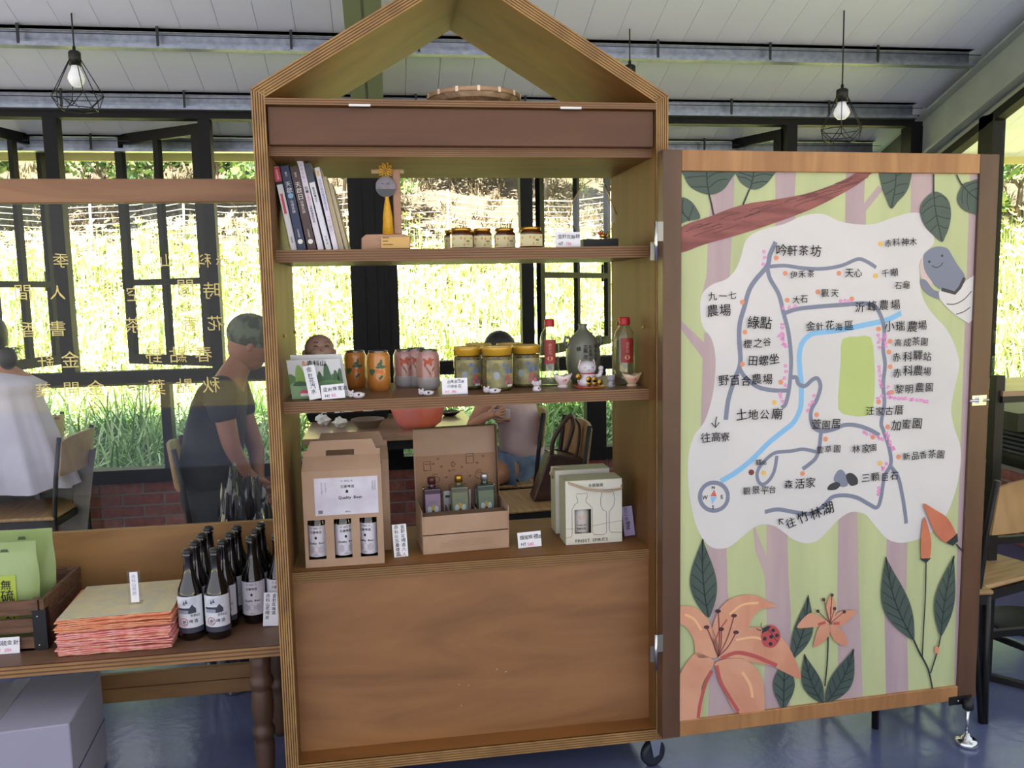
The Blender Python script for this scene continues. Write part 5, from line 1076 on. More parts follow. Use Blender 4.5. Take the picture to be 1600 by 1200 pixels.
A2 = atZ(872, 838, z)+v_*.03; spirit(A2, A2+u*wd, H_*1.03, 'pale spirit gift box standing behind the front one', front=False, dp=.07)

# ================================================================= winnowing basket on top
t = None; Yb = .18; zr_ = ZH; Xc = PX(740, Yb, 2.0); R_ = 73*pm((Xc, Yb, 2.0)); BAM = M('bamboo rim', (176, 146, 116), .5, rgb2=(156, 124, 96), scale=12); WEV = M('woven bamboo', (176, 152, 124), .7, rgb2=(128, 104, 80), scale=22, stretch=(1, 3, 1), bump=.4)
zc = atY(740, 133.5, Yb-R_).z-.006
t = thing('winnowing_basket', 'round woven bamboo tray lying on top of the cabinet', 'basket', (Xc, Yb, ZH)); tl = Matrix.Rotation(math.radians(-1), 3, 'X')
q = MB(); q.lathe((Xc, Yb, zc), [(R_*.97, -.006), (R_, -.006), (R_, .006), (R_*.97, .006)], BAM, n=48); q.build('rim', t)
q = MB(); q.lathe((Xc, Yb, ZH+.001), [(0, 0), (R_*.5, .001), (R_*.8, .012), (R_*.97, zc-ZH-.006), (R_*.97, zc-ZH-.003), (R_*.8, .016), (0, .004)], WEV, n=48, cap=False)
for i in range(40):
    for s in (-1, 1):
        x = (i-19.5)/20*R_*.9; L = math.sqrt(max(0, (R_*.92)**2-x*x))
        if L > .02:
            pts = []
            for k in range(7):
                y = -L+2*L*k/6; a, b = (x*.7+s*y*.7, -s*x*.7+y*.7) if True else (x, y); rr = math.hypot(a, b)/R_; zz = np.interp(rr, [0, .5, .8, .97], [0, .001, .012, zc-ZH-.012]); pts.append((Xc+a, Yb+b, ZH+zz+.0))
            q.ribbon(pts, .007, WEV, (0, 0, 1))
wv = q.build('woven_base', t)
q = MB()
tie = None
for i in range(14):
    a = i*2*math.pi/14+.22; c = V((Xc+R_*1.002*math.cos(a), Yb+R_*1.002*math.sin(a), zc-.007)); u = V((-math.sin(a), math.cos(a), 0)); q = MB(); q.pbox(c-u*.004, u*.008, V((math.cos(a), math.sin(a), 0))*.0015, (0, 0, .014), M('pale tie', (226, 206, 182), .6)); q.build('tie', t)
# ================================================================= bench with glass screen, left
ZB = .455; YF = .10; YBk = .56; XL, XE = -1.25, -.012
BW1 = M('bench top wood', (112, 84, 62), .45, rgb2=(98, 72, 54), scale=3, stretch=(.6, 4, 1), dist=.8); BW2 = M('bench pine', (150, 112, 66), .5, rgb2=(132, 96, 56), scale=2.4, stretch=(.7, 3, 4), dist=1.5, detail=6)
BEAM = M('screen beam wood', (150, 108, 74), .5, rgb2=(126, 88, 58), scale=3, stretch=(.6, 3, 5), dist=1.2)
ben = thing('display_bench', 'low wooden bench with turned legs and an attached glass screen, left of the cabinet', 'bench', (XL, YF, 0))
q = MB(); q.box((XL, YF, ZB-.022), (XE, YBk, ZB), BW1); bt = q.build('bench_top', ben)
ply('plywood_edge', bt, (XL, YF, ZB-.03), (XE, YF, ZB-.03), (0, 0, .03), 5, (0, -1, 0), M('bench edge light', (160, 120, 76), .5, rgb2=(138, 100, 60), scale=10, stretch=(.5, 1, 3)), M('bench edge dark', (98, 68, 44), .55))
zt_ = atY(250, 823, YBk).z
q = MB(); q.box((XL, YBk, ZB-.02), (XE, YBk+.02, zt_), BW2); q.build('back_board', ben, bevel=.002)
for (y0, y1) in ((1043, 1064), (1065, 1086)):
    a = atY(270, y0, YBk-.03).z; b = atY(270, y1, YBk-.03).z; MB().box((XL, YBk-.05, b), (XE, YBk-.03, a), BW2).build('apron', ben, bevel=.001)
zb0 = atY(200, 317, YBk).z; zb1 = atY(200, 280, YBk).z
q = MB(); q.box((XL-.6, YBk-.012, zb0), (XE, YBk+.03, zb1), BEAM); q.build('top_rail', ben, bevel=.002)
SCG = glass('screen glass', (.98, .99, .98), .35)
q = MB(); q.box((XL-.6, YBk+.004, zt_), (XE, YBk+.010, zb0), SCG); gl_ = q.build('glass_pane', ben)
q = MB(); GT = M('gold lettering', (226, 208, 128), .5)
fy = YBk+.0035
def gtx(ch, px, py, s):
    P = atY(px, py, fy); sz_ = s*pm(P)
    q.text(ch, lambda x, y: V((P.x+sz_*.5-x, fy-.0005, P.z-sz_*.38+y)), sz_, GT, bold=.015)
for ch, px, py, s in (('季',95,407,24),('山',260,407,22),('科',318,407,24),('赤',348,407,22),('間',36,457,28),('人',90,457,24),('空',210,459,26),('・',251,452,20),('間',290,449,28),('時',331,454,28),('香',45,515,26),('書',90,513,26),('茶',208,508,26),('香',297,506,25),('花',336,505,25),('針',72,566,26),('金',110,562,28),('野',240,556,26),('點',278,554,27),('春',318,553,27),('葉',68,610,24),('開',112,608,26),('金',150,606,26),('葉',245,605,27),('點',288,603,26),('秋',330,601,27)): gtx(ch, px, py, s)
q.build('gold_lettering', ben, kind='stuff')
# turned legs
LEGM = M('dark turned wood', (84, 60, 46), .45, rgb2=(70, 50, 38), scale=8, stretch=(3, 3, .6))
def leg(x, y):
    H = ZB-.03; P = [(.022, 0), (.024, .02), (.028, .08), (.03, .14), (.026, .155), (.033, .165), (.033, .178), (.028, .19), (.025, .197), (.029, .21), (.032, .25), (.031, .285), (.028, .30), (.026, .308), (.034, .318), (.036, .33), (.03, .342), (.028, .35), (.030, .38), (.031, H)]
    MB().lathe((x, y, 0), P, LEGM, n=22).build('leg', ben)
leg(PX(409, YF+.06, .3), YF+.06); leg(PX(438, YBk-.10, .3)-.01, YBk-.10); leg(XL+.06, YF+.06); leg(XL+.06, YBk-.1)
# ---- bottles on the bench
z = ZB+.001
def fitb(xl, xr, yt, yb):
    xm = (xl+xr)/2; fr = atZ(xm, yb, z); r = (xr-xl)/2*pm(fr); Y = fr.y+r*.85; X = PX(xm, Y, z+.1); r = (xr-xl)/2*pm((X, Y, z+.1)); return V((X, Y, z)), r, atY(xm, yt, Y).z-z
c1, r1, h1 = fitb(278, 318.5, 857, 1001); c2, r2, h2 = fitb(319.5, 361, 855, 999.5); c3, r3, h3 = fitb(378, 415, 837, 975)
print('BOTTLES', c1, r1, h1, c3, r3, h3)
r1 = min(r1, .036); n_ = ['front', 'second', 'third', 'rearmost', 'fifth']
for ci, (c, st, nn) in enumerate(((c1, 'left', 4), (c2, 'middle', 4))):
    for i in range(nn):
        beer((c.x+i*.004+ci*.004*i, c.y+i*.078, z), r1, h1, 'ale', '%s bottle of the %s file of dark ale bottles on the bench' % (n_[i].capitalize() if False else n_[i], st), 'dark ale bottles on the bench', a0=-.1-.1*i)
for ci, (c, st) in enumerate(((c3, 'right'), (V((c3.x+.075, c3.y+.005, z)), 'far right'))):
    for i in range(3):
        beer((c.x+i*.004, c.y+i*.075, z), r3*.97, h3, 'craft', '%s craft beer bottle of the %s file beside the cabinet' % (n_[i], st), 'craft beer bottles on the bench', a0=-.05)
card(411, 434, 944, 996, c3.y-.06, ZB, (('金針花啤酒', .55, .86, .28, INK), ('赤科山老啤酒', .12, .86, .28, INK)), 'white price card in front of the craft beer bottles', vert=True, rot=.06)
# ---- stack of paper packets
PKO = [M('packet orange', (226, 134, 96), .35, rgb2=(236, 168, 130), scale=60, stretch=(1, 1, 3)), M('packet pink', (226, 126, 120), .35, rgb2=(240, 178, 172), scale=60, stretch=(1, 1, 3)), M('packet pale', (232, 186, 160), .3, rgb2=(216, 120, 100), scale=50)]
PTOP = M('packet patterned top', (210, 196, 150), .35, rgb2=(190, 186, 168), scale=16, detail=2, dist=1.5)
A = atZ(92, 1028, z); B = atZ(270, 1013, z); u = (B-A); u.z = 0; wd = u.length; u.normalize(); vv = V((-u.y, u.x, 0))
hst = atP(88, 970, A, -vv).z-z; n = 20; th = hst/n; dpt_ = .27; rs = random.Random(11)
def packet(i, m, top):
    a = rs.uniform(-.05, .05); ux = (u*math.cos(a)+vv*math.sin(a)); vx = (-u*math.sin(a)+vv*math.cos(a)); o = A+V((0, 0, i*th))+u*(rs.uniform(-.012, .004)+(.0 if not top else .0))+vv*rs.uniform(0, .008); o.z = z+i*th
    t = thing('snack_packet', '%s flat orange-edged packet counted up from the bench top in the stack' % ('lowest', 'second', 'third', 'fourth', 'fifth', 'sixth', 'seventh', 'eighth', 'ninth', 'tenth', 'eleventh', 'twelfth', 'thirteenth', 'fourteenth', 'fifteenth', 'sixteenth', 'seventeenth', 'eighteenth', 'nineteenth', 'top')[i] if not top else 'topmost patterned packet of the orange stack on the bench', 'packet', o, 'flat packets stacked on the bench')
    if top: del t['group']
    q = MB(); nx = 12; W2 = wd*1.0
    P = []; 
    for k in range(nx+1): P.append((W2*k/nx, .0011*math.sin(k*1.7+i)))
    q.prism([o+ux*x+V((0, 0, y+.0008)) for x, y in P]+[o+ux*x+V((0, 0, y+th*.86)) for x, y in P[::-1]], vx*dpt_, m)
    q.build('wrapper', t)
    if top:
        q = MB(); q.pbox(o+V((0, 0, th*.9+.001)), ux*W2, vx*dpt_, (0, 0, .0015), PTOP); q.build('patterned_top', t)
    return t
for i in range(n): packet(i, PKO[0] if i > n*.6 else (PKO[1] if i % 4 else PKO[2]), i == n-1)
zz = z+hst+.001; Ps = atZ(212, 945, zz); t = thing('tag_holder', 'clear acrylic holder with narrow white tag standing on the packet stack', 'sign', Ps)
q = MB(); hh = atY(212, 892, Ps.y).z-zz; p_ = pm(Ps); q.box((Ps.x-10*p_, Ps.y, zz), (Ps.x+10*p_, Ps.y+.002, zz+hh), glass('acrylic', (.96, .97, .98), 1.2)); q.box((Ps.x-8*p_, Ps.y, zz), (Ps.x+8*p_, Ps.y+.03, zz+.002), MATS['acrylic']); q.build('holder', t)
q = MB(); q.box((Ps.x-6*p_, Ps.y-.001, zz+hh*.08), (Ps.x+6*p_, Ps.y-.0002, zz+hh*.97), PAPER); q.text('赤科山煎餅', plane_fn((Ps.x-3.5*p_, Ps.y-.0016, zz+hh*.8), (1, 0, 0), (0, 0, 1)), .012, M('pale lilac ink', (160, 156, 190), .7), vert=True); q.build('tag', t)
# ---- wooden crate with green bags
CW = M('crate wood', (112, 80, 62), .7, rgb2=(84, 58, 44), scale=10, stretch=(1, 4, 6), dist=.8, bump=.3)
A = atZ(76, 1014, z); zc1 = atY(60, 938, A.y).z; Hc = zc1-z; X1 = A.x; X0 = X1-.42; Y0 = A.y; Y1 = Y0+.30
cr = thing('wooden_crate', 'dark wooden slatted crate with black metal corners at the left end of the bench', 'crate', (X1, Y0, ZB))
for k, (a, b) in enumerate(((.0, .26), (.36, .64), (.72, 1.0))):
    MB().box((X0, Y0, z+Hc*a), (X1-.02, Y0+.012, z+Hc*b), CW).build('slat', cr); MB().box((X1-.016, Y0+.002, z+Hc*a), (X1-.004, Y1, z+Hc*b), CW).build('slat', cr)
    MB().box((X0, Y1-.012, z+Hc*a), (X1-.02, Y1, z+Hc*b), CW).build('slat', cr)
MB().box((X0, Y0, z), (X1-.02, Y1, z+.006), CW).build('crate_bottom', cr)
for yy in (Y0+.012, Y1-.03): MB().box((X1-.038, yy, z), (X1-.018, yy+.018, z+Hc), CW).build('corner_post', cr)
q = MB(); q.box((X1-.036, Y0-.0015, z), (X1, Y0, z+Hc*.8), BLACKM); q.box((X1-.0035, Y0, z), (X1-.002, Y0+.03, z+Hc*.8), BLACKM)
for zz in (.1, .68): q.ball((X1-.022, Y0-.002, z+Hc*zz), .0028, CHROME, n=8)
q.build('metal_corner', cr)
BG = M('pale green pouch', (158, 178, 118), .3, rgb2=(146, 168, 108), scale=3, spec=.6); DG = M('dark green print', (24, 66, 56), .4); LG_ = M('yellow green label', (168, 186, 62), .4)
def pouch(xl, xr, yt, Yp, label, front):
    z0 = z+.01; p_ = pm(atY(xr, 900, Yp)); XR_ = atY(xr, 900, Yp).x; w_ = .17; XL_ = XR_-w_; zt1 = atY(xr-30, yt, Yp).z; h_ = zt1-z0
    t = thing('snack_pouch', label, 'pouch', (XR_-w_/2, Yp, z0), 'green pouches in the crate'); nx, nz = 12, 14; vs = []; fs = []
    for s in (0, 1):
        for j in range(nz+1):
            for i in range(nx+1):
                a, b = i/nx, j/nz; bulge = .024*(math.sin(math.pi*a)**.5)*(math.sin(math.pi*min(1, b/.86))**.6 if b < .86 else 0)
                wob = .002*math.sin(9*a+5*b+s)*math.sin(7*b); vs.append((XL_+w_*a+.002*math.sin(12*b), Yp+(-1 if s == 0 else 1)*(bulge+.0008)+wob, z0+h_*b))
    N = (nx+1)*(nz+1)
    for s in (0, 1):
        for j in range(nz):
            for i in range(nx):
                k = s*N+j*(nx+1)+i; f = (k, k+1, k+nx+2, k+nx+1); fs.append(f if s == 0 else f[::-1])
    q = MB(); q.add(vs, fs, BG, True); q.build('bag', t)
    q = MB(); fn = lambda a, b: V((XL_+w_*a, Yp-.027*(math.sin(math.pi*min(max(a, .001), .999))**.5)*(math.sin(math.pi*min(1, max(b, .001)/.86))**.6 if b < .86 else 0)-.0022, z0+h_*b))
    def grid(a0, a1, b0, b1, m, sl=0): 
        P = []; F = []
        for j in range(7):
            for i in range(5): bb = b0+(b1-b0)*j/6; P.append(fn(a0+(a1-a0)*i/4+sl*bb, bb))
        for j in range(6):
            for i in range(4): k = j*5+i; F.append((k, k+1, k+6, k+5))
        q.add(P, F, m, True)
    if front:
        grid(.05, .36, .06, .70, DG); grid(.40, .68, .06, .68, LG_)
        for k, ch in enumerate('無硫金針'):
            q.text(ch, lambda x, y, k=k: fn(.44+x/w_, .56-.13*k+y/h_)+V((0, -.0012, 0)), .033, INK, jit=1, bold=.02)
        for k, ch in enumerate('金針'): q.text(ch, lambda x, y, k=k: fn(.10+x/w_, .42-.16*k+y/h_)+V((0, -.0012, 0)), .026, WHITE, bold=.02)
        q.text('有機', lambda x, y: fn(.26+x/w_, .63+y/h_)+V((0, -.0012, 0)), .008, RED_, bold=.02)
    q.poly([(XL_+w_*.42, Yp-.0025, z0+h_*.9), (XL_+w_*.56, Yp-.0025, z0+h_*.9), (XL_+w_*.54, Yp-.0025, z0+h_*.93), (XL_+w_*.44, Yp-.0025, z0+h_*.93)], M('hang hole', (72, 96, 62), .6)); q.build('printed_label', t)
pouch(0, 61, 846, Y0+.075, 'front pale green snack pouch with dark green label standing in the crate', True)
pouch(0, 88, 826, Y0+.16, 'larger pale green snack pouch standing behind the front one in the crate', False)
q_ = atZ(28, 1025, z); card(-18, 27.5, 1001.5, 1027, Y0-.012, ZB, (('無硫金針', .22, .55, .34, INK), ('NT 200', .2, .12, .28, PINK)), 'white price card leaning on the front of the wooden crate')
# ---- cartons under the bench
WCD = M('white carton', (160, 158, 178), .7, rgb2=(152, 150, 170), scale=2); zt2 = .30
A = atZ(108, 1131, zt2); B = atZ(157, 1047, zt2); C_ = atZ(0, 1145, zt2); u = (A-C_); u.z = 0; u.normalize(); vv = (B-A); vv.z = 0; dd = max(vv.length, .3); vv.normalize()
t = thing('storage_carton', 'large white cardboard carton taped shut on the floor under the bench', 'box', (A.x, A.y, 0)); q = MB()
q.prism([A-u*.45+V((0, 0, -zt2)), A+V((0, 0, -zt2)), A, A-u*.45], vv*dd, WCD); q.build('box_body', t, bevel=.003)
q = MB(); q.pbox(A-u*.24+vv*.0+V((0, 0, .0004)), u*.045, vv*dd, (0, 0, .0006), M('grey tape', (150, 150, 160), .35)); q.build('tape', t); q = MB(); q.pbox(A+V((.001, 0, -.16))+vv*.0, u*.0012, vv*dd, (0, 0, .004), M('flap seam', (90, 90, 104), .8)); q.build('flap_seam', t)
# ================================================================= pendants
BULB = M('opal bulb', (232, 234, 238), .3, spec=.6, emit=.25)
def pendant(px, y_sock, y_bulb0, y_bulb1, y_mid, hw_mid, y_bot, hw_bot, d, label):
    dr = ray(px, y_sock); P = CAM+dr*(d/dr.dot(CF)); Y = P.y; X = P.x; zt_ = P.z; k = pm(P); zz = lambda y: atY(px, y, Y).z
    t = thing('pendant_lamp', label, 'lamp', (X, Y, zr(Y)), 'geometric cage pendant lamps')
    MB().tube([(X, Y, zr(Y)), (X, Y, zt_)], .0035, BLK, n=6).build('cord', t)
    q = MB(); z1 = zz(y_bulb0); q.lathe((X, Y, z1), [(9*k, -.002), (9*k, (zt_-z1)*.9), (7*k, zt_-z1), (2.5*k, zt_-z1+.004), (2.2*k, zt_-z1+.022), (0, zt_-z1+.024)], BLK, n=20); q.build('socket', t)
    z0 = zz(y_bulb1); H = z1-z0; q = MB(); q.lathe((X, Y, z0), [(0, 0), (6*k, .002), (10.5*k, H*.2), (12.5*k, H*.38), (11*k, H*.58), (7*k, H*.82), (5.5*k, H)], BULB, n=24); q.build('bulb', t)
    zm, zb_ = zz(y_mid), zz(y_bot); R1, R2 = hw_mid*k, hw_bot*k; zt0 = zz(y_bulb0-8); n = 6; M1 = [V((X+R1*math.cos(a), Y+R1*math.sin(a), zm)) for a in np.linspace(0, 2*math.pi, n+1)[:-1]]
    M2 = [V((X+R2*math.cos(a+math.pi/n), Y+R2*math.sin(a+math.pi/n), zb_)) for a in np.linspace(0, 2*math.pi, n+1)[:-1]]; q = MB(); w_ = .0022
    def st(a, b): q.tube([a, b], w_, BLK, n=5)
    for i in range(n):
        a = 2*math.pi*i/n; st(V((X+9*k*math.cos(a), Y+9*k*math.sin(a), zt0)), M1[i]); st(M1[i], M1[(i+1) % n]); st(M2[i], M2[(i+1) % n]); st(M1[i], M2[i]); st(M1[(i+1) % n], M2[i])
    q.build('wire_cage', t)
pendant(116, 80, 102, 136, 150, 39, 171, 29, 3.9, 'black wire cage pendant lamp at the upper left')
pendant(1316, 139, 159, 187, 203, 34, 220, 26, 4.3, 'black wire cage pendant lamp above the painted map door')
pendant(984, 102, 122, 150, 166, 34, 183, 26, 4.3, 'black pendant lamp mostly hidden behind the cabinet roof')
# ================================================================= chairs
CH = M('black chair steel', (28, 27, 28), .45, .2)
def chair(loc, rz, label, first=[None], grp='metal framed chairs with wooden seats'):
    if first[0] is None:
        t = thing('dining_chair', label, 'chair', (0, 0, 0), grp); q = MB()
        q.box((-.2, -.2, .435), (.2, .19, .452), WALN); q.build('seat', t, bevel=.006)
        n = 8; P = [(-.19+.38*i/n, .215+.03*(1-((2*i/n-1)**2)), 0) for i in range(n+1)]; q = MB()
        for (i) in range(n):
            a, b = P[i], P[i+1]; da = .02*(1-abs(2*i/n-1)**3); db = .02*(1-abs(2*(i+1)/n-1)**3)
            q.prism([V((a[0], a[1], .64)), V((b[0], b[1], .64)), V((b[0], b[1]+.02, .80+db)), V((a[0], a[1]+.02, .80+da))], (0, .012, 0), WALN)
        q.build('backrest', t)
        for s in (-1, 1):
            MB().tube([(s*.185, .22, 0), (s*.185, .19, .25), (s*.185, .185, .44), (s*.187, .205, .62), (s*.187, .235, .82)], .0115, CH, n=8).build('leg', t)
            MB().tube([(s*.185, -.2, 0), (s*.185, -.185, .43)], .0115, CH, n=8).build('leg', t)
            MB().bar((s*.185, -.19, .418), (s*.185, .185, .418), .02, .03, CH).build('seat_rail', t)
            MB().bar((s*.185, -.195, .14), (s*.185, .205, .14), .012, .02, CH).build('stretcher', t)
        MB().bar((-.185, -.185, .418), (.185, -.185, .418), .02, .03, CH).build('seat_rail', t); MB().bar((-.185, .185, .418), (.185, .185, .418), .02, .03, CH).build('seat_rail', t)
        first[0] = t; t.location = loc; t.rotation_euler = (0, 0, rz); return t
    return dup(first[0], loc, rz, label)
HP = math.pi/2
def seatpos(px, py): return atZ(px, py, .452)
A = seatpos(100, 806); B = seatpos(127, 776); print('LCH', A, B)
cx = (A.x+B.x)/2-.19; cy = A.y+.19
CH1 = chair((cx, cy, 0), -HP-.05, 'wooden seated chair whose empty right half shows beside the woman in white')
P = atZ(78, 690, .7); chair((atY(62, 690, cy+.62).x-.15, cy+.55, 0), -HP, 'wooden backed chair beyond the woman in white, near the window')
Ym = 1.55; P = atY(285, 700, Ym); chair((P.x+.22, Ym, 0), HP+.15, 'chair with a curved wooden back beside the person in the camouflage cap')
Yg = 2.1; P = atY(836, 700, Yg); chair((P.x-.22, Yg, 0), -HP, 'chair on which the person with the phone is sitting')
Yh = 1.62; P = atY(830, 785, Yh); HCH = chair((P.x, Yh, 0), -HP+.1, 'chair in front of the window holding the brown handbag')
P = atZ(1597, 1130, 0); chair((P.x-.015, P.y+.29, 0), math.pi+.3, 'chair with a broad wooden back at the right edge, beyond the painted door')
P = atZ(1392, 1140, .0); chair((P.x+.16, P.y+.2, 0), math.pi-.1+math.pi, 'chair hidden behind the painted door with one black leg showing below it')
# ================================================================= table with lunch boxes behind the cabinet
TT = M('table top wood', (168, 138, 112), .3, rgb2=(150, 120, 96), scale=4, stretch=(1, 5, 1))
A = atZ(600, 681, .75); YT0 = A.y; XTa = atZ(470, 690, .75).x; XTb = atZ(748, 676, .75).x; YT1 = WY-.06
t = thing('dining_table', 'wooden topped dining table with black frame behind the cabinet by the window', 'table', ((XTa+XTb)/2, (YT0+YT1)/2, 0))
MB().box((XTa, YT0, .722), (XTb, YT1, .75), TT).build('tabletop', t, bevel=.003)
for x in (XTa+.05, XTb-.05):
    for y in (YT0+.06, YT1-.06): MB().box((x-.02, y-.02, 0), (x+.02, y+.02, .722), CH).build('leg', t)
MB().box((XTa+.05, YT0+.05, .67), (XTb-.05, YT0+.07, .722), CH).build('apron', t)
def Tp(px, py, zz=.751): return atZ(px, py, zz)
def box_lunch(px, py, label):
    c = Tp(px, py); t = thing('lunch_tray', label, 'tray', c, 'black lunch trays on the table'); w_, d_ = .11, .08
    q = MB(); q.prism([c+V((-w_, -d_, 0)), c+V((w_, -d_, 0)), c+V((w_, d_, 0)), c+V((-w_, d_, 0))], (0, 0, .006), BLK)
    for (a, b) in (((-w_, -d_), (w_, -d_)), ((w_, -d_), (w_, d_)), ((w_, d_), (-w_, d_)), ((-w_, d_), (-w_, -d_))):
        q.prism([c+V((a[0], a[1], 0)), c+V((b[0], b[1], 0)), c+V((b[0]*1.15, b[1]*1.15, .045)), c+V((a[0]*1.15, a[1]*1.15, .045))], V((0, 0, .002)), BLK)
    q.build('tray_body', t); q = MB(); rs = random.Random(int(px))
    for i in range(6): q.ball(c+V((rs.uniform(-.06, .06), rs.uniform(-.04, .04), .025)), .022, (WHITE, GR_, M('food brown', (140, 98, 66), .7))[i % 3], n=8, sc=(1, 1, .6))
    q.build('food', t, kind='stuff')
box_lunch(517, 655, 'black lunch tray at the left of the table behind the cabinet'); box_lunch(573, 652, 'black lunch tray next to the crumpled tissues on the table')
c = Tp(575, 668); t = thing('paper_bowl', 'brown paper bowl standing on the table behind the beer cartons', 'bowl', c); MB().lathe(c, [(.05, 0), (.085, .045), (.088, .046), (.083, .043), (.045, .006), (0, .006)], M('brown bowl', (122, 108, 92), .6), n=24, cap=False).build('bowl_body', t)
rs = random.Random(5)
for i, (px, py, lb) in enumerate(((530, 668, 'largest crumpled white tissue on the table'), (505, 664, 'crumpled white tissue at the left table edge'), (545, 655, 'crumpled white tissue beside the paper bowl'))):
    c = Tp(px, py); t = MB(); q = MB(); vs = []; n = 10; k = 6
    for j in range(k+1):
        for a in range(n):
            rr = .04*rs.uniform(.6, 1.15); th = math.pi*j/k; vs.append(c+V((rr*math.sin(th)*math.cos(a*.628), rr*math.sin(th)*math.sin(a*.628), .028-.75*rr*math.cos(th))))
    q.add(vs, [(j*n+i_, j*n+(i_+1) % n, (j+1)*n+(i_+1) % n, (j+1)*n+i_) for j in range(k) for i_ in range(n)], WHITE); o = q.build('paper_tissue', None, loc=c); tag(o, lb, 'tissue', 'crumpled tissues')
c = Tp(653, 668); t = thing('plastic_bag', 'pink and orange plastic bag standing on the table', 'bag', c); PB1 = M('pink bag', (224, 136, 136), .25, rgb2=(232, 120, 84), scale=9, spec=.6); q = MB(); vs = []; n = 24; prof = [(0, 0), (.085, .0), (.115, .03), (.13, .1), (.125, .17), (.10, .21), (.11, .24)]
for j, (r_, h_) in enumerate(prof):
    for i in range(n): a = 2*math.pi*i/n; k = 1+.06*math.sin(5*a+j)+.04*math.sin(9*a-j); vs.append(c+V((r_*k*math.cos(a), r_*.7*k*math.sin(a), h_)))
q.add(vs, [(j*n+i, j*n+(i+1) % n, (j+1)*n+(i+1) % n, (j+1)*n+i) for j in range(len(prof)-1) for i in range(n)], PB1, True); q.build('bag_body', t)
c = Tp(703, 649); t = thing('black_dish', 'small black dish with chopsticks at the right of the table', 'dish', c); MB().lathe(c, [(.03, 0), (.06, .02), (.062, .022), (.03, .005), (0, .005)], BLK, n=20, cap=False).build('dish_body', t); MB().tube([c+V((-.08, -.05, .012)), c+V((.08, .0, .028))], .003, M('bamboo stick', (206, 172, 110), .6)).build('chopstick', t)
# ================================================================= people
SKIN = M('skin', (188, 138, 112), .5, rgb2=(180, 130, 104), scale=4); HAIR = M('black hair', (30, 26, 26), .45)
def skin(name, parent, verts, edges, rad, mat, root=0, sub=2):
    me = bpy.data.meshes.new('s'); me.from_pydata([tuple(v) for v in verts], edges, []); me.update()
    o = bpy.data.objects.new('s', me); COL.objects.link(o); md = o.modifiers.new('s', 'SKIN'); md.use_smooth_shade = True
    for i, r in enumerate(rad):
        rr = r if isinstance(r, tuple) else (r, r); me.skin_vertices[0].data[i].radius = rr; me.skin_vertices[0].data[i].use_root = (i == root)
    ss = o.modifiers.new('u', 'SUBSURF'); ss.levels = ss.render_levels = sub
    dg = bpy.context.evaluated_depsgraph_get(); m2 = bpy.data.meshes.new_from_object(o.evaluated_get(dg)); bpy.data.objects.remove(o)
    off = parent.location; m2.transform(Matrix.Translation(-off)); m2.materials.clear(); m2.materials.append(mat)
    for p in m2.polygons: p.use_smooth = True; p.material_index = 0
    c = bpy.data.objects.new(name, m2); COL.objects.link(c); c.parent = parent; return c
def hand_fingers(V_, E_, R_, wi, wrist, d, side, up, curl=.5, s=1.0):
    """palm + five fingers from wrist index wi; d = direction of hand, side = towards thumb, up = back of hand"""
    d, side, up = V(d).normalized(), V(side).normalized(), V(up).normalized(); b = len(V_)
    palm = wrist+d*.045*s; V_.append(palm); R_.append((.026*s, .016*s)); E_.append((wi, b)); kn = wrist+d*.075*s; V_.append(kn); R_.append((.028*s, .013*s)); E_.append((b, b+1))
    for k, (o, L) in enumerate(((.026, .062), (.009, .07), (-.009, .066), (-.026, .052))):
        p = kn+side*o*s; i0 = len(V_); dd = d
        p1 = p+dd*L*.42*s; dd = (d*(1-curl)-up*curl).normalized(); p2 = p1+dd*L*.33*s; dd = (d*(1-curl*1.6)-up*curl*1.6).normalized(); p3 = p2+dd*L*.28*s
        V_ += [p1, p2, p3]; R_ += [.0085*s, .008*s, .0068*s]; E_ += [(b+1, i0), (i0, i0+1), (i0+1, i0+2)]
    i0 = len(V_); p1 = palm+side*.034*s-up*.008*s; p2 = p1+(d*.7+side*.5-up*.4).normalized()*.03*s; p3 = p2+(d-up*.5).normalized()*.026*s; V_ += [p1, p2, p3]; R_ += [.0115*s, .0095*s, .008*s]; E_ += [(b, i0), (i0, i0+1), (i0+1, i0+2)]
def head(parent, c, fwd, r=.098, hair='short', SKIN=SKIN):
    fwd = V(fwd).normalized(); c = V(c); sd = fwd.cross(V((0, 0, 1))).normalized(); up = sd.cross(fwd).normalized(); mt = Matrix((sd, fwd, up)).transposed()
    q = MB(); q.ball(c, r, SKIN, n=24, sc=(.80, .95, 1.12), mtx=mt); q.ball(c+fwd*r*.30-up*r*.62, r, SKIN, n=16, sc=(.55, .55, .5), mtx=mt); q.ball(c+fwd*r*.98-up*r*.18, r*.16, SKIN, n=8, sc=(.8, 1, 1.3), mtx=mt)
    for s in (-1, 1): q.ball(c+sd*s*r*.80-up*r*.12, r*.22, SKIN, n=10, sc=(.35, .7, 1.1), mtx=mt)
    q.build('head', parent); q = MB()
    for s in (-1, 1): q.ball(c+sd*s*r*.32+fwd*r*.86, r*.09, BLK, n=8, sc=(1.4, .5, .6), mtx=mt)
    q.tube([c+fwd*r*.84-up*r*.52-sd*r*.2, c+fwd*r*.9-up*r*.55, c+fwd*r*.84-up*r*.52+sd*r*.2], r*.035, M('lips', (150, 84, 78), .5)); q.build('face_features', parent)
    if hair: 
        q = MB(); q.ball(c-fwd*r*.14+up*r*.22, r*1.06, HAIR, n=24, sc=(.86, .92, 1.02), mtx=mt); q.build('hair', parent)
    return mt, sd, up
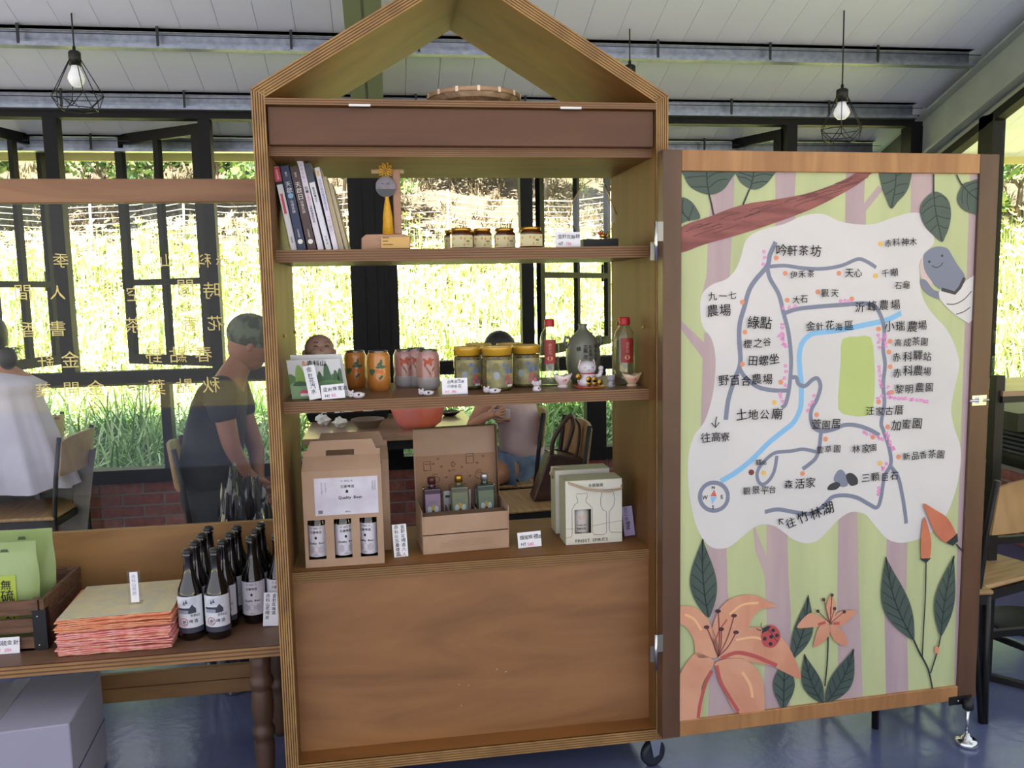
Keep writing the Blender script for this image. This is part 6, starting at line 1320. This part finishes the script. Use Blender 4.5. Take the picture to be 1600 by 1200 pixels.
# person with phone
Yg_ = 2.12; HD = atY(781, 553, Yg_); k = pm(HD); hz = HD.z
hip = atY(818, 720, Yg_); base = V((hip.x, Yg_, .0)); t = thing('person', 'person in a pale pink top and denim shorts sitting and looking at a phone', 'person', base)
sh_c = atY(795, 607, Yg_); sL = V((sh_c.x-.10, Yg_-.10, sh_c.z)); sR = V((sh_c.x+.08, Yg_+.13, sh_c.z)); hands = atY(772, 648, Yg_-.22)
wr1 = atY(757, 652, Yg_-.24); wr2 = atY(800, 655, Yg_-.10); el1 = atY(737, 668, Yg_-.12); el2 = atY(815, 678, Yg_+.04)
pel = V((hip.x, Yg_, .53)); V_ = [pel, V((hip.x-.01, Yg_, .68)), V((hip.x-.04, Yg_, .84)), V((sh_c.x, Yg_, sh_c.z-.03)), V((sh_c.x-.02, Yg_-.01, sh_c.z+.05)), HD-V((0, 0, .04))]
E_ = [(0, 1), (1, 2), (2, 3), (3, 4), (4, 5)]; R_ = [(.10, .08), (.105, .09), (.12, .09), (.11, .08), .05, .055]
def limb(pts, rr, a):
    i0 = len(V_)
    for i, p in enumerate(pts): V_.append(V(p)); R_.append(rr[i]); E_.append((a if i == 0 else i0+i-1, i0+i))
    return i0+len(pts)-1
w1 = limb([sL, (sL+el1)/2, el1, (el1+wr1)/2, wr1], [.05, .043, .036, .032, .024], 3); w2 = limb([sR, (sR+el2)/2, el2, (el2+wr2)/2, wr2], [.05, .043, .036, .032, .024], 3)
hand_fingers(V_, E_, R_, w1, wr1, (1, -.1, .25), (0, 0, 1), (0, -1, 0), .35, .85); hand_fingers(V_, E_, R_, w2, wr2, (-1, -.6, .2), (0, 0, 1), (0, -1, 0), .35, .85)
kn1 = atY(758, 765, Yg_-.36); kn2 = V((hip.x-.33, Yg_+.06, .50)); kn1 = V((hip.x-.30, Yg_-.32, .50))
l1 = limb([pel+V((-.06, -.08, -.02)), (pel+kn1)/2+V((0, 0, .0)), kn1, kn1+V((.02, .02, -.24)), V((kn1.x+.04, kn1.y, .06)), V((kn1.x-.08, kn1.y-.03, .03))], [.06, .072, .055, .048, .033, .03], 0)
l2 = limb([pel+V((-.06, .08, -.02)), (pel+kn2)/2, kn2, kn2+V((.02, 0, -.24)), V((kn2.x+.04, kn2.y, .06)), V((kn2.x-.08, kn2.y, .03))], [.06, .072, .055, .048, .033, .03], 0)
skin('body', t, V_, E_, R_, SKIN)
TS = M('pale pink cotton', (206, 184, 188), .8, rgb2=(192, 170, 176), scale=9); DN_ = M('blue denim', (92, 116, 148), .8, rgb2=(120, 142, 170), scale=20)
mL = sL.lerp(el1, .5); mR = sR.lerp(el2, .5)
skin('shirt', t, [pel+V((0, 0, -.02)), V((hip.x-.01, Yg_, .68)), V((hip.x-.04, Yg_, .84)), V((sh_c.x, Yg_, sh_c.z-.03)), sL, mL, sR, mR], [(0, 1), (1, 2), (2, 3), (3, 4), (4, 5), (3, 6), (6, 7)], [(.18, .15), (.145, .13), (.15, .12), (.128, .095), .064, .058, .064, .058], TS)
skin('shorts', t, [pel+V((0, 0, .04)), pel+V((0, 0, -.01)), pel+V((-.07, -.08, -.02)), pel.lerp(kn1, .52), pel+V((-.07, .08, -.02)), pel.lerp(kn2, .52)], [(0, 1), (1, 2), (2, 3), (1, 4), (4, 5)], [(.17, .14), (.18, .16), .115, .1, .115, .1], DN_)
head(t, HD, (-.55, -.7, -.45), .095)
ph = (wr1+wr2)/2+V((-.005, -.045, .035)); tp = thing('phone', 'white phone held by the person in denim shorts', 'phone', ph); q = MB(); q.pbox(ph+V((-.055, 0, -.03)), (.11, -.01, 0), (0, .006, 0), (0, -.02, .05), M('phone shell', (206, 200, 206), .3)); q.build('phone_body', tp, bevel=.003)
# person in camouflage cap, leaning forward
Yc_ = 1.52; HD = atY(392, 536, Yc_); hipm = atY(325, 728, Yc_); t = thing('person', 'person in a camouflage cap and black top bending forward behind the glass screen', 'person', (hipm.x, Yc_, 0)); chs = atY(345, 612, Yc_)
pel = V((hipm.x, Yc_, hipm.z-.03)); V_ = [pel, pel.lerp(chs, .5), chs+V((0, 0, -.02)), chs.lerp(HD, .55), HD+V((-.02, 0, -.05))]; E_ = [(0, 1), (1, 2), (2, 3), (3, 4)]; R_ = [(.08, .07), (.10, .08), (.12, .09), .055, .06]
s1 = chs+V((.02, -.15, .03)); s2 = chs+V((.02, .15, .03)); e1 = atY(362, 700, Yc_-.16); w1_ = atY(388, 742, Yc_-.12); e2 = atY(400, 700, Yc_+.1); w2_ = atY(404, 748, Yc_+.02)
a1 = limb([s1, s1.lerp(e1, .5), e1, e1.lerp(w1_, .5), w1_], [.055, .048, .04, .034, .026], 2); a2 = limb([s2, s2.lerp(e2, .5), e2, e2.lerp(w2_, .5), w2_], [.055, .048, .04, .034, .026], 2)
hand_fingers(V_, E_, R_, a1, w1_, (.6, .2, -.6), (.5, -.5, .3), (.3, -.8, .3), .4); hand_fingers(V_, E_, R_, a2, w2_, (.2, -.2, -.9), (.5, -.5, .3), (.6, -.5, .3), .4)
for s in (-1, 1): limb([pel+V((.02, s*.09, -.05)), V((pel.x+.03, Yc_+s*.1, .48)), V((pel.x, Yc_+s*.1, .1)), V((pel.x+.14, Yc_+s*.1, .04))], [.06, .05, .042, .035], 0)
skin('body', t, V_, E_, R_, M('tan skin', (138, 92, 70), .5))
BT = M('black top', (18, 18, 21), .8, rgb2=(26, 26, 30), scale=8)
skin('shirt', t, [pel+V((-.01, 0, -.13)), pel.lerp(chs, .5), chs+V((0, 0, -.01)), s1, s1.lerp(e1, .6), s2, s2.lerp(e2, .6)], [(0, 1), (1, 2), (2, 3), (3, 4), (2, 5), (5, 6)], [(.165, .15), (.16, .14), (.165, .135), .08, .062, .08, .062], BT)
skin('trousers', t, [pel+V((0, 0, .04)), pel+V((0, 0, -.05))]+[V((pel.x+.02, Yc_+s*.1, zz)) for s in (-1, 1) for zz in (pel.z-.1, .48, .08)], [(0, 1), (1, 2), (2, 3), (3, 4), (1, 5), (5, 6), (6, 7)], [(.16, .15), (.17, .16), .14, .09, .065, .14, .09, .065], M('black trousers', (26, 26, 30), .8))
mt, sd_, up_ = head(t, HD, (.9, .15, -.45), .1, hair=None, SKIN=M('tan skin', (138, 92, 70), .5)); CAMO = M('camouflage cloth', (92, 100, 84), .8, rgb2=(58, 62, 54), scale=22, detail=2, lo=.45, hi=.55)
q = MB(); fw = V((.9, .15, -.45)).normalized(); q.ball(HD+up_*.034-fw*.012, .108, CAMO, n=24, sc=(.86, .98, .86), mtx=mt); q.build('cap', t)
q = MB(); q.prism([HD+up_*.03+fw*.085+sd_*.07, HD+up_*.01+fw*.155+sd_*.04, HD+up_*.01+fw*.155-sd_*.04, HD+up_*.03+fw*.085-sd_*.07], up_*.006, CAMO); q.build('cap_visor', t)
# woman in white blouse, back to the camera
Yw = cy; sx0 = atY(0, 600, Yw).x; t = thing('person', 'person in a loose white blouse with dark bun, seen from behind at left edge', 'person', (sx0+.02, Yw, 0))
X0 = sx0+.0; sz_ = atY(0, 588, Yw).z; pel = V((X0+.02, Yw, .56)); top = V((X0-.02, Yw, sz_)); V_ = [pel, pel.lerp(top, .35), pel.lerp(top, .7), top+V((0, 0, -.02)), top+V((-.02, .01, .07)), top+V((-.03, .03, .15))]; E_ = [(0, 1), (1, 2), (2, 3), (3, 4), (4, 5)]; R_ = [(.09, .08), (.11, .09), (.12, .09), (.10, .07), .05, .06]
for s in (-1, 1):
    sh = top+V((s*.13, 0, -.03)); el = V((sh.x+s*.04, Yw+.08, sz_-.27)); wr_ = V((sh.x-s*.03, Yw+.30, sz_-.25)); a = limb([sh, sh.lerp(el, .5), el, el.lerp(wr_, .5), wr_], [.05, .043, .036, .03, .024], 3)
    hand_fingers(V_, E_, R_, a, wr_, (0, 1, 0), (-s, 0, .2), (0, 0, 1), .3, .85)
    kn = V((pel.x+s*.1, Yw+.42, .52)); limb([pel+V((s*.09, .05, .0)), kn, V((kn.x, kn.y+.02, .28)), V((kn.x, kn.y, .06)), V((kn.x, kn.y+.12, .03))], [.06, .05, .045, .035, .03], 0)
skin('body', t, V_, E_, R_, SKIN)
# blouse: a loose flared shell with folds
BLW = M('white blouse cloth', (214, 210, 226), .8, rgb2=(202, 198, 216), scale=6); q = MB(); n = 64; prof = []
zs = np.linspace(.56, sz_+.035, 16); vs = []
for j, zz in enumerate(zs):
    f = (zz-zs[0])/(zs[-1]-zs[0]); rx = .285*(1-f)+.165*f if f < .8 else .19*(1-((f-.8)/.2)**2.2)+.055; ry = .2*(1-f)+.11*f if f < .8 else .12*(1-((f-.8)/.2)**2)+.05
    for i in range(n):
        a = 2*math.pi*i/n; fold = (1-f)**.8*(.012*math.sin(11*a+1.5*f)+.007*math.sin(23*a)); vs.append((X0-.03+(rx+fold)*math.cos(a)+.05*(1-f), Yw+(ry+fold)*math.sin(a), zz+.008*math.sin(7*a)*(1-f)))
q.add(vs, [(j*n+i, j*n+(i+1) % n, (j+1)*n+(i+1) % n, (j+1)*n+i) for j in range(15) for i in range(n)], BLW, True); q.build('blouse', t)
skin('trousers', t, [pel+V((0, 0, .0)), pel+V((-.1, .12, -.03)), V((pel.x-.1, Yw+.42, .52)), pel+V((.1, .12, -.03)), V((pel.x+.1, Yw+.42, .52)), V((pel.x-.1, Yw+.44, .1)), V((pel.x+.1, Yw+.44, .1))], [(0, 1), (1, 2), (2, 5), (0, 3), (3, 4), (4, 6)], [(.26, .2), .15, .085, .15, .085, .06, .06], M('grey trousers', (120, 114, 108), .8, rgb2=(108, 102, 98), scale=10))
hc = V((PX(-22, Yw+.02, sz_+.2), Yw+.02, atY(0, 530, Yw).z)); head(t, hc, (-.35, .9, -.1), .1); q = MB(); bc = atY(12, 560, Yw-.1); q.ball(bc, .042, HAIR, n=16, sc=(1, 1, 1.25)); rs = random.Random(2)
for i in range(9): q.tube([bc+V((rs.uniform(-.01, .03), 0, .03)), bc+V((rs.uniform(.02, .05), 0, rs.uniform(.04, .06))), bc+V((rs.uniform(.04, .075), 0, rs.uniform(.0, .06)))], .0014, HAIR, n=4)
q.build('hair_bun', t)
# ================================================================= handbag
LE = M('dark brown leather', (72, 46, 38), .4, rgb2=(60, 38, 32), scale=10, spec=.6); zs_ = .453; Yb_ = Yh-.02
def hb(px, py, Y=None): return atY(px, py, Yb_ if Y is None else Y)
t = thing('handbag', 'dark brown leather handbag standing on a wooden chair by the window', 'bag', hb(880, 770)); base = [hb(829, 765), hb(905, 770), hb(912, 722), hb(893, 716), hb(877, 714)]
base = [V((p.x, p.y, max(p.z, zs_))) for p in base]; base[0].z = base[1].z = zs_+.001; q = MB(); q.prism([p+V((0, -.06, 0)) for p in (base[0], base[1], hb(912, 716), hb(868, 706), hb(855, 706))], (0, .12, 0), LE); q.build('bag_body', t, bevel=.012, seg=3)
q = MB(); q.tube(smooth_open([tuple(hb(862, 710, Yb_-.05)), tuple(hb(864, 690, Yb_-.05)), tuple(hb(873, 672, Yb_-.05)), tuple(hb(885, 655, Yb_-.05)), tuple(hb(893, 650, Yb_-.05)), tuple(hb(895, 668, Yb_-.05)), tuple(hb(884, 705, Yb_-.05))]), .011, LE); q.build('handle', t)
q = MB(); q.tube(smooth_open([tuple(hb(893, 648, Yb_+.02)), tuple(hb(905, 665, Yb_+.02)), tuple(hb(903, 700, Yb_+.02)), tuple(hb(895, 722, Yb_+.02)), tuple(hb(880, 712, Yb_+.02))]), .014, LE, flat=.5); q.build('strap', t)
# crumpled plastic bag behind the glass
c = atY(375, 790, .95); t = None; q = MB(); rs = random.Random(9); n, k = 34, 16; vs = []; x0 = atY(308, 780, .95).x; x1 = atY(440, 780, .95).x; zb_ = 0.0; zt3 = atY(380, 765, .95).z
FOIL = M('crumpled dark plastic', (46, 48, 58), .22, .1, spec=.8, coat=.5)
from mathutils import noise as NZ
n, k = 60, 26
for j in range(k+1):
    th = math.pi*j/k/2
    for i in range(n):
        a = 2*math.pi*i/n; P = V((math.cos(th)*math.cos(a), math.cos(th)*math.sin(a), math.sin(th))); d_ = 1+.16*NZ.noise(P*2.2)+.13*NZ.noise(P*6+V((5, 1, 0)))+.07*NZ.noise(P*15); sl_ = .92+.2*(P.x*.5+.5)
        vs.append(((x0+x1)/2+(x1-x0)/2*P.x*d_, .95+.17*P.y*d_, max(.002, zt3*P.z*d_*sl_)))
q.add(vs, [(j*n+i, j*n+(i+1) % n, (j+1)*n+(i+1) % n, (j+1)*n+i) for j in range(k) for i in range(n)], FOIL); o = q.build('plastic_sack', None, loc=((x0+x1)/2, .95, 0)); tag(o, 'crumpled shiny dark plastic sack on the floor behind the glass screen', 'sack')
# ================================================================= right side: bar table, stacked things, fan
P = atZ(1537, 1060, 0); Yt = P.y; Xt = P.x; zt4 = 1.06; t = thing('bar_table', 'tall black steel framed table with wooden top at the right edge', 'table', (Xt+.3, Yt, 0))
for (x, y) in ((Xt, Yt), (Xt+.62, Yt-.0), (Xt, Yt-.5), (Xt+.62, Yt-.5)):
    if (x, y) != (Xt, Yt-.5): MB().box((x-.017, y-.017, 0), (x+.017, y+.017, zt4+(.06 if x == Xt else 0)), CH).build('leg', t)
for zz in (.17, .52): MB().bar((Xt, Yt, zz), (Xt+.62, Yt-.0, zz), .02, .025, CH).build('stretcher', t)
MB().bar((Xt, Yt, .012), (Xt+.4, Yt-.45, .012), .025, .022, CH).build('foot_rail', t)
MB().box((Xt, Yt-.03, zt4-.035), (Xt+.68, Yt+.34, zt4-.012), CH).build('frame', t); MB().box((Xt-.0, Yt-.03, zt4-.012), (Xt+.68, Yt+.34, zt4+.006), TT).build('tabletop', t)
P = atY(1566, 670, 1.4); t = thing('counter_shelf', 'black shelf with stacked dark trays by the right window', 'shelf', (P.x, 1.4, 0)); MB().box((P.x, 1.3, P.z), (P.x+.6, 1.75, P.z+.09), BLK).build('shelf_board', t)
for x in (P.x+.45, ): MB().box((x, 1.33, 0), (x+.03, 1.36, P.z), CH).build('leg', t); 
MB().box((P.x+.45, 1.68, 0), (P.x+.48, 1.71, P.z), CH).build('leg', t)
P2 = atY(1572, 706, 1.45)
for i in range(5):
    o = MB().box((P2.x+.002*i, 1.32, P2.z+i*.022), (min(P2.x+.38, WXR-.05), 1.6, P2.z+i*.022+.016), M('dark slate tray', (58, 58, 66), .5)).build('serving_tray', None, bevel=.004, loc=(P2.x+.19, 1.46, P2.z+i*.022)); tag(o, '%s dark slate serving tray of the low stack at the right edge' % ('lowest', 'second lowest', 'middle', 'second highest', 'topmost')[i], 'tray', 'stacked serving trays')
t = thing('tray_stool', 'low black stool carrying the stack of dark trays', 'stool', (P2.x+.1, 1.46, 0)); MB().box((P2.x+.0, 1.3, P2.z-.025), (min(P2.x+.4, WXR-.04), 1.62, P2.z-.001), CH).build('seat', t)
for x in (P2.x+.24, P2.x+.3): MB().box((x, 1.34, 0), (x+.02, 1.36, P2.z-.02), CH).build('leg', t)
P = atZ(1590, 975, 0); t = thing('floor_fan', 'black floor fan with round wire guard at the right edge', 'fan', P); MB().lathe((P.x+.03, P.y, 0), [(.15, 0), (.155, .01), (.14, .025), (.03, .035)], BLK, n=30).build('base', t)
q = MB(); cc = V((P.x+.16, P.y, .21)); 
for rr in (.14, .145): q.tube([cc+V((rr*math.cos(a), 0, rr*math.sin(a))) for a in np.linspace(0, 6.283, 33)[:-1]], .004, M('grey wire', (90, 90, 96), .4, .6), closed=True, n=6)
for i in range(16): a = i*math.pi/8; q.tube([cc, cc+V((.142*math.cos(a), 0, .142*math.sin(a)))], .0015, MATS['grey wire'], n=4)
q.build('guard', t); q = MB()
for i in range(4): a = i*math.pi/2; q.prism([cc+V((0, .01, 0)), cc+V((.12*math.cos(a), .01, .12*math.sin(a))), cc+V((.12*math.cos(a+.7), .025, .12*math.sin(a+.7)))], (0, .003, 0), M('fan blade', (60, 62, 68), .4))
q.lathe(cc+V((0, .03, 0)), [(.03, -.02), (.03, .05), (0, .06)], BLK, ax=(0, 1, 0)); q.tube([cc+V((0, .05, 0)), (P.x+.1, P.y+.05, .02)], .012, BLK); q.build('motor_and_blades', t)
# ================================================================= hillside outside
GD = M('garden soil and moss', (166, 158, 110), .9, rgb2=(136, 120, 86), scale=2.5, detail=8)
def dist_out(x, y): return math.hypot(max(0, y-(WY+.25)), max(0, x-(WXR+.4)))
def hgt(x, y):
    d = dist_out(x, y)
    if d < .01: return -.06
    h = -.02+.215*min(d, 9.5) if d > .5 else -.06+.17*d
    if d > 9.5: h += (d-9.5)*.48 if d < 16 else 6.5*.48+(d-16)*.3
    return h+.05*math.sin(x*1.7+y)*min(1, d/3)+.08*math.sin(x*.6-y*.8)*min(1, d/5)
xs_ = np.arange(-16, 24.1, .5); ys_ = np.concatenate([np.arange(-12, 2.4, 1.2), np.arange(2.4, 26, .4)]); vs = [(x, y, hgt(x, y)) for y in ys_ for x in xs_]; nx = len(xs_)
fs = [(j*nx+i, j*nx+i+1, (j+1)*nx+i+1, (j+1)*nx+i) for j in range(len(ys_)-1) for i in range(nx-1)]
BK = M('bare bank soil', (104, 92, 74), .95, rgb2=(80, 70, 58), scale=5, detail=8)
far = [dist_out(sum(vs[i][0] for i in f)/4, sum(vs[i][1] for i in f)/4) > 9.9 for f in fs]
q = MB(); q.add(vs, [f for f, b in zip(fs, far) if not b], GD, True); q.add(vs, [f for f, b in zip(fs, far) if b], BK, True); g = q.build('hillside'); struct(g, 'sloping hillside outside the windows')
DRY = M('dry bank undergrowth', (112, 102, 78), .9, rgb2=(76, 68, 54), scale=14)
BLG = [M('daylily leaf green', (146, 186, 96), .5, rgb2=(166, 202, 116), scale=5), M('daylily leaf pale', (204, 222, 168), .45), M('daylily leaf deep', (104, 146, 72), .5)]
FLY = M('daylily yellow', (244, 218, 110), .6); FLC = M('daylily cream yellow', (250, 238, 190), .6); FLO = M('daylily orange', (234, 150, 54), .6)
rng = np.random.default_rng(4)
BLF = [M('sunlit lily leaf', (182, 190, 116), .5, rgb2=(196, 200, 130), scale=5), M('sunlit lily leaf pale', (216, 216, 160), .5), M('sunlit lily leaf deep', (134, 152, 78), .5)]  # drier, sunlit tone put into these leaf colours, cutting the green bounce
def blades(name, pos, nb, L, w, mats, label, cat='grass', seg=4, arch=1.0):
    n = len(pos)*nb; base = np.repeat(np.array(pos), nb, axis=0); az = rng.uniform(0, 2*np.pi, n); ln = rng.uniform(.6, 1.1, n)*L; lean = rng.uniform(.15, 1.0, n)*arch
    base[:, 0] += rng.uniform(-.05, .05, n); base[:, 1] += rng.uniform(-.05, .05, n)
    dx, dy = np.cos(az), np.sin(az); sx_, sy_ = -dy, dx; vs = np.zeros((n, (seg+1)*2, 3))
    for s in range(seg+1):
        f = s/seg; out = ln*(lean*.75*f**1.4); up = ln*(f*(1-.25*lean)-lean*.55*f**2.6); ww = w*(1-f**2.2)*(.6+.4*min(1, f*4))+.0004
        for k, sg in enumerate((-1, 1)):
            vs[:, 2*s+k, 0] = base[:, 0]+dx*out+sx_*sg*ww/2; vs[:, 2*s+k, 1] = base[:, 1]+dy*out+sy_*sg*ww/2; vs[:, 2*s+k, 2] = base[:, 2]+up
    m = (seg+1)*2; q0 = np.array([[2*s, 2*s+1, 2*s+3, 2*s+2] for s in range(seg)]); F = (np.arange(n)[:, None, None]*m+q0[None]).reshape(-1, 4)
    me = bpy.data.meshes.new(name); me.vertices.add(n*m); me.vertices.foreach_set('co', vs.reshape(-1)); me.loops.add(len(F)*4); me.loops.foreach_set('vertex_index', F.reshape(-1)); me.polygons.add(len(F)); me.polygons.foreach_set('loop_start', np.arange(len(F))*4); me.polygons.foreach_set('loop_total', np.full(len(F), 4))
    for m_ in mats: me.materials.append(m_)
    me.polygons.foreach_set('material_index', np.repeat(rng.integers(0, len(mats), n), seg)); me.polygons.foreach_set('use_smooth', np.ones(len(F), bool)); me.update(calc_edges=True)
    o = bpy.data.objects.new(name, me); COL.objects.link(o); tag(o, label, cat, kind='stuff'); return o
def scatter(n, x0, x1, d0, d1, side=False):
    out = []
    while len(out) < n:
        x = rng.uniform(x0, x1); y = rng.uniform(WY+.3, WY+16) if not side else rng.uniform(-1.5, WY+8); d = dist_out(x, y)
        if d0 < d < d1: out.append((x, y, hgt(x, y)-.01))
    return out
blades('daylily_leaves', scatter(360, -3.4, 4.6, .32, 2.0), 30, .72, .017, BLG, 'long arching daylily leaves growing right outside the window', seg=6, arch=1.75)
blades('daylily_foliage', scatter(1500, -7, 9, 1.8, 6.5), 16, .5, .026, BLF, 'daylily foliage covering the middle of the slope', seg=3, arch=1.7)
blades('daylily_field', scatter(2300, -12, 16, 6, 9.9), 11, .4, .04, BLF, 'daylily foliage at the top of the slope', seg=3, arch=1.7)
blades('side_daylily_leaves', scatter(900, WXR+.5, WXR+9, .4, 10, True), 18, .6, .02, BLF, 'daylily leaves outside the right window', seg=4)
blades('dry_undergrowth', scatter(1800, -13, 17, 10.3, 14), 10, .35, .03, [DRY, M('dead straw', (132, 120, 94), .9)], 'dry undergrowth on the bank above the lilies', seg=2)
def flowers(name, pos, r, mats, hs, label):
    n = len(pos); P = np.array(pos); P[:, 2] += rng.uniform(hs[0], hs[1], n); V6 = []; F = []; mi = []
    for i in range(n):
        b = len(V6); c = P[i]; a0 = rng.uniform(0, 6.28); tx, ty = rng.uniform(-.5, .5), rng.uniform(-.9, .1); rr = r*rng.uniform(.7, 1.2); V6.append((c[0], c[1], c[2]))
        for k in range(12):
            a = a0+k*math.pi/6; q_ = rr if k % 2 == 0 else rr*.45; x, y = q_*math.cos(a), q_*math.sin(a); V6.append((c[0]+x, c[1]+y*.8, c[2]+x*tx+y*-ty+(.35*rr if k % 2 == 0 else .1*rr)))
        for k in range(12): F.append((b, b+1+k, b+1+(k+1) % 12)); mi.append(i % len(mats))
        sb = len(V6); V6 += [(c[0]-.004, c[1], c[2]), (c[0]+.004, c[1], c[2]), (pos[i][0]+.004, pos[i][1], pos[i][2]), (pos[i][0]-.004, pos[i][1], pos[i][2])]; F.append((sb, sb+1, sb+2, sb+3)); mi.append(len(mats))
    me = bpy.data.meshes.new(name); me.from_pydata(V6, [], F)
    for m_ in mats+[BLG[0]]: me.materials.append(m_)
    me.polygons.foreach_set('material_index', mi); me.update(); o = bpy.data.objects.new(name, me); COL.objects.link(o); tag(o, label, 'flowers', kind='stuff')
flowers('near_daylily_flowers', scatter(45, -3.4, 4.6, .5, 2.2), .05, [FLY, FLO], (.45, .7), 'scattered yellow and orange daylilies just outside the window')
flowers('daylily_flowers', scatter(1500, -8, 10, 2.2, 7), .06, [FLY, FLC, FLC], (.4, .62), 'masses of yellow daylily flowers across the slope')
flowers('far_daylily_flowers', scatter(2200, -12, 16, 6.5, 9.9), .08, [FLY, FLC, FLC], (.38, .6), 'yellow daylily flowers at the top of the slope')
flowers('side_daylily_flowers', scatter(700, WXR+1, WXR+9, 1.2, 10, True), .06, [FLY, FLC], (.4, .6), 'yellow daylilies outside the right window')
# netting fence
NET = M('white netting', (170, 168, 164), .7); PST = M('fence post', (190, 188, 186), .7)
t = thing('netting_fence', 'low white netting fence on posts along the top of the lily field', 'fence', (2, WY+10.9, hgt(2, WY+10.9)))
fx = np.arange(-12, 15, 1.5); fp = []
for i, x in enumerate(fx):
    y = WY+.25+10.0; z0 = hgt(x, y)-.05; fp.append(V((x, y, z0))); MB().tube([(x, y, z0), (x+.02, y, z0+1.0)], .02, PST, n=6).build('post', t)
for k in range(9):
    q = MB(); pts = []
    for i in range(len(fp)-1):
        for s in (0, .5): p = fp[i].lerp(fp[i+1], s); pts.append(p+V((0, 0, .12+.1*k-(.05 if s else 0))))
    q.tube(pts, .007 if k < 8 else .012, NET, n=4); q.build('net_wire', t)
# shrubs and trees
LFS = [M('shrub leaf', (92, 128, 74), .55, rgb2=(120, 152, 88), scale=4), M('shrub leaf light', (150, 178, 104), .55), M('shrub leaf dark', (54, 84, 48), .6)]; TRK = M('tree bark', (112, 100, 92), .85)
def tree(x, y, h, r, label, name='shrub', cat='shrub', n=900, s=.13, mats=None, trunk=.05):
    z0 = hgt(x, y); t = thing(name, label, cat, (x, y, z0), None); mats = mats or LFS
    q = MB(); q.tube([(x, y, z0-.1), (x+.1, y, z0+h*.4), (x-.05, y+.05, z0+h*.7)], [trunk, trunk*.8, trunk*.4], TRK, n=7)
    for k in range(4): a = k*1.6; q.tube([(x+.05, y, z0+h*.35), (x+r*.5*math.cos(a), y+r*.5*math.sin(a), z0+h*.7)], [trunk*.5, trunk*.2], TRK, n=5)
    q.build('stem', t)
    cl = [(rng.normal(0, .42, 3)*np.array([r, r, h*.32])) for _ in range(16)]; c0 = np.array([x, y, z0+h*.6]); N = n; cc = np.array(cl)[rng.integers(0, 16, N)]; d = rng.normal(0, 1, (N, 3)); d /= np.linalg.norm(d, axis=1)[:, None]
    P = c0+cc+d*np.array([r, r, h*.3])*.36*rng.uniform(.6, 1, (N, 1)); P[:, 2] = np.maximum(P[:, 2], z0+.05); a = rng.normal(0, 1, (N, 3)); a /= np.linalg.norm(a, axis=1)[:, None]; b = np.cross(a, d); b /= np.linalg.norm(b, axis=1)[:, None]+1e-6
    sz_ = s*rng.uniform(.6, 1.2, (N, 1)); vs = np.stack([P-a*sz_*.5, P+b*sz_*.28+d*.01, P+a*sz_*.5, P-b*sz_*.28], 1); F = np.arange(N*4).reshape(-1, 4); me = bpy.data.meshes.new('foliage'); me.vertices.add(N*4); me.vertices.foreach_set('co', (vs-np.array([x, y, z0])).reshape(-1)); me.loops.add(N*4); me.loops.foreach_set('vertex_index', F.reshape(-1)); me.polygons.add(N); me.polygons.foreach_set('loop_start', np.arange(N)*4); me.polygons.foreach_set('loop_total', np.full(N, 4))
    for m_ in mats: me.materials.append(m_)
    me.polygons.foreach_set('material_index', rng.integers(0, 3, N)); me.update(calc_edges=True); o = bpy.data.objects.new('foliage', me); COL.objects.link(o); o.parent = t; o['kind'] = 'stuff'; return t
def tpos(px, d): dr = ray(px, 250); P = CAM+dr*(d/dr.dot(CF)); return P.x, P.y
for (px, d, h, r, nm, lb) in ((-60, 14.5, 2.2, 1.3, 0, 'leafy green shrub on the bank at the far left'), (150, 15, 2.6, 1.6, 0, 'dense green shrub on the bank seen above the glass screen beam'), (235, 15.5, 2.6, 1.5, 0, 'leafy shrub on the bank inside the opened casement view'), (330, 15.5, 2.4, 1.4, 0, 'pale green shrub on the bank left of the cabinet'), (530, 15, 2.6, 1.5, 0, 'bushy shrub on the bank behind the book shelf'), (700, 17.5, 2.4, 1.4, 0, 'shrub on the upper bank behind the honey jars'), (850, 17, 2.5, 1.5, 0, 'dark green shrub on the bank right of the wide window post'),
    (980, 17, 2.2, 1.3, 0, 'shrub on the upper bank behind the crystal award'), (60, 20, 4.5, 2.4, 1, 'broad tree at the top of the bank, far left'), (280, 21, 5, 2.6, 1, 'broad tree at the top of the bank left of the cabinet'), (480, 21, 5, 2.6, 1, 'broad tree at the top of the bank behind the cabinet'), (640, 22, 5, 2.6, 1, 'broad tree at the top of the bank behind the award'), (800, 22, 5, 2.6, 1, 'broad tree at the top of the bank right of centre'), (1000, 22, 5, 2.6, 1, 'broad tree at the top of the bank behind the cabinet right side'),
    (1190, 20, 5, 2.6, 1, 'broad tree at the top of the bank above the painted door'), (1360, 19, 5, 2.6, 1, 'broad tree at the top of the bank behind the corner post')):
    x, y = tpos(px, d)
    tree(x, y, h, r, lb, 'tree' if nm else 'shrub', 'tree' if nm else 'shrub', n=2600 if not nm else 3600, s=.16 if not nm else .24, trunk=.04 if not nm else .12)
for (px, d, h, r, lb) in ((1500, 13.5, 1.5, .9, 'light green shrub outside between the right window posts'), (1590, 13.5, 2.6, 1.6, 'yellow green leafy shrub outside the right window'), (1440, 16, 4.5, 2.2, 'dark leafed tree on the bank beyond the room corner'), (1620, 17, 5, 2.6, 'tall tree on the bank beyond the right window')):
    x, y = tpos(px, d); tree(x, y, h, r, lb, 'tree' if h > 3 else 'shrub', 'tree' if h > 3 else 'shrub', n=2400, s=.2, mats=[LFS[1], M('leaf yellow green', (186, 200, 116), .55), LFS[0]])
